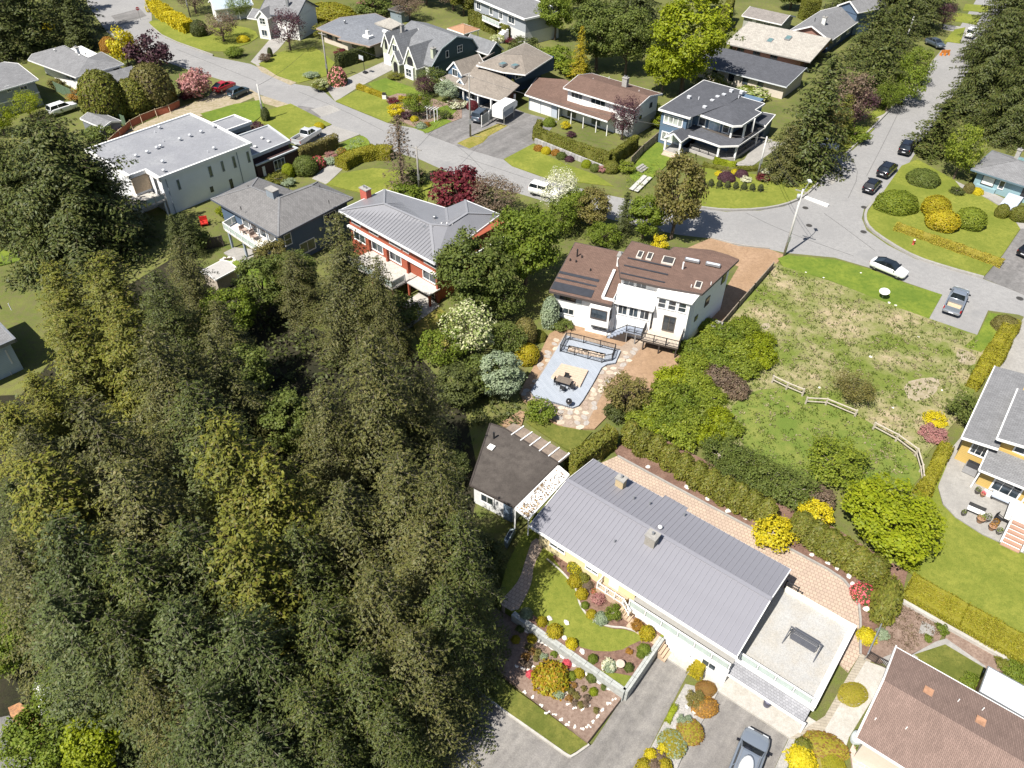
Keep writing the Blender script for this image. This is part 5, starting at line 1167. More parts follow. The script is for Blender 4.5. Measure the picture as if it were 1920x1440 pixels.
for a,b in((7.6,9.6),(12.6,14.6)):H.win('y',2.2,None,None,1,1,local=(a,b,.2,2.3),fw=.1)
H.door('y',2.2,None,None,WHITE,local=(10.6,11.6,0,2.2));H.posts([(7.2,.3),(9.8,.3),(12.3,.3),(14.9,.3),(LL-.2,.3)],0,2.6,.13)
H.win('x',x1-.5,None,None,1,1,face=1,local=(y0+5.6,y0+6.4,3.6,4.4),frame=BLACKM);H.win('x',x1-.5,None,None,1,1,face=1,local=(y0+2.6,y0+3.3,2.6,3.2),frame=BLACKM)
for u,v in((1112,150),(1198,172),(1142,147)):H.vent(u,v,5.8,.3,.12,WHITE,'pipe')
# ------------------------------------------------------------------ blue modern house
H=House('blue_modern_house','blue two storey house with dark roof and white trimmed wraparound porch','house',(1235,204),(1294,221),5.6)
P=[H.loc(u,v,5.6)for u,v in((1235,204),(1294,221),(1304,212),(1375,236),(1392,235),(1428,211),(1416,206),(1434,194),(1385,180),(1400,172),(1320,150))]
cx,cy=np.mean(P,0);m=MB();R5=R_DARK
tri=tessellate_polygon([[Vector((*p,0))for p in P]]);top=[(p[0],p[1],5.6)for p in P]+[(cx+.3,cy,6.3)];n=len(P)
m.add(top,[(i,(i+1)%n,n)for i in range(n)]);m.add([(a,b,c-.25)for a,b,c in top[:n]]+top[:n],[(i,(i+1)%n,n+(i+1)%n,n+i)for i in range(n)]);m.add([(a,b,c-.25)for a,b,c in top[:n]],[tuple(range(n))[::-1]]);r=H.part('roof',m,R5)
m=MB()
for i in range(n):m.bar((*P[i],5.48),(*P[(i+1)%n],5.48),.12,.3)
H.part('fascia',m,WHITE,parent=r)
H.walls(W_BLUE,(.4,4.9,.5,15.2,0,5.35),(4.9,11.3,3.4,15.2,0,5.35))
for z0,z1 in((3.4,4.9),(.6,2.1)):H.win('y',.5,None,None,4,1,local=(.9,4.3,z0,z1),fw=.16,bars=.14,pane=glass('pale curtained glass',(.28,.30,.27),.2))
for a,b in((5.6,6.9),(9.8,11.0)):H.win('y',3.4,None,None,1,1,local=(a,b,3.3,4.7),fw=.14)
H.win('y',3.4,None,None,2,1,local=(7.4,9.4,2.9,4.9),fw=.1,pane=glass('pale glass',(.25,.32,.38),.1));H.win('y',3.4,None,None,1,1,local=(5.9,8.0,.9,2.2),fw=.14);H.win('y',3.4,None,None,1,1,local=(9.0,10.8,.9,2.2),fw=.14)
H.door('y',3.4,None,None,BLACKM,local=(5.0,5.7,.5,2.4));H.win('x',4.9,None,None,1,1,face=1,local=(1.1,2.4,3.1,4.8),pane=glass('pale glass',(.25,.32,.38),.1))
# porch: floor, posts, railing, skirt roof
lo=[H.loc(u,v,2.7)for u,v in((1304,268),(1317,262),(1350,274),(1385,273),(1435,239))]
PF=[(4.9,3.4),(4.9,lo[1][1]+.3),(lo[2][0],lo[2][1]+.3),(lo[3][0]-.3,lo[3][1]+.3),(lo[4][0]-.3,lo[4][1]),(11.3,9.0)]
H.part('porch_floor',MB().prism(PF,0,.5),plain('grey porch floor',(.36,.34,.32),.8),label=None);m=MB()
zu=3.2;inn=[(4.9,3.4),(8.5,2.6),(11.8,2.4),(13.6,4.0),(13.8,9.0)]
out=[(4.6,lo[1][1]),lo[1],lo[2],lo[3],lo[4]]
for i in range(4):
    a,b,c,d=(*out[i],2.7),(*out[i+1],2.7),(*inn[i+1],zu),(*inn[i],zu)
    m.add([a,b,c,d]+[(x,y,z-.15)for x,y,z in(a,b,c,d)],[(0,1,2,3),(7,6,5,4),(0,4,5,1),(1,5,6,2),(2,6,7,3),(3,7,4,0)])
r=H.part('porch_roof',m,R5);m=MB()
for i in range(4):m.bar((*out[i],2.6),(*out[i+1],2.6),.12,.26)
H.part('fascia',m,WHITE,parent=r)
H.part('balcony_floor',MB().prism([(4.9,3.4),(8.5,2.6),(11.8,2.4),(13.6,4.0),(13.8,9.0),(11.3,9.0),(11.3,3.4)],2.85,3.22),R_FLATD)
# entry gable
g=[lo[0],(lo[0][0]-2.6,lo[0][1]+.2)]
r=H.gable(R5,2.9,5.9,lo[0][1]-.9,3.4,2.6,1.0,'y',fascia=WHITE,name='entry_roof');H.posts([(3.1,lo[0][1]-.6),(5.7,lo[0][1]-.6),(lo[2][0]-.2,lo[2][1]+.35),(lo[3][0]-.4,lo[3][1]+.45),(lo[4][0]-.5,lo[4][1]-1.6)],0,2.6,.3)
H.posts([(11.7,2.6),(13.2,3.9),(13.5,6.6)],3.2,5.4,.28);H.railing([(6.2,lo[1][1]+.35),(lo[2][0]-.2,lo[2][1]+.4),(lo[3][0]-.4,lo[3][1]+.4),(lo[4][0]-.5,lo[4][1]-1.6)],.5,.8,BLACKM,1.6,.2)
H.steps(3.3,5.5,lo[0][1]-2.3,lo[0][1]-.9,0,.5,4,plain('buff step',(.46,.37,.29),.8),'y');H.box('entry_floor',CONC,3.0,5.8,lo[0][1]-.9,3.4,0,.5)
for u,v,k in((1321,202,'box'),(1335,190,'box'),(1345,183,'box'),(1357,179,'box'),(1371,171,'box'),(1292,183,'box'),(1310,186,'pipe'),(1385,183,'pipe'),(1390,174,'box')):H.vent(u,v,5.95,.4,.2,plain('galvanised white',(.62,.63,.65)),k)
lw2=[H.loc(u,v,3.0)for u,v in((1418,208),(1454,215),(1436,236),(1410,225))]
H.part('lower_roof',MB().prism(lw2,2.8,3.0),R5);m=MB()
for i in range(4):m.bar((*lw2[i],2.9),(*lw2[(i+1)%4],2.9),.12,.24)
H.part('fascia',m,WHITE);c=np.mean(lw2,0);H.part('garage_wall',MB().prism([tuple(c+(np.array(p)-c)*.85)for p in lw2],0,2.8),W_NAVY)
# ------------------------------------------------------------------ tan roofed navy house
H=House('tan_roof_house','navy blue house with tan shingle roofs, skylights and an open carport','house',(823,147),(933,193),2.6)
LL=H.L
H.walls(W_NAVY,(.6,9.4,1.0,17,0,2.6));H.walls(W_NAVY,(6.0,11.2,7.6,18.4,2.5,5.0),name='upper_wall');H.walls(plain('brick red brown wall',(.22,.11,.08),.85),(9.4,14.2,5.2,5.5,0,2.5),name='carport_wall')
pk=(3.6,7.4,5.6)
def rf(name,q,mat=R_TAN,th=.18,fa=True):
    n=len(q);m=MB();m.add(list(q)+[(a,b,c-th)for a,b,c in q],[tuple(range(n)),tuple(range(n,2*n))[::-1]]+[(i,n+i,n+(i+1)%n,(i+1)%n)for i in range(n)]);r=H.part(name,m,mat)
    if fa:
        m=MB()
        for i in range(n):
            a,b=q[i],q[(i+1)%n]
            if abs(a[2]-b[2])<.15:m.bar((a[0],a[1],a[2]-.1),(b[0],b[1],b[2]-.1),.1,.2)
        if m.v:H.part('fascia',m,WHITE,parent=r)
    return r
rf('roof',[(0,0,2.6),(LL-5.4,0,2.6),(6.4,6.2,4.8),(3.4,6.6,4.8)]);rf('roof',[(LL-5.4,0,2.6),(LL,1.0,2.6),(LL-1.2,6.5,3.6),(6.4,6.2,4.8)]);rf('roof',[(0,0,2.6),(3.4,6.6,4.8),(1.2,13.0,4.6),(-1,12.5,2.6)])
u=[H.loc(*p)for p in((893,122,5.1),(943,135,5.1),(985,140,5.1),(1036,107,5.1),(985,80,5.1),(945,100,6.6))];a=H.loc(930,78,6.6)
rf('roof',[(*u[0],5.1),(*u[1],5.1),(*u[2],5.1),(u[5][0]+2.5,u[5][1]+2,6.5),(*u[5],6.5)]);rf('roof',[(*u[2],5.1),(*u[3],5.1),(u[5][0]+2.5,u[5][1]+2,6.5)]);rf('roof',[(*u[3],5.1),(*u[4],5.1),(*u[0],5.1),(*u[5],6.5),(u[5][0]+2.5,u[5][1]+2,6.5)])
H.gable(R_TAN,.4,4.4,1.6,7.6,3.9,1.9,'y',wall=W_BLUE,ov=.2,base=2.4);H.win('y',1.75,None,None,2,1,local=(1.8,3.2,3.2,4.5));H.gable(R_TAN,4.2,6.0,.6,3.0,3.0,.8,'y',wall=W_BLUE,ov=.1,base=2.6)
for x_,y_,z_ in((u[5][0]+2.2,u[5][1]-2.4,5.95),(u[5][0]+4.0,u[5][1]-1.2,5.85)):
    H.part('skylight',MB().box(x_-.5,x_+.5,y_-.6,y_+.6,z_-.3,z_+.08),GREYM);H.part('pane',MB().box(x_-.42,x_+.42,y_-.52,y_+.52,z_+.08,z_+.1),SKYG)
H.win('y',7.6,None,None,4,1,local=(6.6,9.6,3.4,4.7));H.win('x',11.2,None,None,2,1,face=1,local=(8.2,10.0,3.4,4.7));H.win('x',11.2,None,None,1,1,face=1,local=(13.6,14.6,1.0,2.0))
H.posts([(LL-5.2,.3),(LL-2.2,.6),(LL-.5,1.2),(LL-.9,5.0),(6.0,.5),(3.0,.4)],0,2.5,.26);H.win('y',1.0,None,None,2,1,local=(2.0,4.4,.7,2.1));H.win('y',1.0,None,None,2,1,local=(6.4,8.6,.7,2.1))
# ------------------------------------------------------------------ storybook house with four steep gables
H=House('storybook_house','sage green storybook cottage with four steep white edged gables','house',(715,122),(795,154),0)
W8=H.L
H.walls(W_SAGE,(-.2,W8,1.6,2.4,0,2.6));H.walls(W_TEAL,(.4,W8+.4,2.4,13.6,0,2.9),name='side_wall')
m=MB();xs=(0.2,W8+.7)
prof=[(1.4,2.6),(4.2,5.3),(8.2,6.6),(12.2,5.3),(14.2,2.6)]
for(ya,za),(yb_,zb_)in zip(prof[:-1],prof[1:]):
    vs=[(xs[0],ya,za),(xs[1],ya,za),(xs[1],yb_,zb_),(xs[0],yb_,zb_)];m.add(vs+[(a,b,c-.18)for a,b,c in vs],[(0,1,2,3),(7,6,5,4),(0,4,5,1),(1,5,6,2),(2,6,7,3),(3,7,4,0)])
R6=shingle('blue grey shingles',(.17,.175,.185));r=H.part('roof',m,R6)
vs=[(x_,y_,z_-.2)for x_ in(W8+.2,W8+.4)for y_,z_ in prof];H.part('gable_wall',MB().add([(x_,y_,z_)for x_,y_,z_ in vs],[(4,3,2,1,0),(5,6,7,8,9)]+[(i,(i+1)%5,5+(i+1)%5,5+i)for i in range(5)]),W_TEAL)
m=MB()
for(ya,za),(yb_,zb_)in zip(prof[:-1],prof[1:]):m.bar((W8+.75,ya,za-.08),(W8+.75,yb_,zb_-.08),.06,.2)
H.part('barge_board',m,plain('pale teal trim',(.35,.42,.42)),parent=r)
for(a,b,yf,zb_,zr_,base)in((-.6,2.2,1.0,3.2,6.0,0),(1.7,6.2,.6,2.6,6.4,0),(4.0,6.6,-.7,1.9,4.0,0),(7.4,11.2,-.4,2.2,5.8,0)):
    mid=(a+b)/2;H.gable(R6,a,b,yf-.15,6.5,zb_,zr_-zb_,'y',fascia=WHITE,name='gable_roof')
    ww=(b-a)*.40
    H.part('gable_front',MB().add([(p[0],yy,p[1])for yy in(yf,yf+.3)for p in((mid-ww,0),(mid+ww,0),(mid+ww,zb_+.45),(mid,zr_-.2),(mid-ww,zb_+.45))],[(0,1,2,3,4),(9,8,7,6,5)]+[(i,5+i,5+(i+1)%5,(i+1)%5)for i in range(5)]),W_SAGE)
    H.walls(W_SAGE,(mid-ww,mid+ww,yf+.3,2.4,0,zb_),name='front_wall')
DKV=plain('dark opening',(.012,.012,.014),.9)
def arch(x,y,z0,w,h,mat,name):
    pts=[(x-w/2,z0),(x+w/2,z0)]+[(x+w/2*math.cos(t),z0+h-w/2+w/2*math.sin(t))for t in np.linspace(0,math.pi,9)]
    n=len(pts);H.part(name,MB().add([(p[0],yy,p[1])for yy in(y-.05,y+.05)for p in pts],[tuple(range(n)),tuple(range(n,2*n))[::-1]]+[(i,n+i,n+(i+1)%n,(i+1)%n)for i in range(n)]),mat)
arch(5.3,-.7,0,1.2,2.1,DKV,'arched_door');arch(9.3,-.4,2.4,1.6,1.6,DKV,'arched_window');arch(.8,1.0,3.0,.7,1.8,DKV,'arched_window')
H.box('balcony',WHITE,8.1,10.5,-.9,-.4,0,2.3);H.win('y',-.9,None,None,2,2,local=(8.5,10.1,.4,1.9));H.win('y',.6,None,None,2,1,local=(3.2,4.6,3.3,4.6));H.win('y',.6,None,None,3,2,local=(2.4,3.9,.5,2.2));H.door('y',1.0,None,None,WHITE,local=(-.2,1.7,0,2.1),name='garage_door')
H.win('x',W8+.4,None,None,1,1,face=1,local=(5.4,6.2,3.2,4.5));H.win('x',W8+.4,None,None,2,2,face=1,local=(8.4,9.8,3.4,4.7));H.win('x',W8+.4,None,None,1,1,face=1,local=(2.7,3.4,.9,2.2))
x,y=H.loc(824,84,4.6);H.chimney(W8-.2,2.9,2.8,5.4,.7,.8,W_SAGE,True,1);H.chimney(1.9,4.4,5.0,6.9,.5,.7,plain('grey stone chimney',(.30,.29,.27)),True,1)
m=MB();q=H.loc(860,65,3.5);H.gable(R6,W8-3,W8+4.0,13.2,17.5,2.8,1.8,name='rear_roof',wall=W_TEAL,ov=.3)
# ------------------------------------------------------------------ long low grey roofed house
H=House('low_grey_house','long low house with shallow grey roof, white chimney and tan eaves','house',(593,53),(693,87),2.8)
LL=H.L;BRT=plain('tan eaves board',(.34,.25,.19),.7)
q=[(0,0,2.8),(LL*.5,-.2,2.8),(LL*.5,-1.2,2.7),(LL,0,2.8),(LL+.2,8,3.0),(LL-4,12,3.4),(2.5,14.0,3.2),(-.8,7,3.2)]
m=MB();c=(LL*.5,6,3.8);n=len(q);m.add(q+[c],[(i,(i+1)%n,n)for i in range(n)]);m.add(q+[(a,b,z-.25)for a,b,z in q],[(i,n+i,n+(i+1)%n,(i+1)%n)for i in range(n)]);r=H.part('roof',m,shingle('grey blue low roof',(.175,.185,.205)))
m=MB()
for i in range(n):a,b=q[i],q[(i+1)%n];m.bar((a[0],a[1],a[2]-.12),(b[0],b[1],b[2]-.12),.1,.26)
H.part('fascia',m,BRT,parent=r);H.walls(W_BEIGE,(.8,LL-.8,1.0,7.5,0,2.6),(2,LL-3,7.5,11.5,0,2.6))
for a,b in((2.0,3.6),(4.6,6.4),(9.6,12.4),(13.2,14.6)):H.win('y',1.0,None,None,2,1,local=(a,b,1.0,2.2),frame=plain('brown frame',(.14,.08,.06)))
x,y=H.loc(690,66,3.6);H.chimney(x,y,3.0,4.5,.6,.6,WHITE,False,1);H.box('chimney_base',WHITE,x-.9,x+.9,y-.7,y+.7,3.2,3.62);H.vent(647,44,3.5,.7,.22,GREYM,'cowl');H.box('skylight',WHITE,x+.2,x+1.4,y+3.6,y+4.2,3.4,3.8)
q=[H.loc(u,v,3.9)for u,v in((702,43),(730,33),(755,45),(735,54))];H.part('annex_roof',MB().prism(q,3.6,3.9),R_BEIGE);cc=np.mean(q,0);H.part('annex_wall',MB().prism([tuple(cc+(np.array(p)-cc)*.85)for p in q],0,3.6),W_BEIGE)
# ------------------------------------------------------------------ white house at the top
H=House('white_gable_house','white gabled house behind the purple leaved tree at the top edge','house',(484,24),(556,34),4.6)
LL=H.L;H.walls(W_WHITE,(.5,LL-.4,.6,8.0,0,4.5));H.gable(R_GREY,0,LL,0,8.6,4.6,2.4,wall=W_WHITE,ov=.4,fascia=plain('dark barge board',(.08,.09,.11)),base=4.4);H.gable(R_GREY,.2,3.2,-1.6,4,4.2,1.5,'y',wall=W_WHITE,ov=.2,fascia=WHITE,base=0)
H.win('y',-1.4,None,None,2,2,local=(1.0,2.4,2.9,4.2));H.win('y',-1.4,None,None,2,1,local=(1.0,2.4,.6,1.9));x,y=H.loc(537,12,6);H.chimney(x,2.4,5,7.6,.5,.5,GREYM,False,1);H.gable(R_GREY,-3.6,.3,.8,6,3.0,1.2,wall=W_WHITE,ov=.3)
H=House('blue_roof_house','small house corner with pale blue roof and white porch at the top edge','house',(402,18),(432,14),2.8)
H.walls(W_WHITE,(.3,8,.8,5,0,2.7));H.gable(plain('pale blue metal roof',(.36,.42,.50),.5),0,8.4,0,6,2.8,1.2,wall=W_WHITE,ov=.3);H.posts([(.2,.1),(2.6,.1),(5,.1)],0,2.7,.16)
# ------------------------------------------------------------------ top centre grey and white house with balcony
H=House('grey_balcony_house','tall pale grey house with white window trim and balcony at top centre','house',(889,20),(985,62),2.6)
LL=H.L;H.walls(W_LGREY,(0,LL,0,9,0,2.6));H.walls(W_GREY,(0,LL,.05,9,2.6,5.3),name='upper_wall');H.box('balcony',WHITE,6,12,-2.2,0,2.4,2.6);H.railing([(6.05,-2.1),(11.9,-2.1)],2.6,.9,WHITE,1.2,glassm=BALG)
H.flat(R_GREY,[(-.4,-.5),(LL+.4,-.5),(LL+.4,9.4),(-.4,9.4)],5.5,.25,WHITE,.05)
for a,b in((.8,2.6),(5.6,7.0),(9.0,10.4),(12.2,14.6)):H.win('y',.05,None,None,2,1,local=(a,b,3.2,4.8),fw=.18)
for a,b in((4.0,5.4),(7.0,9.0)):H.win('y',0,None,None,2,1,local=(a,b,.6,1.9))
H.steps(12.4,13.8,-4.6,-1,0,2.4,9,WHITE,'y')
# ------------------------------------------------------------------ three roofs at top right
H=House('charcoal_roof_house','long low white house with charcoal roof behind the bright green tree','house',(1358,133),(1475,163),2.6)
LL=H.L;H.walls(W_BEIGE,(-5.5,LL-.6,.7,9.4,0,2.5));H.gable(R_DARK,-6.2,LL,0,10.2,2.6,1.0,wall=W_BEIGE,ov=.6,fascia=plain('pale gutter',(.52,.54,.56)),ridge=.85)
for a in(.8,3.6,6.6):H.win('y',.7,None,None,1,1,local=(a,a+1.1,.9,2.1),frame=BLACKM)
H.win('y',.7,None,None,1,1,local=(-2.6,-1.6,1.2,2.1),frame=BLACKM)
H=House('beige_roof_house','long house with beige shake roof and two skylights, white deck chairs in front','house',(1365,82),(1505,113),2.6)
LL=H.L;H.walls(plain('brown red wall',(.24,.13,.10),.8),(.6,LL-.6,1.2,12.4,0,2.5));H.gable(R_BEIGE,-.5,LL+1.5,0,13.6,2.6,1.5,wall=plain('brown red wall',(.24,.13,.10)),ov=.6,fascia=plain('grey eaves',(.26,.25,.23)),ridge=.82)
for u,v in((1444,76),(1478,71)):x,y=H.loc(u,v,3.4);H.sky(u,v,2.6+y*.134+.04,.9,1.5,.134)
for a in(1.6,5.0,8.6):H.win('y',1.2,None,None,2,1,local=(a,a+1.6,.6,2.1),frame=plain('brown frame',(.14,.08,.06)))
H.box('white_deck',CONC,.5,LL-2,-3.0,1.2,0,.15)
H=House('grey_outbuilding','small grey brown roofed outbuilding with white windows at top right','outbuilding',(1391,29),(1466,46),2.4)
LL=H.L;H.walls(plain('sage grey wall',(.30,.31,.27),.8),(.4,LL-.4,.5,6.4,0,2.3));H.gable(shingle('grey brown shingles',(.22,.20,.185)),0,LL,0,7.2,2.4,1.1,wall=plain('sage grey wall',(.30,.31,.27)),ov=.4);H.win('y',.5,None,None,2,1,local=(5.0,6.8,.9,1.9));H.door('y',.5,None,None,WHITE,local=(2.4,3.3,0,2.0))
H=House('grey_hip_house','grey shingled house with brick chimney stack and white edged gable at top right','house',(1477,59),(1558,77),2.7)
LL=H.L;H.walls(W_NAVY,(.6,LL-.6,.8,17.5,0,2.6));r=H.gable(R_GREY,0,LL,0,18.4,2.7,2.0,'y',wall=plain('brown red wall',(.24,.13,.10)),ov=.5);x,y=H.loc(1542,46,4.6);H.chimney(x-.3,4.2,3.4,5.6,.8,.6,W_LGREY,True,1)
for u,v in((1546,15),(1527,42),(1560,12)):H.vent(u,v,4.0,.9,.15,BLACKM,'pipe')
H.win('x',LL-.6,None,None,2,1,face=1,local=(6,8,.9,2.1));H.win('x',LL-.6,None,None,2,1,face=1,local=(12,14,.9,2.1))
H=House('slate_house','slate blue house with white skylights at the top edge','house',(1570,10),(1604,22),4.8)
H.walls(W_STEEL,(.3,5.4,.4,14,0,4.7));H.gable(R_GREY,0,5.8,0,14.5,4.8,1.6,'y',wall=W_STEEL,ov=.3)
for y_ in(1.6,3.2):H.box('skylight',WHITE,1.0,2.2,y_,y_+.6,5.0,5.6)
# ------------------------------------------------------------------ teal house at right
H=House('teal_house','teal house with grey roof, white garage door and blue grey steps at right edge','house',(1826,319),(1920,349),2.7)
LL=H.L;W_TB=siding('pale teal siding',(.22,.33,.36));H.walls(W_TB,(.5,12,.8,8,0,2.6));H.hip(R_GREY,-.4,13,0,9,2.7,1.5,fascia=plain('teal gutter',(.10,.15,.18)))
H.win('y',.8,None,None,1,1,BLACKM,local=(1.4,3.2,.8,2.2),pane=plain('white blind',(.66,.66,.62),.5));H.win('y',.8,None,None,1,1,local=(3.8,4.6,.9,2.2));H.door('y',.8,None,None,BLACKM,local=(7.0,8.2,.6,2.5));H.box('bay',W_TB,1.0,3.8,.2,.8,0,.7)
x,y=H.loc(1913,302,3.6);H.sky(1913,302,3.75,1.0,1.3,.3);x,y=H.loc(1889,282,4);H.chimney(3.6,6.2,3.2,5.0,.6,.6,plain('grey stone chimney',(.30,.29,.27)))
H.steps(5.6,7.6,-3.2,.6,0,.9,6,plain('blue grey step',(.42,.46,.54),.7),'y')
# ------------------------------------------------------------------ top left
H=House('white_hip_house','white house with grey hip roof and small chimney at upper left','house',(142,145),(232,120),3.2)
LL=H.L;H.walls(W_WHITE,(.5,LL-.5,.6,15.2,0,3.1))
e=[(0,0,3.2),(LL,0,3.2),*[(*H.loc(u,v,3.2),3.2)for u,v in((190,97),(165,108),(120,85),(60,101),(52,112))]];n=len(e)
R1,R2=(*H.loc(183,96,4.4),4.3),(*H.loc(120,86,4.4),4.4)
K=(4.5,3.6,4.5)
m=MB().add(e+[K,(4.4,12.5,4.6)],[(0,1,7),(1,2,7),(2,3,7),(3,4,8,7),(4,5,8),(5,6,8),(6,0,7,8)]);m.add([(a,b,c-.2)for a,b,c in e],[tuple(range(n))[::-1]]);r=H.part('roof',m,R_GREY);m=MB()
for i in range(n):a,b=e[i],e[(i+1)%n];m.bar((a[0],a[1],a[2]-.1),(b[0],b[1],b[2]-.1),.1,.2)
H.part('fascia',m,WHITE,parent=r);H.chimney(4.6,7.6,4.2,5.4,.5,.9,W_WHITE)
for y_ in(2.2,4.2,9.6,12.0):H.win('x',.5,None,None,2,1,plain('slate frame',(.20,.22,.23)),local=(y_,y_+1.3,1.7,2.8))
H.win('y',.6,None,None,1,1,BLACKM,local=(LL-1.9,LL-.8,1.3,2.6));H.gable(R_GREY,1.2,LL+.5,-4.0,.4,2.0,1.2,wall=W_WHITE,ov=.3,fascia=plain('dark barge board',(.08,.09,.11)))
for u,v in((103,96),(150,106),(161,102)):H.vent(u,v,4.2,.4,.14,WHITE,'cowl')
H=House('grey_corner_house','two storey blue grey house with grey roof at the upper left corner','house',(-30,178),(72,149),4.4)
LL=H.L;H.walls(W_GREY,(0,LL-.5,.6,12,0,4.3));H.gable(R_GREY,-1,LL,0,12.6,4.4,1.2,wall=W_GREY,ov=.5);H.box('band',WHITE,0,LL-.45,.5,.6,2.1,2.3)
for(p,q)in(((34,158),(53,167)),((9,162),(22,171)),((20,188),(35,197)),((43,180),(64,188))):H.win('y',.6,p,q,2,1)
# ------------------------------------------------------------------ little roofs
H=House('gazebo','open gazebo with orange brown shingle roof behind the storybook cottage','gazebo',(838,53),(870,64),2.4)
H.hip(plain('orange brown shingles',(.30,.17,.10),.85,var=.2,scale=5),0,H.L,0,4.6,2.4,.9);H.posts([(.3,.3),(H.L-.3,.3),(H.L-.3,4.3),(.3,4.3)],0,2.3,.15);H.box('bench',WOOD,.5,H.L-.5,3.6,4.2,0,.5)
H=House('shed','dark shed under the trees at the top of the long grey roof','shed',(730,18),(752,24),2.2)
H.walls(plain('grey blue shed wall',(.20,.24,.27)),(.1,H.L-.1,.1,3,0,2.1));H.flat(R_FLATD,[(-.2,-.2),(H.L+.2,-.2),(H.L+.2,3.2),(-.2,3.2)],2.3,.1,GREYM,.05,.14)
# ------------------------------------------------------------------ vehicles
def paint(name,c,rough=.28,metal=.25):
    if name in MATS:return MATS[name]
    m,nt,b=_new(name);b.inputs['Base Color'].default_value=(*c,1);b.inputs['Roughness'].default_value=rough;b.inputs['Metallic'].default_value=metal
    b.inputs['Coat Weight'].default_value=.5;b.inputs['Coat Roughness'].default_value=.08;MATS[name]=m;return m
TAIL=plain('red lamp',(.30,.012,.012),.25);HEAD=plain('clear lamp',(.55,.57,.58),.15,.2);PLATE=plain('number plate',(.62,.63,.66),.5)
def wheel_mesh(r,w):
    t=MB().lathe([(r*.6,-w/2),(r*.93,-w/2),(r,-w/2+.03),(r,w/2-.03),(r*.93,w/2),(r*.6,w/2)],18).mesh('tyre',RUBBER,True)
    m=MB().lathe([(0.02,w*.36),(r*.62,w*.46)],14).lathe([(r*.62,-w*.3),(r*.62,w*.46)],14)
    for k in range(5):
        a=k*1.2566;m.bar((0,0,w*.48),(r*.58*math.cos(a),r*.58*math.sin(a),w*.5),.07,.04,up=(0,0,1))
    return t,m.mesh('rim',RIM)
_wm={}
def wheels(t,xs,hw,r=.33,w=.22):
    if(r,w)not in _wm:_wm[(r,w)]=wheel_mesh(r,w)
    for x in xs:
        for s in(-1,1):
            e=link('wheel',_wm[(r,w)][0],t);e.location=(x,s*(hw-w*.52),r);e.rotation_euler=(-s*math.pi/2,0,0)
            link('rim',_wm[(r,w)][1],e)
def loft(st,n_smooth=True):
    """body shell through stations (x, half width, z bottom, z shoulder, z top, top half width)"""
    m=MB();vs=[]
    for x,w,zb,zs,zt,tw in st:
        vs+=[(x,-w*.88,zb),(x,-w,zb+.14),(x,-w,zs-.06),(x,-w*.97,zs+(zt-zs)*.4),(x,-tw,zt),(x,0,zt+.025),(x,tw,zt),(x,w*.97,zs+(zt-zs)*.4),(x,w,zs-.06),(x,w,zb+.14),(x,w*.88,zb)]
    k=11;fs=[(i*k+j,(i+1)*k+j,(i+1)*k+(j+1)%k,i*k+(j+1)%k)for i in range(len(st)-1)for j in range(k)]
    m.add(vs,fs+[tuple(range(k)),tuple(range((len(st)-1)*k,len(st)*k))[::-1]]);return m
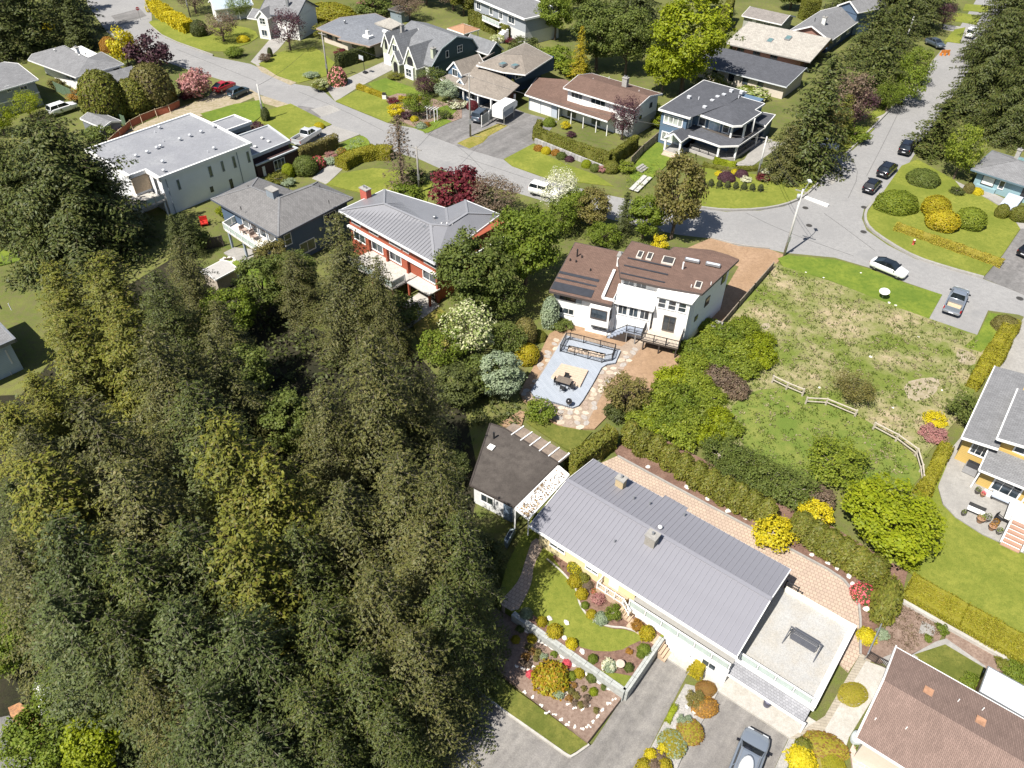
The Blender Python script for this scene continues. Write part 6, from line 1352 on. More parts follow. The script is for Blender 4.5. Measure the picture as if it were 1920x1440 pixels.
def vehicle(label,cat,rear,front,colour,kind='sedan',name='parked_car',L=None,group=None,mirror_col=None,roofmat=None,open_bed=True):
    a,b=G(*rear),G(*front);d=b-a;yaw=math.atan2(d[1],d[0]);mid=(a+b)/2
    L0,hw,H,hood,belt,r={'sedan':(4.6,.91,1.44,.82,.93,.33),'suv':(4.75,.95,1.70,1.0,1.08,.36),'pickup':(5.7,1.0,1.86,1.12,1.18,.40),'hatch':(4.2,.88,1.5,.86,.95,.32)}[kind]
    L=L or L0;t=thing(name,label,cat,(mid[0],mid[1],.26),yaw,group);p=-L/2;f=lambda q:p+q*L
    zb=.22 if kind!='pickup' else .38;tail=belt+(.03 if kind=='sedan' else .02)
    if kind=='sedan':cab=(.06,.30,.56,.74)
    elif kind=='hatch':cab=(.02,.12,.58,.76)
    elif kind=='suv':cab=(.015,.07,.58,.74)
    else:cab=(.385,.42,.60,.73)
    tw=hw*.86
    st=[(f(0),hw*.78,zb+.14,belt-.15,tail-.10,tw*.8),(f(.03),hw*.94,zb,belt-.06,tail-.01,tw),(f(.12),hw,zb,belt-.03,tail,tw),(f(.5),hw,zb,belt-.02,belt+.02,tw),(f(.74),hw,zb,belt-.05,belt,tw),
          (f(.86),hw,zb,hood-.06,hood,tw*.95),(f(.955),hw*.93,zb,hood-.14,hood-.07,tw*.85),(f(1),hw*.72,zb+.1,hood-.26,hood-.2,tw*.7)]
    if kind=='pickup':st=[s for s in st if s[0]>f(.36)];st=[(f(.385),hw,zb,belt-.03,belt+.01,tw)]+st
    body=loft(st).build('body',colour,t,True)
    rz,rw,bw=H-.05,hw*.72,hw*.87
    x0,x1,x2,x3=(f(q)for q in cab);zg=belt-.01
    quad=lambda A,B,C,D,nm,mt:MB().add([A,B,C,D]+[tuple(np.array(v)*[.985,.97,1]-[0,0,.012])for v in(A,B,C,D)],[(0,1,2,3),(7,6,5,4),(0,4,5,1),(1,5,6,2),(2,6,7,3),(3,7,4,0)]).build(nm,mt,t)
    quad((x0,-bw,zg),(x0,bw,zg),(x1,rw,rz),(x1,-rw,rz),'rear_window',CGLASS);quad((x3,bw,zg),(x3,-bw,zg),(x2,-rw,rz),(x2,rw,rz),'windscreen',CGLASS)
    for s in(-1,1):
        quad((x0,s*bw,zg),(x3,s*bw,zg),(x2,s*rw,rz),(x1,s*rw,rz),'side_window',CGLASS)
    m=MB()
    m.add([(x1-.03,-rw*1.02,rz),(x2+.03,-rw*1.02,rz),(x2+.03,rw*1.02,rz),(x1-.03,rw*1.02,rz),(x1+.12,-rw*.82,H),(x2-.14,-rw*.82,H),(x2-.14,rw*.82,H),(x1+.12,rw*.82,H)],[(4,5,6,7),(0,1,5,4),(1,2,6,5),(2,3,7,6),(3,0,4,7),(3,2,1,0)])
    for s in(-1,1):
        m.bar((x0,s*bw,zg),(x1,s*rw,rz),.09,.07);m.bar((x3,s*bw,zg),(x2,s*rw,rz),.08,.06);m.bar((x1*.5+x2*.5,s*(bw+.005),zg),(x1*.52+x2*.48,s*(rw+.005),rz),.08,.04)
    m.build('roof',roofmat or colour,t)
    for s in(-1,1):
        xm=x3-.16;MB().box(xm-.07,xm+.08,min(s*(hw-.03),s*(hw+.2)),max(s*(hw-.03),s*(hw+.2)),belt-.02,belt+.13).build('mirror',mirror_col or colour,t)
        MB().box(f(.958),f(.992),s*hw*.55-.2,s*hw*.55+.2,hood-.24,hood-.12).build('headlight',HEAD,t)
        if kind!='pickup':MB().box(f(.002),f(.03),s*hw*.66-.18,s*hw*.66+.18,belt-.22,belt-.08).build('tail_light',TAIL,t)
    wheels(t,(f(.18),f(.82)),hw,r,.23)
    if kind=='pickup':
        bx0,bx1=f(0),f(.383);zf=.72
        MB().box(bx0+.05,bx1,-hw*.9,hw*.9,zb+.1,zf).build('bed_floor',plain('bed liner',(.16,.15,.14),.8),t)
        m=MB()
        for s in(-1,1):m.box(bx0,bx1,min(s*hw*.84,s*hw),max(s*hw*.84,s*hw),zb+.05,belt)
        m.build('bed_side',colour,t)if False else None
        for s in(-1,1):MB().box(bx0,bx1,min(s*hw*.86,s*hw),max(s*hw*.86,s*hw),zb+.05,belt).build('bed_side',colour,t)
        MB().box(bx0,bx0+.09,-hw*.86,hw*.86,zb+.15,belt-.02).build('tailgate',colour,t);MB().box(bx0-.12,bx0,-hw*.9,hw*.9,zb,zb+.2).build('bumper',GREYM,t);MB().box(bx1-.06,bx1,-hw*.86,hw*.86,zf,belt).build('bulkhead',colour,t)
        for s in(-1,1):MB().box(bx0-.02,bx0+.04,s*hw*.93-.07,s*hw*.93+.07,belt-.5,belt-.1).build('tail_light',TAIL,t)
    MB().box(p-.02 if kind!='pickup' else p-.14,p+.02,-.26,.26,.5 if kind!='pickup' else zb+.04,.62 if kind!='pickup' else zb+.17).build('number_plate',PLATE,t)
    return t
WHT=paint('white car paint',(.72,.72,.72),.25,0);BLK=paint('black car paint',(.012,.012,.016),.2,.2);SLV=paint('silver car paint',(.45,.46,.47));GRY=paint('steel grey car paint',(.20,.23,.275));REDC=paint('red car paint',(.36,.014,.024),.25,.1);TEALC=paint('dark teal car paint',(.03,.055,.075));DGR=paint('dark blue grey paint',(.07,.09,.115))
vehicle('white sedan with black glass roof parked on the grass edge of the street','car',(1637,501),(1690,523),WHT,'sedan',roofmat=CGLASS,mirror_col=BLK)
pk=vehicle('steel grey pickup with tan sheet in its bed on the grey parking pad','pickup',(1779,594),(1796,556),GRY,'pickup','pickup_truck',5.3,mirror_col=BLK)
MB().box(-2.2,-1.1,-.75,.7,.74,.8).build('bed_sheet',plain('tan plywood',(.46,.36,.24),.8,var=.15),pk)
vehicle('silver white pickup with empty bed beside the clipped driveway hedge','pickup',(554,279),(600,251),paint('pearl white pickup paint',(.56,.57,.58)),'pickup','pickup_truck',5.8)
vehicle('bright red car on the gravel pad by the pink shrub','car',(403,178),(440,162),REDC,'sedan')
vehicle('dark teal car beside the red car on the gravel pad','car',(430,189),(467,172),TEALC,'hatch')
g_='black cars parked along the side street'
vehicle('black car parked lowest on the side street, nearest the grass corner','car',(1622,367),(1642,346),BLK,'hatch',group=g_)
vehicle('black car parked just up the street from another black car','car',(1648,338),(1672,316),BLK,'suv',L=4.5,group=g_)
vehicle('black car with chrome bumper tucked under the big conifer branches','car',(1690,296),(1703,274),BLK,'suv',L=4.5,group=g_)
vehicle('white car half hidden behind the tall conifer in a side driveway','car',(1524,276),(1560,284),WHT,'suv')
vehicle('blue grey SUV behind two grey screen panels on the driveway','car',(888,236),(918,213),DGR,'suv')
vehicle('dark blue grey car far up the side street','car',(1742,84),(1760,92),DGR,'sedan')
vehicle('white van by the lawns far up the side street','car',(1812,76),(1826,62),WHT,'suv')
vehicle('white car glimpsed between white blossom and red maple on the street','car',(1006,364),(1036,372),WHT,'suv')
vehicle('dark car parked inside the open carport of the tan roofed house','car',(896,188),(914,172),TEALC,'sedan')
vehicle('white car beside the green fence at upper left','car',(108,216),(132,208),WHT,'suv')
vehicle('dark car at the far right edge on the asphalt drive','car',(1916,484),(1940,468),BLK,'sedan')
sv=vehicle('steel grey SUV with white roof box on the front driveway','car',(1374,1496),(1414,1390),GRY,'suv',L=4.9,mirror_col=BLK)
m=MB().lathe([(.1,0),(.62,.03),(.66,.12),(.5,.26),(.1,.33)],16);rb=m.build('roof_box',plain('white roof box',(.66,.67,.68),.3),sv,True);rb.location=(-.9,0,1.72);rb.scale=(1.5,.72,1)
for s in(-.28,.28):MB().box(-1.7,.4,s*2.1-.02,s*2.1+.02,1.7,1.76).build('roof_rail',GREYM,sv)
# camper unit on jacks
a,b=G(928,236),G(962,213);d=b-a;t=thing('camper','white truck camper on jack legs beside the double garage driveway','camper',(*((a+b)/2),.2),math.atan2(d[1],d[0]))
cw=plain('white camper skin',(.70,.70,.69),.5,var=.06);prof=[(-2.2,.9),(1.3,.9),(1.6,1.5),(2.6,1.6),(2.7,2.3),(2.1,2.75),(-1.9,2.85),(-2.25,2.6)];n=len(prof)
MB().add([(x,y,z)for y in(-1.05,1.05)for x,z in prof],[tuple(range(n)),tuple(range(n,2*n))[::-1]]+[(i,n+i,n+(i+1)%n,(i+1)%n)for i in range(n)]).build('body',cw,t)
MB().box(-2.0,1.2,-1.08,-1.05,1.05,2.0).build('side_panel',plain('grey camper panel',(.22,.25,.30),.5),t)
for x in(-2.0,1.2):
    for y in(-1.2,1.2):MB().box(x-.05,x+.05,y-.05,y+.05,0,1.5).build('leg',GREYM,t)
# boat shaped hull at the far left
a=G(14,200);t=thing('boat','white boat on a trailer beside the grey corner house','boat',(a[0],a[1],.1),.7)
m=MB();ps=[]
for x,w,z0 in((-2.6,.9,.6),(0,1.05,.5),(1.6,.8,.6),(2.8,.05,1.0)):ps+=[(x,-w,1.35),(x,-w*.6,z0),(x,w*.6,z0),(x,w,1.35)]
m.add(ps,[(i*4+j,i*4+(j+1)%4,i*4+4+(j+1)%4,i*4+4+j)for i in range(3)for j in range(4)]+[(0,3,2,1)]);m.build('hull',WHT,t);MB().box(-.6,.9,-.6,.6,1.35,2.0).build('cabin',plain('white cabin',(.66,.66,.66),.4),t);MB().box(-2.5,2.9,-.06,.06,.35,.5).build('trailer',GREYM,t);wheels(t,(-.8,),.9,.3,.18)
# ------------------------------------------------------------------ poles, wires, signs
PW=plain('grey pole timber',(.26,.245,.225),.85,var=.2,scale=5);TOPS=[]
def pole(label,foot,h,arms=1,lamp=False,lean=(0,0),pale=False,az=-.6):
    p=G(*foot);t=thing('utility_pole',label,'utility pole',(p[0],p[1],0));w=plain('pale pole',(.46,.45,.43),.8,var=.12)if pale else PW
    MB().tube([(0,0,0),(lean[0],lean[1],h)],[.17,.11],10).build('pole',w,t,True)
    dx,dy=math.cos(az),math.sin(az)
    for k in range(arms):z=h-.35-.9*k;f=z/h;MB().bar((lean[0]*f-dx*.9,lean[1]*f-dy*.9,z),(lean[0]*f+dx*.9,lean[1]*f+dy*.9,z),.1,.12).build('crossarm',PW,t)
    if lamp:
        MB().tube([(lean[0]*.9,lean[1]*.9,h*.93),(lean[0]+.8,lean[1]+1.0,h+.1),(lean[0]+1.3,lean[1]+1.8,h+.1)],.045,6).build('lamp_arm',GREYM,t)
        MB().box(lean[0]+1.1,lean[0]+1.5,lean[1]+1.6,lean[1]+2.3,h+.02,h+.17).build('street_lamp',plain('lamp housing',(.50,.51,.50),.4),t)
        MB().lathe([(.02,0),(.22,.05),(.24,.6),(.02,.66)],10,(lean[0]*.88-.3,lean[1]*.88,h*.86)).build('transformer',plain('grey transformer',(.38,.40,.40),.5),t,True)
    MB().box(-.16,.16,-.26,-.15,2.2,3.0).build('meter_box',GREYM,t)
    TOPS.append(Vector((p[0]+lean[0],p[1]+lean[1],h-.3)));return t
pole('tall pale utility pole with street lamp at the corner of the vacant lot',(1470,479),9.6,1,True,pale=True);pole('grey utility pole beside the camper and dry grass strip',(882,256),10.2);pole('grey utility pole behind the pink flowering shrub',(616,150),8.6)
pole('grey utility pole beside the bare brown conifer',(787,362),7.2);pole('slim pale pole with stay by the low garage hedge',(496,226),6.2,0,pale=True);pole('pale pole at the right edge of the blue house garden',(1420,331),6.4,1,pale=True);pole('short pale pole among street trees on the side street',(1693,92),6.5,0,pale=True)
pole('slim grey pole above the yellow hedge at the upper street corner',(357,32),7.0,0)
def wire(i,j,sag,label,off=0):
    a,b=TOPS[i].copy(),TOPS[j].copy();a.x+=off;b.x+=off;pts=[a.lerp(b,k/14)-Vector((0,0,sag*4*(k/14)*(1-k/14)))for k in range(15)]
    MBm=MB().tube([p-a for p in pts],.022,4);o=MBm.build('power_line',BLACKM);o.location=a;tag(o,label,'power line','power lines between the poles')
wire(2,1,1.2,'thin power line running from the pink shrub pole to the camper pole');wire(1,3,.8,'thin power line from the camper pole to the pole by the bare conifer');wire(1,5,1.5,'thin power line from the camper pole to the pole in the blue house garden');wire(5,0,1.0,'thin power line from the blue house pole to the tall lamp pole');wire(5,0,1.1,'thin second power line beside another one near the tall lamp pole',.5);wire(4,2,.8,'thin power line from the low garage pole to the pink shrub pole')
p=G(264,38);t=thing('stop_sign','octagonal red stop sign on a post at the upper street corner','stop sign',(p[0],p[1],0),.5)
MB().tube([(0,0,0),(0,0,2.6)],.04,6).build('post',GREYM,t)
oc=[(.38*math.cos(math.pi/8+k*math.pi/4),.38*math.sin(math.pi/8+k*math.pi/4))for k in range(8)]
MB().add([(x,-.06,2.4+z)for x,z in oc]+[(x,-.03,2.4+z)for x,z in oc],[tuple(range(8)),tuple(range(8,16))[::-1]]+[(i,8+i,8+(i+1)%8,(i+1)%8)for i in range(8)]).build('sign_plate',plain('sign red',(.34,.03,.04),.5),t)
fc=bpy.data.curves.new('stop lettering','FONT');fc.body='STOP';fc.size=.26;fc.align_x='CENTER';fc.align_y='CENTER';fc.extrude=.004;fo=link('text',fc);bpy.context.view_layer.update();tm=bpy.data.meshes.new_from_object(fo);bpy.data.objects.remove(fo);tm.materials.clear();tm.materials.append(WHITE);fo=link('lettering',tm,t);fo.location=(0,-.068,2.4);fo.rotation_euler=(math.pi/2,0,0)
def flat_mark(name,mat,px,label=None):
    o=patch(name,mat,px);return o
flat_mark('stop_line',plain('road paint',(.66,.66,.64),.7,var=.1),[(1508,372),(1512,371),(1554,386),(1551,389)])
for k,(u,v,lb)in enumerate(((1510,390,'dark iron street cover nearest the stop line'),(1517,423,'dark iron street cover in the middle of the junction'),(1620,389,'dark iron drain at the top of the curved kerb'),(1619,435,'dark iron drain at the outer bend of the curved kerb'),(1912,560,'small rusty street cover near the right edge'))):
    p=G(u,v);t=thing('street_cover',lb,'street cover',(p[0],p[1],.02),0,'iron covers set in the street');MB().lathe([(.36,0),(.36,.03),(.3,.035)],14,(0,0,0)).build('lid',plain('cast iron',(.07,.065,.06),.6,.4),t)
    MB().lathe([(.44,0),(.44,.015),(.37,.016)],14).build('ring',plain('iron ring',(.10,.10,.095),.6,.4),t)
p=G(1711,460);t=thing('fire_hydrant','red fire hydrant with pale cap on the corner lawn','fire hydrant',(p[0],p[1],.1))
HR=plain('hydrant red',(.36,.06,.04),.5);MB().lathe([(.17,0),(.17,.06),(.12,.08),(.12,.62),(.16,.64),(.16,.7)],12).build('barrel',HR,t,True);MB().lathe([(.15,.7),(.12,.82),(.04,.88)],12).build('cap',plain('pale cap',(.55,.50,.46)),t,True)
for k,(x,y)in enumerate(((.2,0),(-.2,0),(0,-.2))):MB().tube([(0,0,.5),(x,y,.5)],.06,8).build('nozzle',HR,t)
p=G(1653,561);t=thing('satellite_dish','white round dish on a short stand on the vacant lot','satellite dish',(p[0],p[1],.1))
dd=MB().lathe([(.02,.0),(.3,.03),(.55,.1),(.62,.13),(.6,.15),(.3,.06)],20).build('dish',WHITE,t,True);dd.location=(0,0,.95);dd.rotation_euler=(.15,-.15,0);MB().tube([(0,0,0),(0,0,.95)],.05,8).build('stand',GREYM,t);MB().tube([(-.5,-.2,0),(.5,.2,0)],.04).build('foot',GREYM,t)
# ------------------------------------------------------------------ fences
def rail_fence(label,tops,h=1.1,two=True,mat=None,group=None):
    P=[G(u,v,h)for u,v in tops];o=P[0];t=thing('rail_fence',label,'fence',(o[0],o[1],0),0,group);mat=mat or plain('bleached rail timber',(.44,.39,.32),.85,var=.2,scale=6)
    for p in P:x,y=p-o;MB().box(x-.07,x+.07,y-.07,y+.07,0,h+.1).build('post',mat,t)
    for a,b in zip(P[:-1],P[1:]):
        a,b=a-o,b-o;MB().bar((*a,h),(*b,h),.1,.1).build('rail',mat,t)
        if two:MB().bar((*a,h*.55),(*b,h*.5),.07,.1).build('rail',mat,t)
g_='bleached rail fences on the vacant lot'
rail_fence('short bleached rail fence piece highest on the vacant lot lawn',[(1451,705),(1478,718),(1508,730)],group=g_);rail_fence('bleached rail fence piece in the middle of the vacant lot lawn',[(1514,746),(1552,748),(1607,770)],1.0,group=g_);rail_fence('bent bleached rail fence at the low right of the vacant lot',[(1642,793),(1685,815),(1722,842),(1731,872),(1733,892)],group=g_)
def board_fence(label,px,h,mat,step=1.8,board=.3,name='board_fence',top=False,cap=None):
    P=[G(u,v,h if top else 0)for u,v in px];o=P[0];t=thing(name,label,'fence',(o[0],o[1],0))
    for a,b in zip(P[:-1],P[1:]):
        a,b=a-o,b-o;L=np.linalg.norm(b-a);d=(b-a)/L;n=max(1,round(L/step))
        for k in range(n+1):q=a+d*L*k/n;MB().box(q[0]-.06,q[0]+.06,q[1]-.06,q[1]+.06,0,h+.1).build('post',mat,t)
        nb=max(1,round(L/board))
        for k in range(nb):
            q0,q1=a+d*L*(k+.04)/nb,a+d*L*(k+.96)/nb;MB().bar((*q0,h*.52),(*q1,h*.52),.03,h*.92).build('board',mat,t)
        MB().bar((*a,h),(*b,h),.09,.06).build('top_rail',cap or mat,t)
FW=plain('grey brown fence boards',(.22,.18,.14),.85,var=.25,scale=5)
board_fence('grey brown board fence between the dirt driveway and the weedy lot',[(1447,506),(1412,546),(1382,580),(1350,618)],1.1,FW,board=.5);board_fence('weathered fence between the blue modern house and the brown roofed house',[(1240,258),(1205,288),(1182,312)],1.5,FW,board=.5)
board_fence('dark green board fence beside the grey corner house',[(106,172),(150,192),(184,214),(238,238)],1.8,plain('green fence boards',(.10,.15,.09),.8,var=.15),board=.6);board_fence('dark board fence with stone posts by the grey hut',[(196,240),(216,232),(228,224)],1.4,DARKW,board=.5)
board_fence('dark board fence in shade below the white flat house',[(385,470),(420,462)],1.6,DARKW,board=.5)
P=[G(u,v,1.2)for u,v in((202,262),(222,244),(243,226),(262,216),(290,205),(315,197),(336,187))];o=P[0];t=thing('safety_fence','sagging orange mesh fence on timber stakes by the gravel strip','fence',(o[0],o[1],0))
OM=plain('orange mesh',(.34,.10,.05),.8,var=.25,scale=5)
for k,(a,b)in enumerate(zip(P[:-1],P[1:])):
    a,b=a-o,b-o;q=.12*(-1)**k;MB().add([(*a,1.15),(*b,1.05),(b[0]+q,b[1]-.25,.05),(a[0],a[1]-.2,.05)]+[(a[0],a[1]+.03,1.15),(b[0],b[1]+.03,1.05),(b[0]+q,b[1]-.22,.05),(a[0],a[1]-.17,.05)],[(0,1,2,3),(7,6,5,4),(0,4,5,1),(3,2,6,7)]).build('mesh',OM,t)
    MB().bar((*a,0),(*a,1.35),.08).build('stake',NEWW,t);MB().bar((a[0],a[1],1.1),(a[0]+.5,a[1]-.9,0),.06).build('brace',NEWW,t);MB().bar((*a,1.2),(*b,1.2),.06).build('rail',NEWW,t)
P=[G(u,v,1.0)for u,v in((1308,338),(1345,344),(1390,348),(1440,352))];o=P[0];t=thing('wire_fence','thin dark wire fence along the front of the blue house garden','fence',(o[0],o[1],0))
for a,b in zip(P[:-1],P[1:]):
    a,b=a-o,b-o
    for k in range(4):q=a+(b-a)*k/4;MB().box(q[0]-.03,q[0]+.03,q[1]-.03,q[1]+.03,0,1.05).build('post',BLACKM,t)
    for z in(.35,.68,1.0):MB().bar((*a,z),(*b,z),.025).build('wire',BLACKM,t)
for lb,(u,v),(u2,v2)in(('left grey screen panel beside the parked blue grey car',(903,240),(916,232)),('right grey screen panel beside the parked blue grey car',(917,231),(928,224))):
    a,b=G(u,v),G(u2,v2);t=thing('screen_panel',lb,'screen',(a[0],a[1],.2),0,'grey screen panels on the driveway');b=b-a
    for q in((0,0),b):MB().box(q[0]-.06,q[0]+.06,q[1]-.06,q[1]+.06,0,2.0).build('post',WHITE,t)
    MB().bar((0,0,1.05),(*b,1.05),.04,1.7).build('panel',plain('grey lattice',(.24,.25,.26),.7),t)
a,b=G(1003,268),G(1146,326)
t=thing('stone_wall','low grey block wall below the long clipped hedge','wall',(a[0],a[1],0));b=b-a
for k in range(24):
    q0,q1=b*(k+.03)/24,b*(k+.97)/24;MB().bar((*q0,.4),(*q1,.4),.35,.8).build('block',plain('grey wall block %d'%(k%3),sc((.30,.29,.28),.9+.12*(k%3)),.85,var=.15),t)
# grey timber retaining wall of the front garden
RWM=plain('pale grey sleeper',(.34,.35,.33),.8,var=.22,scale=4)
A,B,C=G(962,1150,ZU),G(1172,1296,ZU),G(1241,1196,ZU);t=thing('retaining_wall','grey sleeper retaining wall with capping boards around the front garden lawn','wall',(A[0],A[1],0))
for(p,q,n)in((A,B,9),(B,C,4)):
    p,q=p-A,q-A;d=(q-p)/np.linalg.norm(q-p);nn=np.array([-d[1],d[0]])
    MB().bar((*(p-nn*.12),ZU/2),(*(q-nn*.12),ZU/2),.2,ZU).build('wall',RWM,t)
    for k in range(n):
        for row in(0,1):a_,b_=p+(q-p)*(k+.01)/n+nn*(.22*row-.12),p+(q-p)*(k+.99)/n+nn*(.22*row-.12);MB().bar((*a_,ZU+.04),(*b_,ZU+.04),.2,.09).build('sleeper',RWM,t)
# ------------------------------------------------------------------ stones
_r=random.Random(21)
def rockmesh(k):
    m=MB();n=7;vs=[]
    for z,rr in((-.02,.8),(.35,1.0),(.75,.72)):vs+=[(rr*_r.uniform(.75,1.15)*math.cos(6.283*i/n),rr*_r.uniform(.75,1.15)*math.sin(6.283*i/n),z*_r.uniform(.85,1.1))for i in range(n)]
    m.add(vs,[(i*n+j,i*n+(j+1)%n,(i+1)*n+(j+1)%n,(i+1)*n+j)for i in range(2)for j in range(n)]+[tuple(range(2*n,3*n))]);return m.mesh('rock',ROCKM)
RK=[rockmesh(k)for k in range(5)]
def rocks(pts,label,group,s=.3,zs=.6,base=0.,name='rock'):
    for k,q in enumerate(pts):
        p=G(q[0],q[1],base);o=link(name,_r.choice(RK));ss=s*(q[2]if len(q)>2 else 1)*_r.uniform(.8,1.25);o.location=(p[0],p[1],base);o.scale=(ss,ss*_r.uniform(.7,1),ss*zs);o.rotation_euler.z=_r.uniform(0,6.28)
        tag(o,label,'rock',group)
rocks([(1215,876),(1288,914),(1326,936),(1365,959),(1398,972),(1522,1041),(1552,1056),(1569,1066),(1591,1081),(1598,1095),(1625,1143,1.4),(1612,1128)],'white rock in the mulch along the cedar row behind the long house','white rocks along the cedar row',.3,.7,.2)
rocks([(991,1180),(1003,1190),(1016,1199),(1026,1206),(1037,1213),(1055,1228),(1067,1234),(1078,1243),(1096,1252),(1104,1258),(1124,1273),(1140,1286)],'flat pale stone at the foot of the grey sleeper wall','flat pale stones below the sleeper wall',.36,.25,ZL)
edge=[(984,1298),(1000,1308),(1014,1322),(1026,1336),(1040,1340),(1052,1348),(1064,1357),(1080,1362),(1092,1368),(1104,1362),(1112,1352),(1120,1344),(1130,1332),(1142,1320),(1152,1312),(1062,1298),(1060,1308),(1066,1318),(1078,1326),(1092,1330),(1104,1324),(968,1250),(980,1255),(992,1254),(1000,1250)]
rocks([(u+_r.uniform(-4,4),v+_r.uniform(-3,3))for u,v in edge for _ in range(4)],'small pale edging stone curving through the lower flower bed','small edging stones of the lower flower bed',.095,.6,ZL,'edging_stone')
rocks([(1536,727),(1674,765),(1511,511),(1544,521),(1667,568),(1679,573),(1632,669),(1766,732),(1722,632),(1614,512)],'small white stone lying in the grass of the vacant lot','white stones on the vacant lot',.18,.6,.1)
rocks([(1062,1168),(1030,1160),(1058,1196),(1092,1222),(1108,1156)],'pale stone in the mulch beside the curved front lawn','pale stones beside the curved front lawn',.25,.6,ZU)
rocks([(1310,1300),(1300,1312),(1288,1325),(1302,1335),(1320,1290)],'grey stone in the gravel strip between the driveways','grey stones in the gravel strip',.2,.5,.3)
# ------------------------------------------------------------------ garden furniture and pots
def lathe_thing(name,label,cat,px,prof,mat,base=0.,group=None,top=None):
    p=G(px[0],px[1],base);t=thing(name,label,cat,(p[0],p[1],base),0,group);MB().lathe(prof,16).build('body',mat,t,True)
    if top:MB().lathe([(.02,top[0]),(top[1],top[0])],14).build('soil',top[2],t)
    return t
POT=[(.2,0),(.3,.42),(.34,.45),(.34,.5),(.28,.5)]
lathe_thing('flower_pot','round pale clay pot in the bed above the sleeper wall','pot',(1162,1250),POT,plain('pale clay',(.50,.40,.33)),ZU,None,(.44,.28,MULCH));lathe_thing('bucket','dark blue grey round bin standing on the pale apron','bin',(1437,1322),[(.24,0),(.32,.7),(.35,.72),(.3,.8),(.1,.84)],plain('slate plastic',(.10,.10,.15),.5),.2)
lathe_thing('urn','grey stone urn by the lower white wall','urn',(1302,1222),[(.25,0),(.12,.15),(.14,.3),(.34,.55),(.4,.8),(.34,.8)],plain('grey stone',(.36,.36,.34)),.15,None,(.74,.3,DARKW))
for u,v,w,l,lb,c in((1262,1208,.9,1.0,'brown bordered door mat beside the tan board steps',(.20,.12,.08)),(1344,1262,.7,.95,'plain brown door mat by the side door',(.30,.22,.18))):
    p=G(u,v);t=thing('door_mat',lb,'door mat',(p[0],p[1],.24),h1.yaw,'door mats on the pale apron');MB().box(-l/2,l/2,-w/2,w/2,0,.02).build('border',plain('dark mat border',(.10,.09,.08),.9),t);MB().box(-l/2+.12,l/2-.12,-w/2+.12,w/2-.12,.02,.03).build('mat',plain('mat %d'%u,c,.95,var=.2),t)
# swing bench on the roof deck
t=on_h1('swing_bench','dark grey metal swing bench standing alone on the pale roof deck','swing bench',*h1.loc(1503,1210,2.3),2.3,0)
SB=plain('dark grey bench metal',(.12,.125,.145),.45,.3,var=.1)
for s in(-1.15,1.15):
    for y in(-.75,.55):MB().bar((s*1.0,-.1,1.5),(s*1.05,y,0),.07).build('leg',SB,t)
MB().bar((-1.2,-.1,1.52),(1.2,-.1,1.52),.08).build('top_bar',SB,t)
for k in range(6):MB().box(-.95,.95,-.32+k*.1,-.25+k*.1,.45,.48).build('seat_slat',SB,t)
for k in range(5):MB().bar((-.95,.30+k*.03,.52+k*.12),(.95,.30+k*.03,.52+k*.12),.03,.085).build('back_slat',SB,t)
for s in(-.97,.97):MB().bar((s,-.32,.68),(s,.32,.7),.05).build('armrest',SB,t);MB().bar((s,0,.5),(s,-.1,1.5),.025).build('hanger',SB,t)
# table, chairs, kettle grill on the grey deck
p=G(1057,722,.42);t=thing('patio_table','brown slatted patio table on the grey deck','table',(p[0],p[1],.42),-.42)
for k in range(6):MB().box(-.8,.8,-.48+k*.16,-.34+k*.16,.7,.74).build('slat',plain('brown table slat',(.16,.13,.105),.7,var=.2),t)
for x in(-.7,.7):
    for y in(-.4,.4):MB().box(x-.03,x+.03,y-.03,y+.03,0,.7).build('leg',BLACKM,t)
def chair(label,px,rz,base,mat,group,cush=None):
    p=G(px[0],px[1],base);t=thing('garden_chair',label,'chair',(p[0],p[1],base),rz,group);MB().box(-.25,.25,-.25,.25,.4,.46).build('seat',cush or mat,t);MB().bar((-.25,.26,.68),(.25,.26,.68),.05,.5).build('backrest',cush or mat,t)
    for x in(-.22,.22):
        for y in(-.22,.22):MB().box(x-.02,x+.02,y-.02,y+.02,0,.42).build('leg',mat,t)
        MB().box(x-.03,x+.03,-.25,.25,.6,.64).build('armrest',mat,t)
    return t
g_='dark chairs around the patio table'
chair('dark chair behind the slatted table on the grey deck',(1061,714),-.42,.42,BLACKM,g_);chair('dark chair at the left end of the slatted table on the grey deck',(1044,721),1.1,.42,BLACKM,g_);chair('dark chair at the right end of the slatted table on the grey deck',(1072,730),-2.0,.42,BLACKM,g_);chair('dark chair in front of the slatted table on the grey deck',(1055,733),2.7,.42,BLACKM,g_)
p=G(1066,762,.42);t=thing('kettle_grill','black kettle grill at the corner of the grey deck','grill',(p[0],p[1],.42));MB().lathe([(.05,.42),(.25,.5),(.33,.68),(.33,.74),(.27,.92),(.06,1.02)],16).build('bowl',paint('black enamel',(.02,.02,.022),.2,0),t,True)
for k in range(3):MB().bar((.2*math.cos(k*2.1),.2*math.sin(k*2.1),.5),(.32*math.cos(k*2.1),.32*math.sin(k*2.1),0),.03).build('leg',BLACKM,t)
MB().bar((-.06,0,1.06),(.06,0,1.06),.03).build('handle',BLACKM,t)
WK=plain('brown wicker',(.20,.14,.11),.8,var=.2);CU=plain('taupe cushion',(.36,.28,.24),.9)
g_='wicker seats on the glass railed deck'
for(u,v),lb,rz in(((458,437),'brown wicker armchair at the back of the glass railed deck',.9),((470,441),'brown wicker armchair in the middle of the glass railed deck',-2.2),((478,449),'low brown wicker bench at the front of the glass railed deck',.9)):c=chair(lb,(u,v),rz,2.72,WK,g_,CU);c.scale=(1.5,1.4,1.1)
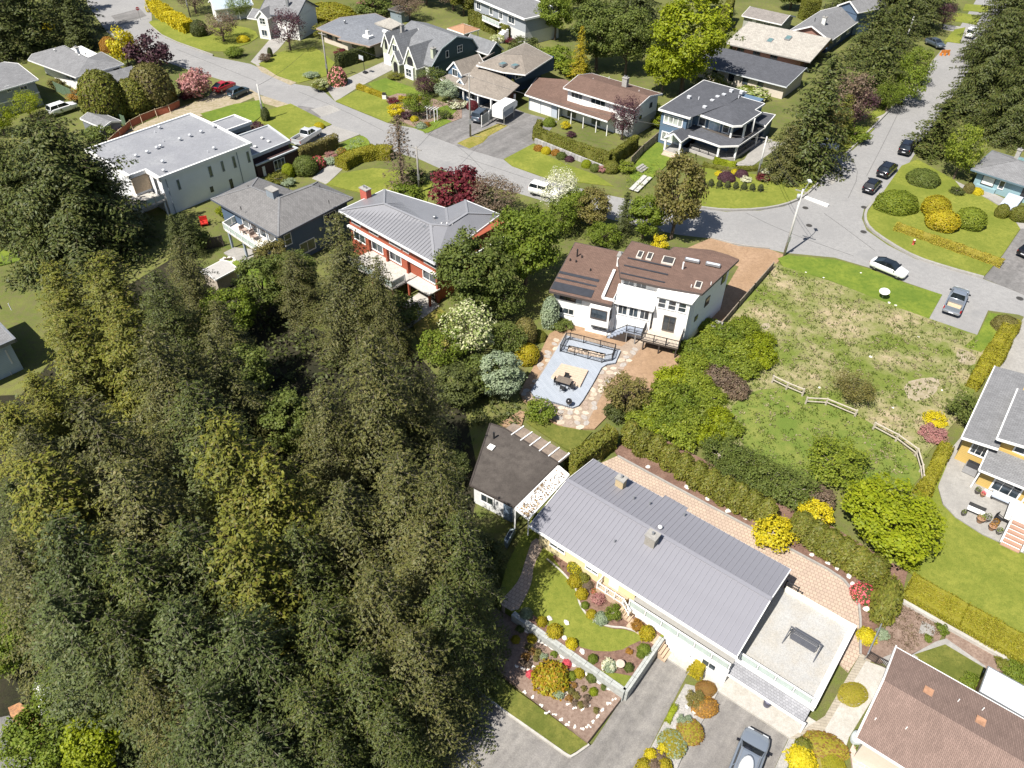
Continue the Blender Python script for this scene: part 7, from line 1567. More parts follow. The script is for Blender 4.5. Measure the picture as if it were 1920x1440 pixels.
p=G(384,422);t=thing('garden_chair','red garden chair in the shady yard beside the white flat house','chair',(p[0],p[1],0),.4);rr=plain('red chair',(.50,.03,.02),.6);MB().box(-.5,.5,-.5,.5,.35,.5).build('seat',rr,t);MB().bar((-.5,.5,.75),(.5,.5,.75),.1,.7).build('backrest',rr,t)
for x in(-.4,.4):MB().box(x-.05,x+.05,-.4,.4,0,.36).build('leg',rr,t)
p=G(428,490);t=thing('fire_pit','ring of grey stones with logs on the lawn below the glass deck','fire pit',(p[0],p[1],.1))
for k in range(8):o=link('stone',RK[k%5],t);o.location=(.8*math.cos(k*.785),.6*math.sin(k*.785),0);o.scale=(.3,.25,.25)
MB().tube([(-.5,0,.2),(.5,.2,.25)],.12).build('log',BARK,t)
# patio of the mustard house
p=G(1817,890);t=thing('gas_grill','grey gas grill with dark lid against the mustard wall','grill',(p[0],p[1],.25),-.65);MB().box(-.7,.7,-.3,.4,0,.85).build('cabinet',plain('grey grill steel',(.36,.36,.37),.4,.4),t);MB().add([(x,y,z)for x in(-.65,.65)for y,z in((-.3,.85),(.4,.85),(.35,1.2),(-.1,1.25))],[(3,2,1,0),(4,5,6,7),(0,1,5,4),(1,2,6,5),(2,3,7,6),(3,0,4,7)]).build('lid',BLACKM,t)
p=G(1882,944);t=thing('sun_lounger','pale blue cushioned lounger on the patio below the lower roof','lounger',(p[0],p[1],.25),-.62);MB().box(-1.2,1.2,-.4,.4,.3,.45).build('cushion',plain('pale blue cushion',(.42,.47,.55),.8),t);MB().box(-1.25,1.25,-.45,.45,.2,.3).build('frame',BLACKM,t)
for x in(-1.1,1.1):MB().box(x-.05,x+.05,-.4,.4,0,.2).build('leg',BLACKM,t)
p=G(1824,966);t=thing('garden_bench','white garden bench beside the planters on the curved patio','bench',(p[0],p[1],.25),-.6)
for k in range(4):MB().box(-.7,.7,-.3+k*.15,-.18+k*.15,.42,.46).build('seat_slat',WHITE,t)
for x in(-.6,.6):MB().box(x-.04,x+.04,-.3,.3,0,.42).build('leg',BLACKM,t)
MB().box(-.7,.7,.3,.34,.5,.85).build('backrest',BLACKM,t)
for k,(u,v,s,lb)in enumerate(((1805,965,.7,'small dark pot at the left end of the planter group'),(1836,978,1.1,'dark planter right behind the white bench'),(1848,976,1.0,'dark square planter at the right end of the planter group'),(1864,985,.9,'brown pot nearest the dark chair on the curved patio'),(1858,992,1.0,'terracotta pot with orange plant on the curved patio'),(1871,1000,.8,'pot with green plant nearest the patio edge'),(1831,924,.8,'small pot against the mustard bay wall'),(1841,930,.7,'pot with pink flowers beside the mustard bay'))):
    t=lathe_thing('flower_pot',lb,'pot',(u,v),[(r*s,z*s)for r,z in POT],plain('pot colour %d'%(k%3),[(.10,.09,.085),(.30,.17,.10),(.16,.15,.14)][k%3]),.25,'pots on the mustard house patio',(.44*s,.28*s,MULCH))
    V=leaf_cards(*(lambda u_:(u_*.3*s+[0,0,.6*s],u_))(unit(RNG.normal(0,1,(70,3)))),.14,RNG,.6,.5);link('foliage',quads_mesh('pot leaves',V,4,[L_GREEN,L_MID,L_ORNG,L_MAG][(0,0,1,2,2,0,1,3)[k]]),t)
chair('dark chair beside the pots on the curved patio',(1869,977),.5,.25,BLACKM,None)
# iron gate, basketball hoop, arbour, barrier, parasol
for lb,q in(('left half of the low black iron gate by the brown roof house',(1625,1234,1640,1243)),('right half of the low black iron gate by the brown roof house',(1642,1244,1661,1254))):
    a,b=G(q[0],q[1],.2),G(q[2],q[3],.2);t=thing('iron_gate',lb,'gate',(a[0],a[1],.2),0,'iron gate leaves');b=b-a
    MB().bar((0,0,1.0),(*b,1.0),.05).bar((0,0,.1),(*b,.1),.05).bar((0,0,0),(0,0,1.05),.05).bar((*b,0),(*b,1.05),.05).build('frame',plain('rusty iron',(.06,.045,.04),.6),t)
    for k in range(1,7):MB().bar((*(b*k/7),.1),(*(b*k/7),1.0),.025).build('bar',BLACKM,t)
a,b=G(1652,1168,.3),G(1621,1236,.3);t=thing('hand_rail','grey slanting hand rail beside the cedar at the end of the row','hand rail',(a[0],a[1],.2));b=b-a;MB().bar((0,0,.95),(*b,.95),.1,.06).build('rail',GREYM,t)
for f in(0,.33,.66,1):MB().bar((*(b*f),0),(*(b*f),.95),.05).build('post',GREYM,t)
p=G(684,138);t=thing('basketball_hoop','basketball hoop on a pole by the storybook cottage driveway','basketball hoop',(p[0],p[1],.1),-.7);MB().tube([(0,0,0),(0,0,3)],.06).build('pole',BLACKM,t);MB().box(-.6,.6,-.5,-.46,2.6,3.4).build('backboard',plain('grey backboard',(.40,.42,.45),.4),t);MB().bar((0,0,2.9),(0,-.5,2.9),.08).build('arm',BLACKM,t);MB().tube([(.22*math.cos(k*.6283),-.75+.22*math.sin(k*.6283),2.75)for k in range(11)],.02,4).build('hoop',RUST,t);MB().box(-.4,.4,-.2,.5,0,.25).build('base',BLACKM,t)
p=G(811,226);t=thing('arbour','white garden arbour in the cottage flower bed','arbour',(p[0],p[1],.1),-.6)
for x in(-.8,.8):
    for y in(-.4,.4):MB().box(x-.05,x+.05,y-.05,y+.05,0,2.1).build('post',WHITE,t)
for k in range(5):MB().box(-1.1+k*.5,-1.0+k*.5,-.7,.7,2.1,2.2).build('slat',WHITE,t)
for u,lb in((1767,'left orange road barrier far up the side street'),(1774,'right orange road barrier far up the side street')):
    p=G(u,104);t=thing('road_barrier',lb,'barrier',(p[0],p[1],0),.3,'orange road barriers');MB().box(-.6,.6,-.05,.05,.5,1.1).build('board',plain('orange plastic',(.55,.20,.04),.5),t)
    for x in(-.5,.5):MB().box(x-.05,x+.05,-.3,.3,0,.5).build('foot',plain('orange plastic',(.55,.20,.04)),t)
p=G(1360,52);t=thing('parasol','yellow parasol on a pole beside the tall hedge at top','parasol',(p[0],p[1],0));MB().lathe([(.9,3.4),(.6,3.75),(.1,3.95)],12).build('canopy',plain('yellow canvas',(.58,.46,.16),.8),t);MB().tube([(0,0,0),(0,0,3.9)],.05).build('pole',NEWW,t)
p=G(721,186);t=thing('mailbox','black and white mailbox at the end of the low yellow hedge','mailbox',(p[0],p[1],.1));MB().box(-.35,.35,-.25,.25,0,.7).build('base',WHITE,t);MB().box(-.3,.3,-.22,.22,.7,1.05).build('box',BLACKM,t)
# raised cold frame behind the dark building and planter by the brown roof house
q=[G(u,v,.9)for u,v in((956,991),(966,989),(951,1018),(945,1010))];a=q[0];t=thing('cold_frame','blue grey framed glass cold frame in the tree shade','cold frame',(a[0],a[1],0));MB().prism([tuple(p-a)for p in q],0,.8).build('box',plain('blue grey frame',(.30,.36,.38),.7),t);c=np.mean(q,0);MB().prism([tuple((c+(p-c)*.7)-a)for p in q],.8,.84).build('pane',GLASS,t)
p=G(1604,1388,.4);t=thing('rain_barrel','pale round lidded barrel at the corner of the brown roof house','barrel',(p[0],p[1],.3));MB().lathe([(.35,0),(.42,.4),(.4,.85),(.1,.95)],14).build('body',plain('pale barrel',(.46,.50,.50),.5),t,True)
# stepping stones from the street to the blue house
STP=[MB().prism([(-.34,-.24),(.33,-.26),(.35,.23),(-.3,.27)],0,.05).mesh('stepping_stone',plain('pale stepping stone',(.42,.41,.38),.85,var=.15))]
for k in range(10):
    f=k/9
    for s in(0,1):p=G(1184+24*f+s*9,358-24*f+s*3);o=link('stepping_stone',STP[0]);o.location=(p[0],p[1],.32);o.rotation_euler.z=-.6;tag(o,'pale stepping stone in the path from the street to the blue house','stepping stone','pale stepping stones to the blue house')
p=G(1210,322);t=thing('front_steps','pale concrete steps at the head of the stepping stone path','steps',(p[0],p[1],.2),.9)
for k in range(3):MB().box(-.9,.9,k*.4,k*.4+.4,0,.15*(k+1)).build('step',CONC,t)
# ------------------------------------------------------------------ the dense conifer stand, bottom left
DEAD=[('bare conifer',lambda:conifer(9,11,2.3,130,.30,.35,.6,.42,lift=.2,power=.55),11,2.3)]
GREAT=[('great spruce',lambda:conifer(10,19,9.5,270,.46,.14,.62,1.25,lift=.55,power=.52,wild=.12),19,9.5)]
GS='conifers in the dense stand'
for k,(u,v,h,r,lf,kd,lb)in enumerate((
    (330,442,13,3.2,L_FIR,FIRS,'brownish fir at the top edge of the stand, below the blue hip house'),(630,396,17,4.4,L_FIR,FIRS,'tall brown tipped fir covering part of the red house'),(705,478,13,2.7,L_FIR,FIRS,'narrow brownish fir in front of the red house deck'),
    (186,474,13,3.6,L_CEDAR,CEDS,'golden green cedar beside the big dark conifer'),(92,492,12,3.6,L_CEDAR,CEDS,'golden green cedar nearest the grey walled house roof'),(120,590,12,3.6,L_CEDAR,CEDS,'golden cedar overhanging the grey walled house'),(55,700,9,2.6,L_CEDAR,CEDS,'low golden cedar below the grey walled house'),(215,575,14,3.2,L_CEDAR,CEDS,'golden cedar between the left house and the olive firs'),
    (275,610,18,4.6,L_FIR,FIRS,'broad olive grey fir highest in the middle of the stand'),(390,620,15,3.8,L_FIR,FIRS,'olive fir right of the broad grey one, below the garden shed'),(150,745,18,4.8,L_FIR,FIRS,'olive grey fir with bare leaning limbs at the left of the stand'),(350,715,17,4.4,L_FIRG,FIRS,'green fir in the centre of the stand behind the golden cedar'),
    (55,860,16,4.4,L_CEDAR,CEDS,'golden edged conifer at the left border of the picture'),(215,860,19,5.0,L_FIR,FIRS,'large olive fir with long bare branches left of the golden cedar'),(408,782,19,4.2,L_CEDAR,CEDS,'tall golden brown cedar in the centre of the stand'),(490,850,16,3.6,L_CEDAR,CEDS,'smaller golden cedar right of the tall golden brown one'),
    (690,612,19,4.7,L_FIR,FIRS,'tall brown fir in front of the lawn of the red house'),(600,720,15,3.6,L_FIR,FIRS,'brown fir leaning over the black gap in the stand'),(785,690,13,3.2,L_FIR,FIRS,'fir with a bare forked branch at the right edge of the stand'),(745,850,17,4.2,L_FIR,FIRS,'fir reaching a long bare limb towards the dark roof'),
    (640,900,16,4.0,L_FIR,FIRS,'fir with golden tips left of the dark roofed building'),(550,985,15,3.6,L_FIRG,FIRS,'shaded green fir in the middle of the lower stand'),(440,985,17,4.2,L_CEDAR,CEDS,'golden cedar in the lower middle of the stand'),(335,985,16,4.4,L_FIRG,FIRS,'green fir below the large olive fir'),
    (95,965,18,4.8,L_FIRB,FIRS,'grey green fir low on the left border'),(15,1010,15,4.0,L_FIR,FIRS,'fir cut by the left border of the picture'),(225,1020,17,4.6,L_FIRG,FIRS,'green fir between grey green ones in the lower left'),(795,975,15,3.6,L_FIR,FIRS,'fir shading the corner of the dark roofed building'),
    (700,1060,16,4.0,L_FIR,FIRS,'brown green fir left of the front garden path'),(830,1095,14,3.3,L_FIRG,FIRS,'fir at the right edge of the stand by the front lawn'),(590,1130,15,3.9,L_FIRG,FIRS,'dark green fir in the lower middle of the stand'),(90,1110,16,4.3,L_FIRB,FIRS,'grey green fir above the pale shed'),(200,1150,15,4.0,L_FIRG,FIRS,'green fir above the yellow leaved tree'),
    (315,1130,16,4.3,L_FIRB,FIRS,'blue green fir in the lower left of the stand'),(440,1150,17,4.4,L_FIRB,FIRS,'dense blue green fir at the lower centre left'),(770,1180,14,3.5,L_FIR,FIRS,'fir spreading over the edge of the court'),(670,1230,14,3.7,L_FIRG,FIRS,'golden tipped fir near the bottom of the stand'),(560,1290,14,3.6,L_FIRG,FIRS,'shaded fir near the bottom centre'),
    (370,1290,15,4.2,L_FIRB,FIRS,'blue green fir cut by the bottom border'),(480,1370,13,3.8,L_FIRB,FIRS,'lowest blue green fir at the bottom border'),(620,1390,11,3.0,L_FIRG,FIRS,'small fir at the bottom border beside the court'),(720,1330,11,2.8,L_FIRG,FIRS,'small fir throwing shadow on the court'),(265,1260,12,3.0,L_FIR,FIRS,'fir with bare twigs beside the yellow leaved tree'),(285,505,13,3.4,L_FIRG,FIRS,'dark fir below the balcony of the white flat house'),(400,560,12,3.2,L_FIR,FIRS,'brownish fir right of the garden shed'),(340,400,6,1.6,L_DARK,CEDS,'dark cedar column against the white flat house wall'),(318,402,6,1.5,L_DARK,CEDS,'second dark cedar column by the white flat house corner'),(545,470,9,3.0,L_FIR,FIRS,'bushy brown fir below the navy wall of the hip house'),(822,830,20,3.4,L_FIR,FIRS,'tall fir throwing its shadow over the dark roofed building'),(860,960,16,3.0,L_FIRG,FIRS,'fir throwing its shadow on the near end of the metal roof'),(8,760,9,3.2,L_CEDAR,CEDS,'golden cedar at the left border below the grey wall'),(12,900,12,3.6,L_FIRG,FIRS,'green fir at the left border of the stand'),(40,800,12,3.6,L_FIR,FIRS,'olive fir near the left border'))):
    tree(kd,k,lb,(u,v),h,r*(1.14 if kd is FIRS else 1.1),lf,'conifer_tree','tree',GS,top=True)
for k,(u,v,h,r,lf,lb)in enumerate(((445,640,7,3.2,L_GREEN,'green broadleaf tree at the top of the stand'),(505,590,8,3.4,L_MID,'green broadleaf tree below the blue hip house'),(565,575,8,3.0,L_MID,'olive green tree right below the blue hip house wall'),(470,760,8,3.4,L_MID,'shaded broadleaf tree in the dark gap of the stand'),(560,850,8,3.2,L_MID,'shaded broadleaf tree in the middle of the stand'),
    (40,1245,6,3.0,L_GREEN,'green broadleaf tree at the left border by the leaf litter'),(120,1430,6,2.8,L_GREEN,'lime green broadleaf tree at the bottom left corner'),(215,1440,7,2.4,L_LIME,'yellow green leaved tree at the bottom of the stand'),(160,1330,5,2.4,L_GREEN,'leafy green tree right of the pale shed'),(520,530,6,2.4,L_OLIVE,'brown olive shrub tree under the blue wall'),(860,760,5,2.6,L_DARK,'dark evergreen in shade left of the pool deck'),(845,905,4,2.0,L_DARK,'dark bush left of the dark roofed building'),(905,1075,4,2.0,L_DARK,'dark bush in shade left of the garden path'))):
    tree(BROAD,k,lb,(u,v),h,r,lf,'broadleaf_tree',group='broadleaf trees in the stand')
# ------------------------------------------------------------------ trees, one row each: kind, i, foot u, v, height, radius, leaf, label
for kd,k,u,v,h,r,lf,lb in(
    (GREAT,0,172,474,17,9.2,L_FIRG,'huge dark round conifer left of the white flat house'),(GREAT,0,55,440,13,6.5,L_FIRG,'dark conifer at the left border by the bright lawn'),(GREAT,0,225,452,11,4.6,L_FIRG,'dark conifer against the white flat roof'),
    (BROAD,2,890,590,10.5,4.5,L_MID,'big leafy green tree left of the brown roofed white house'),(BROAD,0,985,540,10.5,4.4,L_GREEN,'big fresh green tree touching the brown roof'),(AIRY,1,885,668,6.5,3.3,L_CREAMF,'dogwood with cream flowers below the big green tree'),(BROAD,1,940,745,5.5,2.5,L_SILV,'blue green small tree left of the yellow ball shrub'),(AIRY,1,905,738,4.5,2.4,L_MID,'green tree between the dogwood and the pool deck'),(AIRY,1,945,600,6,2.6,L_MID,'dark green tree between the dogwood and the white house'),
    (AIRY,0,1046,402,6.5,3.1,L_WHITE,'dogwood covered in white blossom beside the street'),(BROAD,1,1105,425,5.5,2.8,L_OLIVE,'olive green tree right of the white blossom tree'),(AIRY,1,1050,440,5,2.4,L_GREEN,'green tree just below the white blossom tree'),(AIRY,1,1130,462,3,2.4,L_GREEN,'low spreading green bush behind the brown roof'),(SPRUCE,0,1168,440,6,1.8,L_DARK,'dark spruce behind the brown roof'),(BROAD,1,1205,450,6.5,2.7,L_GREEN,'yellow green tree beside the dark rounded conifer'),(BROAD,1,1258,448,12,3.5,L_OLIVE,'tall dark rounded conifer at the junction'),
    (SMALL,1,855,388,5.2,4.4,L_RED,'spreading dark red maple behind the red house'),(AIRY,0,928,405,5.5,3.8,L_BROWN,'brown budding tree right of the dark red maple'),(DEAD,0,756,352,10.5,2.6,L_BROWN,'bare brown conifer on the lawn beside the street'),
    (SPRUCE,0,20,110,15,5,L_DARK,'dark conifer at the upper left corner'),(SPRUCE,1,75,95,16,5.5,L_FIRG,'dark conifer behind the white hip roofed house'),(SPRUCE,1,145,65,15,5,L_FIRG,'green conifer with drooping boughs by the upper street'),(SPRUCE,0,160,92,9,4,L_DARK,'dark conifer right behind the white hip roofed house'),(SPRUCE,0,40,60,15,5,L_FIRG,'tall conifer in the upper left background'),(SPRUCE,0,110,30,14,5,L_DARK,'rear dark conifer at the upper left border'),
    (SMALL,0,241,124,6.6,2.4,L_YEL,'bright yellow leaved tree by the purple plum tree'),(SMALL,0,290,134,6.2,3.5,L_PURP,'round dark purple plum tree at the upper left'),(ROUND,1,205,224,7,3.0,L_CEDR,'rounded golden green evergreen by the orange fence'),(ROUND,1,258,212,5,2.6,L_CEDAR,'golden evergreen between two larger evergreens'),(ROUND,1,294,200,6.3,3.1,L_OLIVE,'dark green rounded evergreen below the purple plum tree'),(SMALL,1,373,182,4.2,3.1,L_ROSE,'pink flowering shrub tree beside the red car'),
    (AIRY,0,368,25,6,4,L_BROWN,'brown purple tree at the top edge by the yellow hedge'),(AIRY,0,420,78,5,3.6,L_BROWN,'tan budding tree on the upper corner lawn'),(AIRY,0,545,95,7,3.6,L_PURP,'purple leaved tree in front of the white gabled house'),(AIRY,0,450,35,4,3.0,L_GREEN,'small green tree left of the white gabled house'),(AIRY,0,60,222,4,2.6,L_LIME,'lime shrub tree in front of the grey corner house'),(AIRY,1,8,252,4,2.6,L_LIME,'lime shrub tree at the left border'),
    (BROAD,0,1040,75,9,3.8,L_GREEN,'fresh green tree right of the grey balcony house'),(BROAD,2,1118,132,12,4.9,L_MID,'large mid green tree behind the brown roofed garage house'),(BROAD,0,1172,142,11,4.2,L_MID,'mid green tree close behind the chimney of the garage house'),(SPRUCE,1,1195,90,14,5,L_DARK,'dark conifer between the mid green tree and the lime tree'),(SPRUCE,0,1085,150,8.5,1.9,L_GOLD,'slim golden conifer left of the mid green tree'),(BROAD,2,1278,176,15,6.4,L_LIME,'huge bright lime green tree behind the blue modern house'),(BROAD,0,1240,178,8,3.6,L_LIME,'lower part lime green tree between the brown roof and the blue house'),
    (SPRUCE,1,1505,322,15.5,5.2,L_FIRG,'tall layered spruce left of the side street'),(SPRUCE,1,1462,335,8,3.2,L_FIR,'lower spruce by the blue house drive'),(CEDS,1,1566,268,7,1.9,L_CEDR,'slim golden cedar at the side street kerb'),(AIRY,1,1578,235,8,3.2,L_BROWN,'brown budding tree behind the tall spruce'),(AIRY,0,1600,240,6,2.8,L_PURP,'purple leaved tree at the side street kerb'),(SPRUCE,1,1628,190,11,4.8,L_FIRG,'broad dark pine beside the charcoal roofs'),(SPRUCE,1,1668,120,11,4.8,L_FIRG,'dark pine higher up the side street'),(SPRUCE,1,1715,60,12,5,L_DARK,'dark conifer near the top of the side street'),(AIRY,1,1705,160,6,3,L_GREEN,'green street tree by the short pale pole'),(AIRY,1,1690,195,6,3,L_GREEN,'green street tree casting shadow on the side street'),(AIRY,0,1660,210,5,2.6,L_GREEN,'lowest green street tree on the left kerb'),(SPRUCE,1,1660,55,12,5,L_FIRG,'conifer behind the top right roofs'),(AIRY,0,1765,55,5,2.4,L_PURP,'pink purple tree near the top of the side street'),
    (GREAT,0,1900,190,19,7,L_FIRG,'huge conifer at the right border'),(GREAT,0,1825,215,15,6.2,L_FIRG,'broad layered conifer overhanging the side street'),(GREAT,0,1880,262,12,5.2,L_FIRG,'conifer behind the teal house'),(SPRUCE,0,1745,285,7.5,4.2,L_FIRG,'low spreading conifer over the black parked car'),(GREAT,0,1930,120,17,6,L_DARK,'dark conifer in the upper right corner'),(AIRY,1,1788,335,8,3.0,L_BRAM,'light green feathery tree left of the teal house'),
    (BROAD,0,1650,1010,5,4.3,L_LIME,'spreading lime green tree by the mustard house lawn'),(AIRY,1,1555,890,3.2,3.1,L_BRAM,'spreading green shrub tree alone on the lot lawn'),(AIRY,0,1595,745,2.6,2.6,L_OLIVE,'brown twiggy bush among the weeds of the lot'),(AIRY,1,1810,790,3,2.3,L_MID,'green shrub with white flowers against the mustard house roof'),(AIRY,1,1170,765,3.6,2.5,L_OLIVE,'olive bush between the white house yard and the brambles'),
    (AIRY,0,1165,262,6.5,2.5,L_PURP,'purple leaved tree in front of the garage house'),(AIRY,1,785,218,3.6,2.4,L_GREEN,'small green tree in the cottage flower bed'),(AIRY,1,812,172,3.6,2.6,L_MID,'green tree beside the white balcony of the cottage'),(AIRY,0,797,182,3.4,2.0,L_PURP,'dark purple shrub tree between the cottage and the tan house'),(AIRY,1,842,190,3.2,2.2,L_SILV,'white flecked shrub by the tan house porch'),(AIRY,1,1280,0,8,4,L_MID,'green tree behind the lime tree at the top edge'),(AIRY,0,850,20,6,4,L_BROWN,'brown budding tree behind the gazebo'),(BROAD,0,720,5,8,5,L_MID,'dark green tree at the top edge behind the long roof'),(BROAD,0,800,10,7,4,L_CEDR,'golden green tree behind the cottage roof'),(BROAD,1,1480,18,5,3,L_MID,'green tree behind the small grey brown roof'),(AIRY,0,1628,42,5,3,L_ORNG,'orange yellow tree by the grey hip house'),
    (SMALL,0,905,108,2.5,3,L_MID,'green bush behind the tan roof'),(SMALL,1,1040,122,3,4,L_GREEN,'leafy green bank right of the tan roofed house'),(SMALL,0,1075,140,2.6,3,L_BRAM,'light green bush by the golden conifer'),(SMALL,1,980,100,2.6,3.2,L_DARK,'dark bush below the tall fresh green tree'),(SMALL,0,1330,172,3,3,L_CEDR,'golden green bush behind the blue house roof'),(SMALL,1,1215,215,2.4,2.4,L_MID,'green bush beside the garage house wall'),(SMALL,0,700,30,3.4,4,L_MID,'green bush behind the long low roof'),(SMALL,1,610,70,2.4,2.6,L_CEDR,'golden bush at the left end of the long low house'),(SMALL,0,20,160,2,3,L_MID,'green bush at the left border'),(SMALL,1,190,262,2,2.6,L_MID,'green bush by the grey hut'),(SMALL,0,1390,100,3,3,L_MID,'green bush left of the charcoal roof'),(SMALL,1,440,105,1.4,2,L_GREEN,'low green bush on the upper corner lawn'),
    (SMALL,0,1600,262,2,2.4,L_GREEN,'bright green bush at the side street kerb'),(SMALL,0,745,600,3,3,L_MID,'green bush below the deck of the red house'),(SMALL,1,360,470,3,2.6,L_MID,'green bush in the shade beside the board fence'),(SMALL,0,760,372,2,2.4,L_GREEN,'green bush beside the bare conifer foot'),(SMALL,1,1000,440,3,3,L_GREEN,'leafy bush above the big fresh green tree'),
    (BROAD,0,905,8,7,4,L_MID,'mid green tree left of the grey balcony house'),(SPRUCE,0,1000,20,12,4,L_DARK,'dark conifer behind the grey balcony house'),(BROAD,2,1090,30,11,5,L_MID,'leafy tree at the top edge right of the balcony house'),(SPRUCE,1,1165,45,13,5,L_DARK,'dark conifer at the top edge behind the mid green trees'),(BROAD,0,650,-12,6,4,L_CEDR,'golden green tree at the top edge by the reddish bush'),(AIRY,0,768,38,5,3.4,L_BROWN,'brown tree beside the dark shed'),(BROAD,1,870,30,6,3,L_CEDR,'golden tree by the gazebo roof'),(SPRUCE,1,1580,20,9,4,L_FIRG,'conifer beside the slate blue house'),(BROAD,0,1320,30,9,4.4,L_LIME,'lime tree beside the tall clipped hedge'),(SPRUCE,1,1620,120,10,4.4,L_FIRG,'dark pine against the grey hip roof'),(SPRUCE,1,1745,20,12,5,L_FIRG,'conifer at the top edge of the side street'),(GREAT,0,1850,120,15,6,L_FIRG,'tall conifer at the upper bend of the side street'),(BROAD,0,1540,270,6,2.6,L_OLIVE,'olive tree tucked behind the tall spruce'),(AIRY,1,955,665,4,2.2,L_MID,'green bush tree left of the golden ball shrub'),(AIRY,1,830,690,5,2.6,L_GREEN,'yellow green tree below the dry lawn'),(BROAD,1,1075,415,5,2.4,L_GREEN,'green tree right behind the brown roof')):
    q_=1.16 if v<330 else 1.06;tree(kd,k,lb,(u,v),h*q_,r*q_,lf,'conifer_tree' if kd in(SPRUCE,CEDS,DEAD,GREAT)else 'broadleaf_tree')
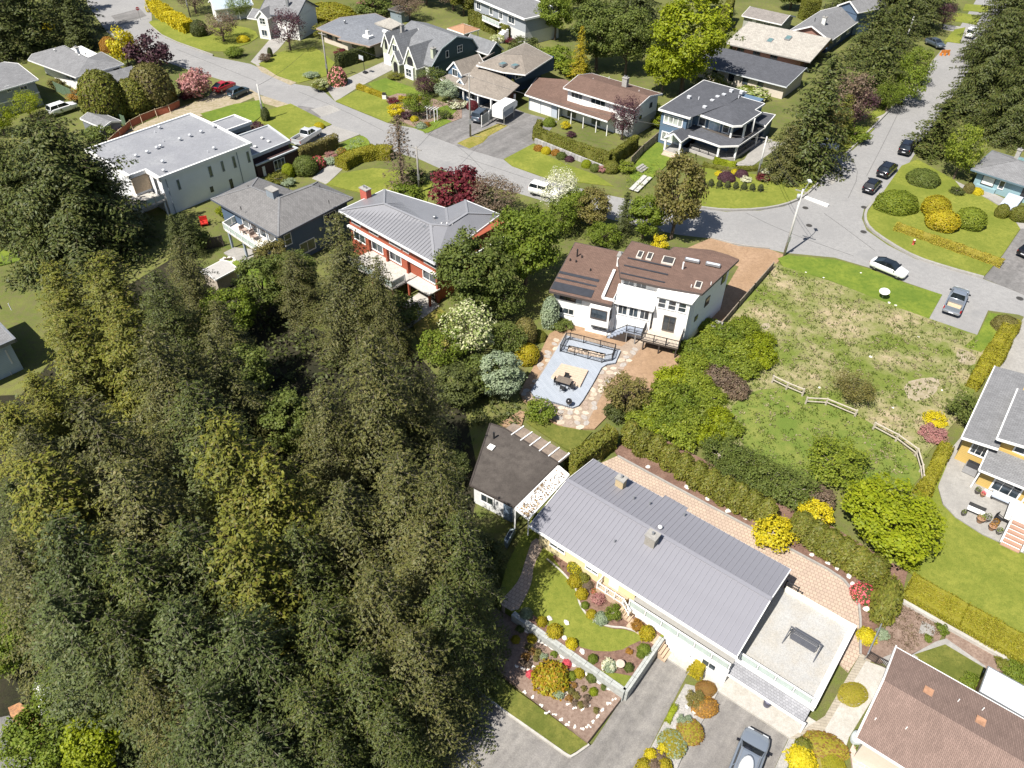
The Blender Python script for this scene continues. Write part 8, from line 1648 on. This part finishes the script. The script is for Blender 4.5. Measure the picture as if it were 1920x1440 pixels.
# ------------------------------------------------------------------ shrubs: kind, i, middle u, v, height, radius, leaf, blossom, label (base z)
def rows(data,base=0.,group=None):
    for kd,k,u,v,h,r,lf,bl,lb in data:shrub(kd,k,lb,(u,v),h*(.85 if base>.4 else 1),r*(.78 if base>.4 and r<1.2 else 1)if base>.4 else r,lf,base=base,group=group,bloom=bl)
rows(((ROUND,1,988,662,2.1,1.35,L_GOLD,None,'bright golden ball shrub beside the stone patio'),(SMALL,0,1013,767,2.2,1.7,L_GREEN,None,'round green bush at the lower corner of the stone patio'),(ROUND,1,985,620,3.2,1.3,L_OLIVE,None,'dark olive bush above the golden ball shrub'),(COLUM,0,1032,585,4,1.0,L_SILV,None,'blue green conical shrub at the corner of the white house'),(SMALL,1,1055,608,1.2,1.6,L_MID,None,'low green planting against the white house'),(ROUND,0,1010,628,1.0,.9,L_CEDR,None,'small rounded green shrub near the pit railing'),(SMALL,0,1238,456,2.8,1.2,L_YEL,None,'bright yellow shrub by the brown roof and the dark conifer'),
    (ROUND,0,203,82,2.6,1.8,L_ORNG,None,'orange brown round shrub beside the yellow tree'),(SMALL,0,148,178,2.2,2.0,L_ORNG,None,'orange tinted bush by the green fence'),(SMALL,1,107,158,2.0,1.8,L_OLIVE,None,'olive bush by the white house wall at upper left'),(ROUND,1,372,52,3,1.7,L_DARK,None,'dark green bush at the end of the yellow hedge'),(SMALL,0,348,178,1.6,1.5,L_RED,None,'dark red bush beside the pink flowering shrub tree'),(ROUND,0,250,135,1.8,1.5,L_CEDR,L_CREAMF,'pale flowered bush below the yellow tree'),(SMALL,1,90,52,1.8,1.8,L_YEL,None,'yellow shrub between dark conifers at upper left'),
    (ROUND,0,632,142,3.0,1.7,L_MID,L_PINK,'large pink flowering shrub at the foot of the pole'),(SMALL,0,602,160,1.8,1.7,L_CEDR,L_CREAMF,'pale flowered low shrub left of the pink shrub'),(SMALL,0,638,98,1.6,1.5,L_RED,None,'small dark red maple bush in front of the long low house'),(SMALL,1,496,108,1.4,1.5,L_BROWN,None,'brown bush at the drive of the white gabled house'),(COLUM,0,506,98,1.8,.5,L_DARK,None,'small dark column shrub beside the brown bush'),(SMALL,1,585,140,.9,1.8,L_SILV,None,'low silver green planting on the corner lawn'),(ROUND,0,455,72,1.2,1.3,L_YEL,None,'yellow shrub by the porch of the white gabled house'),
    (SMALL,0,742,206,2.2,1.6,L_YEL,None,'yellow green shrub at the street end of the cottage bed'),(SMALL,0,737,188,1.0,1.2,L_RED,None,'low red shrub beside the yellow hedge end'),(SMALL,0,762,216,1.4,1.0,L_PURP,None,'small purple shrub in the cottage bed'),(TINY,0,777,222,.8,.7,L_YEL,None,'small yellow shrub beside the arbour'),(SMALL,1,836,215,1.2,1.4,L_MID,None,'green bush at the edge of the cottage bed'),(TINY,0,790,235,.8,.9,L_SILV,None,'blue grey small shrub by the arbour'),(TINY,0,800,233,.7,.6,L_ORNG,None,'orange small shrub by the arbour'),(SMALL,1,858,195,1.0,2.0,L_BROWN,L_WHITE,'white flowered ground shrub by the tan house'),(ROUND,0,886,196,1.4,1.1,L_RED,None,'dark red mound by the tan house drive'),(SMALL,1,770,190,1.0,1.5,L_LIME,None,'lime low bush in front of the cottage'),(SMALL,0,742,142,1.0,1.6,L_CEDR,None,'low green shrub below the cottage front window'),
    (ROUND,1,572,309,2.6,1.8,L_MID,None,'clipped green ball by the brick garage'),(ROUND,1,540,319,2.0,.95,L_LIME,None,'bright lime clipped ball by the brick garage'),(ROUND,0,596,303,1.6,1.1,L_MID,L_MAG,'red pink flowering shrub by the clipped green ball'),(ROUND,0,641,283,.9,.8,L_MID,L_ORNG,'orange flowering shrub at the lawn edge'),(SMALL,0,620,290,1.0,1.1,L_ROSE,None,'dusty pink shrub under the dark clipped hedge'),(SMALL,0,521,334,1.6,1.7,L_CEDAR,None,'golden bush behind the blue hip roof'),(SMALL,1,541,341,1.0,1.3,L_SILV,None,'grey green bush behind the blue hip roof'),(ROUND,0,598,235,.9,.9,L_YEL,None,'small yellow shrub on the lawn by the silver pickup'),(SMALL,0,478,240,1.8,2.0,L_PURP,None,'purple pink bush by the small sage roof'),(COLUM,1,497,214,2.2,.7,L_DARK,None,'dark column shrub by the slim pale pole'),(SMALL,0,780,330,2.4,1.8,L_DARK,None,'dark bush at the foot of the bare conifer'),(SMALL,1,625,300,.7,1.8,L_SILV,None,'silver green low planting beside the concrete path'),
    (TINY,0,1010,277,.8,.8,L_ORNG,None,'orange shrub at the left end of the block wall'),(ROUND,0,1024,281,1.0,.8,L_YEL,None,'yellow clipped shrub in front of the block wall'),(TINY,0,1042,285,.8,.7,L_ORNG,None,'orange brown shrub in front of the block wall'),(TINY,0,1053,291,.9,.8,L_MID,None,'green shrub in front of the block wall'),(TINY,0,1068,297,.7,.7,L_PURP,None,'purple small shrub in front of the block wall'),(ROUND,0,1100,306,1.1,.8,L_LIME,None,'lime clipped shrub in front of the block wall'),(ROUND,1,1116,314,1.1,.8,L_MID,None,'dark green clipped ball in front of the block wall'),(SMALL,0,1129,316,1.1,.8,L_ROSE,None,'pinkish bush beside the clipped balls'),(ROUND,1,1146,312,1.7,1.2,L_CEDR,None,'olive clipped ball at the right end of the block wall'),(SMALL,0,1176,312,1.8,1.5,L_BRAM,None,'yellow green bush by the stepping stones'),(ROUND,0,1030,228,1.2,1.1,L_GREEN,None,'green shrub at the garage corner'),(SMALL,1,1060,235,1.2,1.0,L_YEL,None,'yellow shrub on the garage house patio'),(SMALL,1,1070,252,.8,1.0,L_PURP,None,'small purple shrub on the garage house patio'),(SMALL,0,1235,228,2.2,1.4,L_LIME,None,'lime bush between the garage house and the blue house'),
    (ROUND,0,1363,331,1.1,1.3,L_PURP,None,'dark purple clipped dome in the blue house garden'),(ROUND,0,1391,325,1.0,1.0,L_PURP,None,'smaller purple clipped dome in the blue house garden'),(SMALL,0,1400,336,.9,.9,L_WHITE,None,'white blossom bush in the blue house garden'),(TINY,0,1348,325,.7,.6,L_YEL,None,'yellow small shrub left of the purple dome'),(TINY,0,1378,322,.7,.6,L_YEL,None,'yellow small shrub between the purple domes'),(TINY,0,1361,318,.6,.8,L_BROWN,None,'pale brown shrub behind the purple dome'),(SMALL,0,1432,332,1.0,1.2,L_RED,None,'dark red shrub at the garden pole'),(SMALL,1,1440,322,1.0,1.3,L_WHITE,None,'white flecked shrub by the spruce'),(SMALL,0,1410,175,1.6,3.4,L_BRAM,L_CREAMF,'flowering bank behind the blue modern house'),
    (ROUND,0,1683,376,2.6,(3.0,2.4),L_BRAM,None,'large olive green clipped mound on the corner island'),(ROUND,0,1733,331,1.8,2.4,L_MID,None,'flat topped green shrub above the corner mounds'),(ROUND,1,1757,386,2.6,(2.3,1.9),L_GOLD,None,'broad golden clipped bush between the corner mounds'),(ROUND,1,1769,411,2.4,2.2,L_GOLD,None,'golden clipped ball in front of the broad golden bush'),(ROUND,1,1822,408,2.6,2.0,L_BRAM,None,'green clipped ball right of the golden ball'),(SMALL,0,1795,357,1.0,1.2,L_DARK,None,'dark shrub at the foot of the feathery tree'),(ROUND,0,1833,358,.9,.9,L_YEL,None,'yellow shrub by the teal house path'),(ROUND,0,1818,352,1.5,.8,L_OLIVE,None,'dark green shrub at the teal house corner'),
    (ROUND,0,1888,606,1.5,1.5,L_OLIVE,None,'olive round shrub by the right hand road'),(SMALL,0,1450,998,2.8,1.9,L_YEL,None,'bright yellow bush in the gap of the cedar row'),(SMALL,1,1532,962,2.4,1.8,L_YEL,None,'bright yellow airy bush behind the cedar row'),(SMALL,0,1702,1050,1.6,1.0,L_LIME,None,'lime yellow bush at the end of the cedar row'),(ROUND,0,1620,1112,1.1,1.0,L_DARK,L_MAG,'red flowering shrub beside the paved curve'),(TINY,0,1626,1192,.9,.75,L_YEL,None,'yellow round shrub at the end of the pavers'),(TINY,1,1766,1180,.8,.6,L_GREEN,None,'green shrub by the small concrete pad'),(SMALL,1,1822,1282,.8,1.0,L_GREEN,None,'green leafy shrub against the brown roof house'),(SMALL,1,1905,1262,.9,1.2,L_GREEN,None,'green shrub at the end of the mown hedge'),(SMALL,0,1755,785,1.0,1.3,L_YEL,None,'yellow green weed clump by the mustard house'),(SMALL,1,1748,812,.9,1.6,L_ROSE,None,'dry reddish twig bush by the low rail fence'),(SMALL,1,1540,932,1.8,1.7,L_BROWN,None,'grey bare twig bush behind the cedar row'),
    (SMALL,0,1110,855,.9,1.0,L_SILV,None,'grey dry grass clump at the stone patio corner'),(SMALL,1,1155,775,1.5,1.5,L_DARK,None,'dark bush below the olive bush'),(SMALL,0,832,592,1.0,.8,L_GREEN,None,'small green bush on the dry lawn of the red house'),(SMALL,0,418,395,2.0,1.0,L_LIME,None,'lime climbing bush at the corner of the blue hip house'),(SMALL,0,1185,485,1.0,.9,L_YEL,None,'yellow low shrub behind the white chimney'),(COLUM,0,952,168,3.6,.55,L_CEDR,None,'left slim cedar column by the camper'),(COLUM,1,961,168,3.8,.5,L_CEDR,None,'right slim cedar column by the camper'),(SMALL,0,690,8,2.2,2.4,L_ROSE,None,'reddish bush at the top edge'),(SMALL,1,935,72,1.6,1.8,L_CREAMF,None,'cream flowered bush below the cedar columns'),(SMALL,0,958,76,1.0,1.4,L_RED,None,'dark red low bush below the grey balcony house'),(ROUND,1,1880,395,2.0,.9,L_CEDR,None,'clipped hedge block beside the blue grey steps'),(ROUND,1,1913,400,2.0,1.3,L_CEDR,None,'clipped hedge block right of the blue grey steps'),(ROUND,0,1750,270,2.0,1.5,L_LIME,None,'lime bush by the side street conifers')))
shrub(ROUND,0,'broad clipped lime yellow shrub mass at the top edge',(618,22),3.4,(6.0,4.2),L_HEDGE)
g_='small dark conifers along the wire fence'
for k in range(8):shrub(COLUM,k,'small dark clipped conifer in the row along the wire fence',(1318+15.5*k,341+1.6*k),1.1,.38,L_DARK,group=g_)
# front garden, upper level
rows(((TINY,0,987,1149,.7,.6,L_SILV,None,'silver lime shrub at the garden end of the sleeper wall'),(TINY,0,1016,1164,.7,.5,L_GOLD,None,'golden shrub second along the sleeper wall'),(TINY,0,1040,1182,.85,.75,L_GOLD,None,'larger golden shrub along the sleeper wall'),(TINY,0,1072,1205,.8,.55,L_YEL,None,'bright yellow round shrub along the sleeper wall'),(TINY,0,1112,1234,.6,.45,L_GREEN,None,'dark green tuft above the sleeper wall'),(SMALL,1,1141,1248,.7,.8,L_SILV,L_WHITE,'white flowered silver shrub by the clay pot'),(TINY,0,1179,1250,.6,.45,L_MID,None,'green shrub right of the clay pot'),(TINY,0,1208,1217,.6,.6,L_GREEN,None,'bright green low shrub at the wall corner'),(TINY,0,1202,1226,.5,.4,L_GREEN,None,'small green shrub touching the wall corner'),
    (TINY,0,1079,1062,.9,.8,L_CEDR,L_YEL,'yellow tipped bush against the yellow wall'),(TINY,0,1079,1088,.8,.75,L_GOLD,None,'golden mound in the porch bed'),(TINY,0,1093,1084,.7,.7,L_CEDR,None,'green gold mound beside another mound in the porch bed'),(TINY,0,1091,1112,.8,.6,L_GOLD,None,'golden ball at the lawn edge of the porch bed'),(TINY,0,1097,1134,.5,.4,L_GREEN,None,'small green mound in the porch bed'),(TINY,0,1109,1150,.6,.5,L_GOLD,None,'small golden shrub in the porch bed'),(SMALL,0,1121,1122,1.1,.75,L_ROSE,None,'red brown maple shrub in front of the porch rail'),(TINY,0,1128,1158,.7,.7,L_SILV,None,'silver grey shrub in the porch bed'),(SMALL,0,1150,1148,1.4,.95,L_GREEN,None,'tall leafy green shrub in front of the white stair rail'),(TINY,0,1102,1096,.4,.6,L_BROWN,None,'dark brown low shrub in the porch bed'),(SMALL,0,1194,1172,.9,.7,L_ORNG,None,'orange leaved shrub beside the tan boards'),(TINY,0,1214,1185,1.0,.75,L_GOLD,None,'golden green ball beside the tan boards'),(TINY,0,1115,1108,.4,.35,L_GREEN,L_MAG,'small shrub with red flowers by the porch rail'),(TINY,1,1180,1222,.4,.4,L_ORNG,None,'small orange tuft near the wall corner')),ZU)
# front garden, lower level
rows(((TINY,0,1033,1268,1.3,1.3,L_MIXY,None,'big yellow and orange ball shrub in the lower flower bed'),(TINY,0,1063,1243,.5,.42,L_MAG,None,'bright red flowering tuft near the sleeper wall'),(TINY,0,994,1263,.45,.38,L_MAG,None,'red flowering tuft at the shaded side of the lower bed'),(TINY,0,998,1196,.5,.48,L_GOLD,None,'golden tuft below the sleeper wall'),(TINY,0,967,1198,.5,.42,L_GOLD,None,'golden tuft at the shaded corner of the lower bed'),(TINY,0,1086,1261,.55,.5,L_GOLD,None,'golden shrub right of the red tuft'),(TINY,0,1110,1269,.6,.5,L_MID,None,'green shrub below the sleeper wall'),(TINY,0,1072,1266,.5,.45,L_BRAM,None,'light green tuft beside the big ball shrub'),(TINY,0,1113,1296,.4,.4,L_LIME,None,'lime green mound near the driveway'),(TINY,1,1047,1302,.6,.6,L_SILV,None,'silver green shrub below the big ball shrub'),(TINY,0,1061,1288,.4,.35,L_MID,None,'dark green tuft right of the big ball shrub'),(TINY,1,1131,1289,.4,.35,L_MID,None,'small green tuft near the wall end'),(TINY,1,1038,1226,.4,.4,L_GREEN,None,'small green tuft in the middle of the lower bed'),(TINY,1,1020,1231,.4,.45,L_SILV,None,'grey green tuft in the middle of the lower bed'),(TINY,1,1117,1332,.35,.35,L_OLIVE,None,'olive tuft near the driveway edge'),(TINY,1,975,1180,.5,.5,L_MID,None,'green tuft in the shade below the wall')),ZL)
for u,v in((1070,1295),(1080,1305),(1066,1309),(1094,1290),(1100,1308),(1088,1322),(1098,1321),(1078,1318),(992,1213),(1004,1235),(985,1230),(998,1220),(980,1242),(1008,1222),(990,1246),(1076,1284)):shrub(TINY,1,'low rusty brown tuft in the lower flower bed',(u,v),.35,RNG.uniform(.25,.4),RNG.choice([L_RUST,L_BROWN,L_OLIVE]),base=ZL,group='rusty tufts in the lower flower bed')
# strip between the drives and beds right of the deck
rows(((ROUND,0,1324,1290,.5,(.62,.78),L_RUST,None,'upper rusty brown clipped cushion in the gravel strip'),(ROUND,0,1322,1324,.5,(.75,.95),L_RUST,L_ORNG,'second rusty cushion in the gravel strip, below the upper one'),(ROUND,0,1294,1370,.5,.92,L_OCHRE,L_RUST,'ochre brown clipped cushion in the middle of the gravel strip'),(ROUND,0,1261,1393,.5,.98,L_OCHRE,L_SILV,'grey ochre clipped cushion lowest in the gravel strip'),(SMALL,1,1303,1311,.7,.85,L_OLIVE,None,'thin olive shrub between the rusty cushions'),(SMALL,1,1283,1354,.5,.7,L_SILV,None,'grey leafy tuft above the ochre cushion'),(TINY,0,1221,1415,.6,.45,L_YEL,None,'yellow round shrub at the foot of the gravel strip'),(TINY,0,1209,1436,.6,.55,L_GOLD,None,'golden shrub at the bottom border, left of the brown dome'),(TINY,0,1246,1436,.6,.55,L_GOLD,None,'golden shrub at the bottom border, right of the brown dome'),(TINY,0,1227,1438,.6,.6,L_BROWN,None,'brown dome shrub at the bottom border'),(TINY,1,1243,1404,.6,.5,L_YEL,None,'yellow straggling shrub beside the grey ochre cushion'),(TINY,1,1236,1418,.5,.5,L_BROWN,None,'brown twiggy shrub beside the yellow round shrub'),
    (ROUND,0,1600,1300,.5,(.85,1.15),L_OCHRE,None,'ochre clipped cushion on the pale path by the brown roof house'),(ROUND,0,1549,1398,.5,(.95,1.5),L_OCHRE,L_RUST,'longer ochre cushion with a bare brown patch'),(TINY,0,1504,1422,.8,.95,L_YEL,None,'bright yellow bush beside the parked front car'),(TINY,0,1508,1398,.7,.6,L_CEDR,None,'green gold bush above the bright yellow one'),(ROUND,0,1565,1438,.5,(1.3,.8),L_HEDGE,None,'clipped olive yellow shrub at the bottom border'),(TINY,1,1614,1408,.5,.5,L_GREEN,None,'green tuft on the pink brick terrace'),(TINY,1,1660,1432,.5,.6,L_GREEN,None,'second green tuft on the pink brick terrace, at the bottom border'),(TINY,1,1655,1188,.5,.6,L_SILV,None,'grey green tuft beside the slanting hand rail'),(TINY,1,1740,1197,.4,.4,L_GREEN,None,'small green tuft by the small concrete pad'),(TINY,1,1880,1245,.5,.7,L_CEDR,None,'golden tuft by the white shed roof')),.2)
# cedar row behind the long house
g_='cedars in the row behind the long house';_n=[(1183,812),(1206,828),(1231,838),(1257,857),(1283,873),(1309,889),(1334,903),(1360,918),(1386,931),(1411,943),(1437,957)]
for k,(u,v)in enumerate(_n):shrub(COLUM,k,['first','second','third','fourth','fifth','sixth','seventh','eighth','ninth','tenth','eleventh'][k]+' clipped cedar from the upper end of the long row',(u,v),RNG.uniform(2.7,3.2),RNG.uniform(.85,1.0),L_CEDAR,'cedar','cedar_shrub',g_,.1)
for k,(u,v)in enumerate([(1504,985),(1531,1002),(1557,1018),(1584,1034),(1611,1050),(1640,1066)]):shrub(COLUM,k,['first','second','third','fourth','fifth','sixth'][k]+' rounded cedar right of the yellow bush in the long row',(u,v),RNG.uniform(2.5,2.9),RNG.uniform(1.0,1.15),L_CEDAR,'cedar','cedar_shrub',g_,.1)
shrub(COLUM,1,'large oval cedar at the lower end of the long row',(1664,1122),2.9,(1.0,2.0),L_CEDAR,'cedar','cedar_shrub',g_,.1,-.5)
# hedges
hedge('dark golden cedar hedge at the upper end of the metal roofed house',[(1072,858),(1148,802)],1.5,2.6,L_CEDAR,75,.2,top=True,cols=1.0);hedge('wide mown olive yellow hedge along the right hand lawn',[(1706,1092),(1810,1150),(1930,1218)],2.7,1.1,L_HEDGE,120,.12,top=True,wob=.04)
hedge('long low ochre hedge along the corner island',[(1682,420),(1760,447),(1880,489)],1.5,.8,L_OCHRE,75,.16,top=True);hedge('upper golden clipped hedge by the mustard house drive',[(1893,608),(1866,650),(1830,712)],1.3,1.4,L_HEDGE,80,.15,top=True);hedge('lower golden clipped hedge between the drive and another hedge',[(1908,600),(1884,650),(1862,690)],1.0,1.2,L_HEDGE,80,.15,top=True);hedge('clipped golden hedge from the curved patio to the lot',[(1778,832),(1735,915)],1.2,1.3,L_HEDGE,80,.15,top=True)
hedge('long columnar cedar hedge in front of the brown roofed garage house',[(1004,262),(1070,288),(1142,312)],1.0,2.2,L_CEDR,70,.2,cols=.55);hedge('shorter side of the columnar hedge by the weathered fence',[(1146,311),(1190,280)],1.0,2.3,L_CEDR,70,.2,cols=.55);hedge('short hedge at the drive end of the columnar hedge',[(1004,262),(1012,248)],.9,2.2,L_CEDR,70,.2,cols=.55)
hedge('thick golden clipped hedge in an arch on the lawn by the bare conifer',[(640,317),(668,302),(705,294),(735,296)],2.4,1.7,L_HEDGE,70,.18,top=False);hedge('dark clipped cedar hedge beside the silver pickup',[(564,304),(632,276)],1.2,2.2,L_OLIVE,70,.18,cols=.6);hedge('row of dark cedars by the cottage driveway',[(634,128),(700,108)],1.2,2.6,L_DARK,60,.22,cols=.9);hedge('low bright yellow hedge in front of the cottage lawn',[(672,166),(720,184)],.9,.8,L_GOLD,70,.18);hedge('yellow hedge behind the cottage flower bed',[(748,190),(790,190)],.9,.8,L_GOLD,70,.18)
hedge('big yellow flowering hedge at the upper street corner',[(290,20),(318,40),(356,62)],2.6,2.4,L_YEL,40,.3,wob=.2);hedge('columnar lime cedars below the grey balcony house',[(882,46),(905,55),(932,66)],1.2,3.0,L_CEDR,55,.26,cols=.8);hedge('second group of columnar cedars by the grey balcony house stair',[(936,70),(952,76)],1.2,2.8,L_CEDR,55,.26,cols=.8);hedge('tall clipped hedge by the yellow parasol',[(1352,62),(1364,40)],1.6,5.0,L_CEDR,45,.28);hedge('tall clipped hedge behind the grey hip house',[(1500,36),(1528,34)],2.2,4.0,L_CEDR,45,.28)
hedge('low green hedge along the blue house porch',[(1338,305),(1378,314)],.8,.8,L_LIME,70,.18);hedge('second low hedge below the blue house porch',[(1318,312),(1360,322),(1430,318)],.9,.6,L_CEDR,70,.18);hedge('boxy two tone clipped hedge on the pale apron',[(1299,1271),(1318,1241)],.95,1.0,L_GOLD,150,.11,base=.15);hedge('thin low lime hedge beside the gravel strip',[(1266,1325),(1250,1357)],.42,.35,L_LIME,190,.09,base=.1)
# brambles on the lot: a thicket of mounds, and the taller shrubs behind the cedar row
BR=[('bramble a',lambda:broadleaf(95,1.5,1.8,46,80,.2,.45,.02,'spread',limbs=6,flat=.6),1.5,1.8),('bramble b',lambda:broadleaf(96,1.3,2.0,50,75,.2,.45,.02,'spread',limbs=6,flat=.6),1.3,2.0)]
g_='bramble mounds of the lot thicket'
for k,(u,v)in enumerate([(1395,612),(1360,625),(1330,642),(1425,640),(1385,655),(1345,668),(1300,680),(1430,672),(1395,690),(1350,705),(1305,715),(1265,710),(1245,735),(1285,745),(1330,745),(1380,730),(1225,765),(1260,780),(1300,785),(1345,785),(1200,790),(1240,805),(1280,815),(1330,820),(1365,805),(1295,655),(1325,610),(1230,790)]):shrub(BR,k,'bramble mound in the green thicket right of the white house yard',(u,v),RNG.uniform(1.1,1.9),RNG.uniform(1.7,2.3),[L_BRAM,L_GREEN,L_BRAM,L_LIME][k%4]if k not in(15,9)else L_BROWN,'bramble','bramble_bush',g_)
for k,(u,v,h,r,lb)in enumerate(((1350,850,2.8,2.2,'upper'),(1400,868,3.2,2.4,'second'),(1440,895,3.2,2.5,'third'),(1485,915,3.0,2.4,'fourth'),(1375,890,2.6,2.0,'front'),(1420,915,2.4,2.0,'lower front'))):shrub(AIRY,1,lb+' grey green bush in the bank above the cedar row',(u,v),h,r,L_MID,'shrub','shrub','grey green bushes above the cedar row')
# loose weeds and grass tufts that nobody would count
def tufts(name,poly,n,mat,size,base=0.,seed=1,h=.16,per=7):
    rng=np.random.default_rng(seed);P=[tuple(G(u,v))for u,v in poly];xs=[p[0]for p in P];ys=[p[1]for p in P];C=[]
    while len(C)<n:
        q=(rng.uniform(min(xs),max(xs)),rng.uniform(min(ys),max(ys)))
        if inside(q,P):C.append(q)
    C=np.repeat(np.array(C),per,0);m=len(C);pos=np.column_stack([C+rng.normal(0,size*.8,(m,2)),rng.uniform(.02,h,m)+base])
    V=leaf_cards(pos,np.tile([0,0,1.],(m,1)),size,rng,.45,.8);o=link(name,quads_mesh(name,V,4,mat));tag(o,None,None,None,'stuff')
LOT=[(1450,500),(1560,535),(1640,565),(1745,602),(1835,640),(1820,740),(1740,850),(1690,915),(1500,885),(1370,830),(1290,700),(1400,580)]
tufts('weeds',LOT,1500,leaf_mat('green weeds',[(.10,.14,.02),(.14,.17,.03),(.075,.11,.015)],.3),.22,.2,4);tufts('dry_grass',LOT,700,leaf_mat('dry grass',[(.34,.28,.17),(.26,.22,.13),(.40,.34,.22)],.3),.22,.2,5)
tufts('undergrowth',[(20,760),(330,520),(600,640),(760,660),(880,800),(880,1020),(910,1220),(800,1380),(500,1440),(60,1440)],2600,L_DARK,.5,.1,6,1.0,6);tufts('ground_plants',[(1170,330),(1235,300),(1240,345),(1180,372)],60,L_BRAM,.22,.3,7,.4);tufts('ground_plants',[(725,186),(790,180),(862,206),(860,222),(800,246),(750,226)],260,L_MID,.24,.3,8,.4);tufts('ground_plants',[(1000,400),(1060,405),(1140,430),(1230,450),(1225,470),(1160,468),(1090,450),(1020,450)],260,L_MID,.3,.1,9,.6)
tufts('ground_plants',[(640,280),(672,262),(684,270),(650,296),(628,292)],60,L_SILV,.2,.4,12,.3);tufts('bed_litter',[(1690,1135),(1745,1160),(1765,1185),(1705,1220),(1655,1215)],160,L_BROWN,.16,.25,10,.1);tufts('ground_plants',[(820,600),(960,760),(1000,800),(880,800)],200,L_DARK,.35,.1,13,.6)
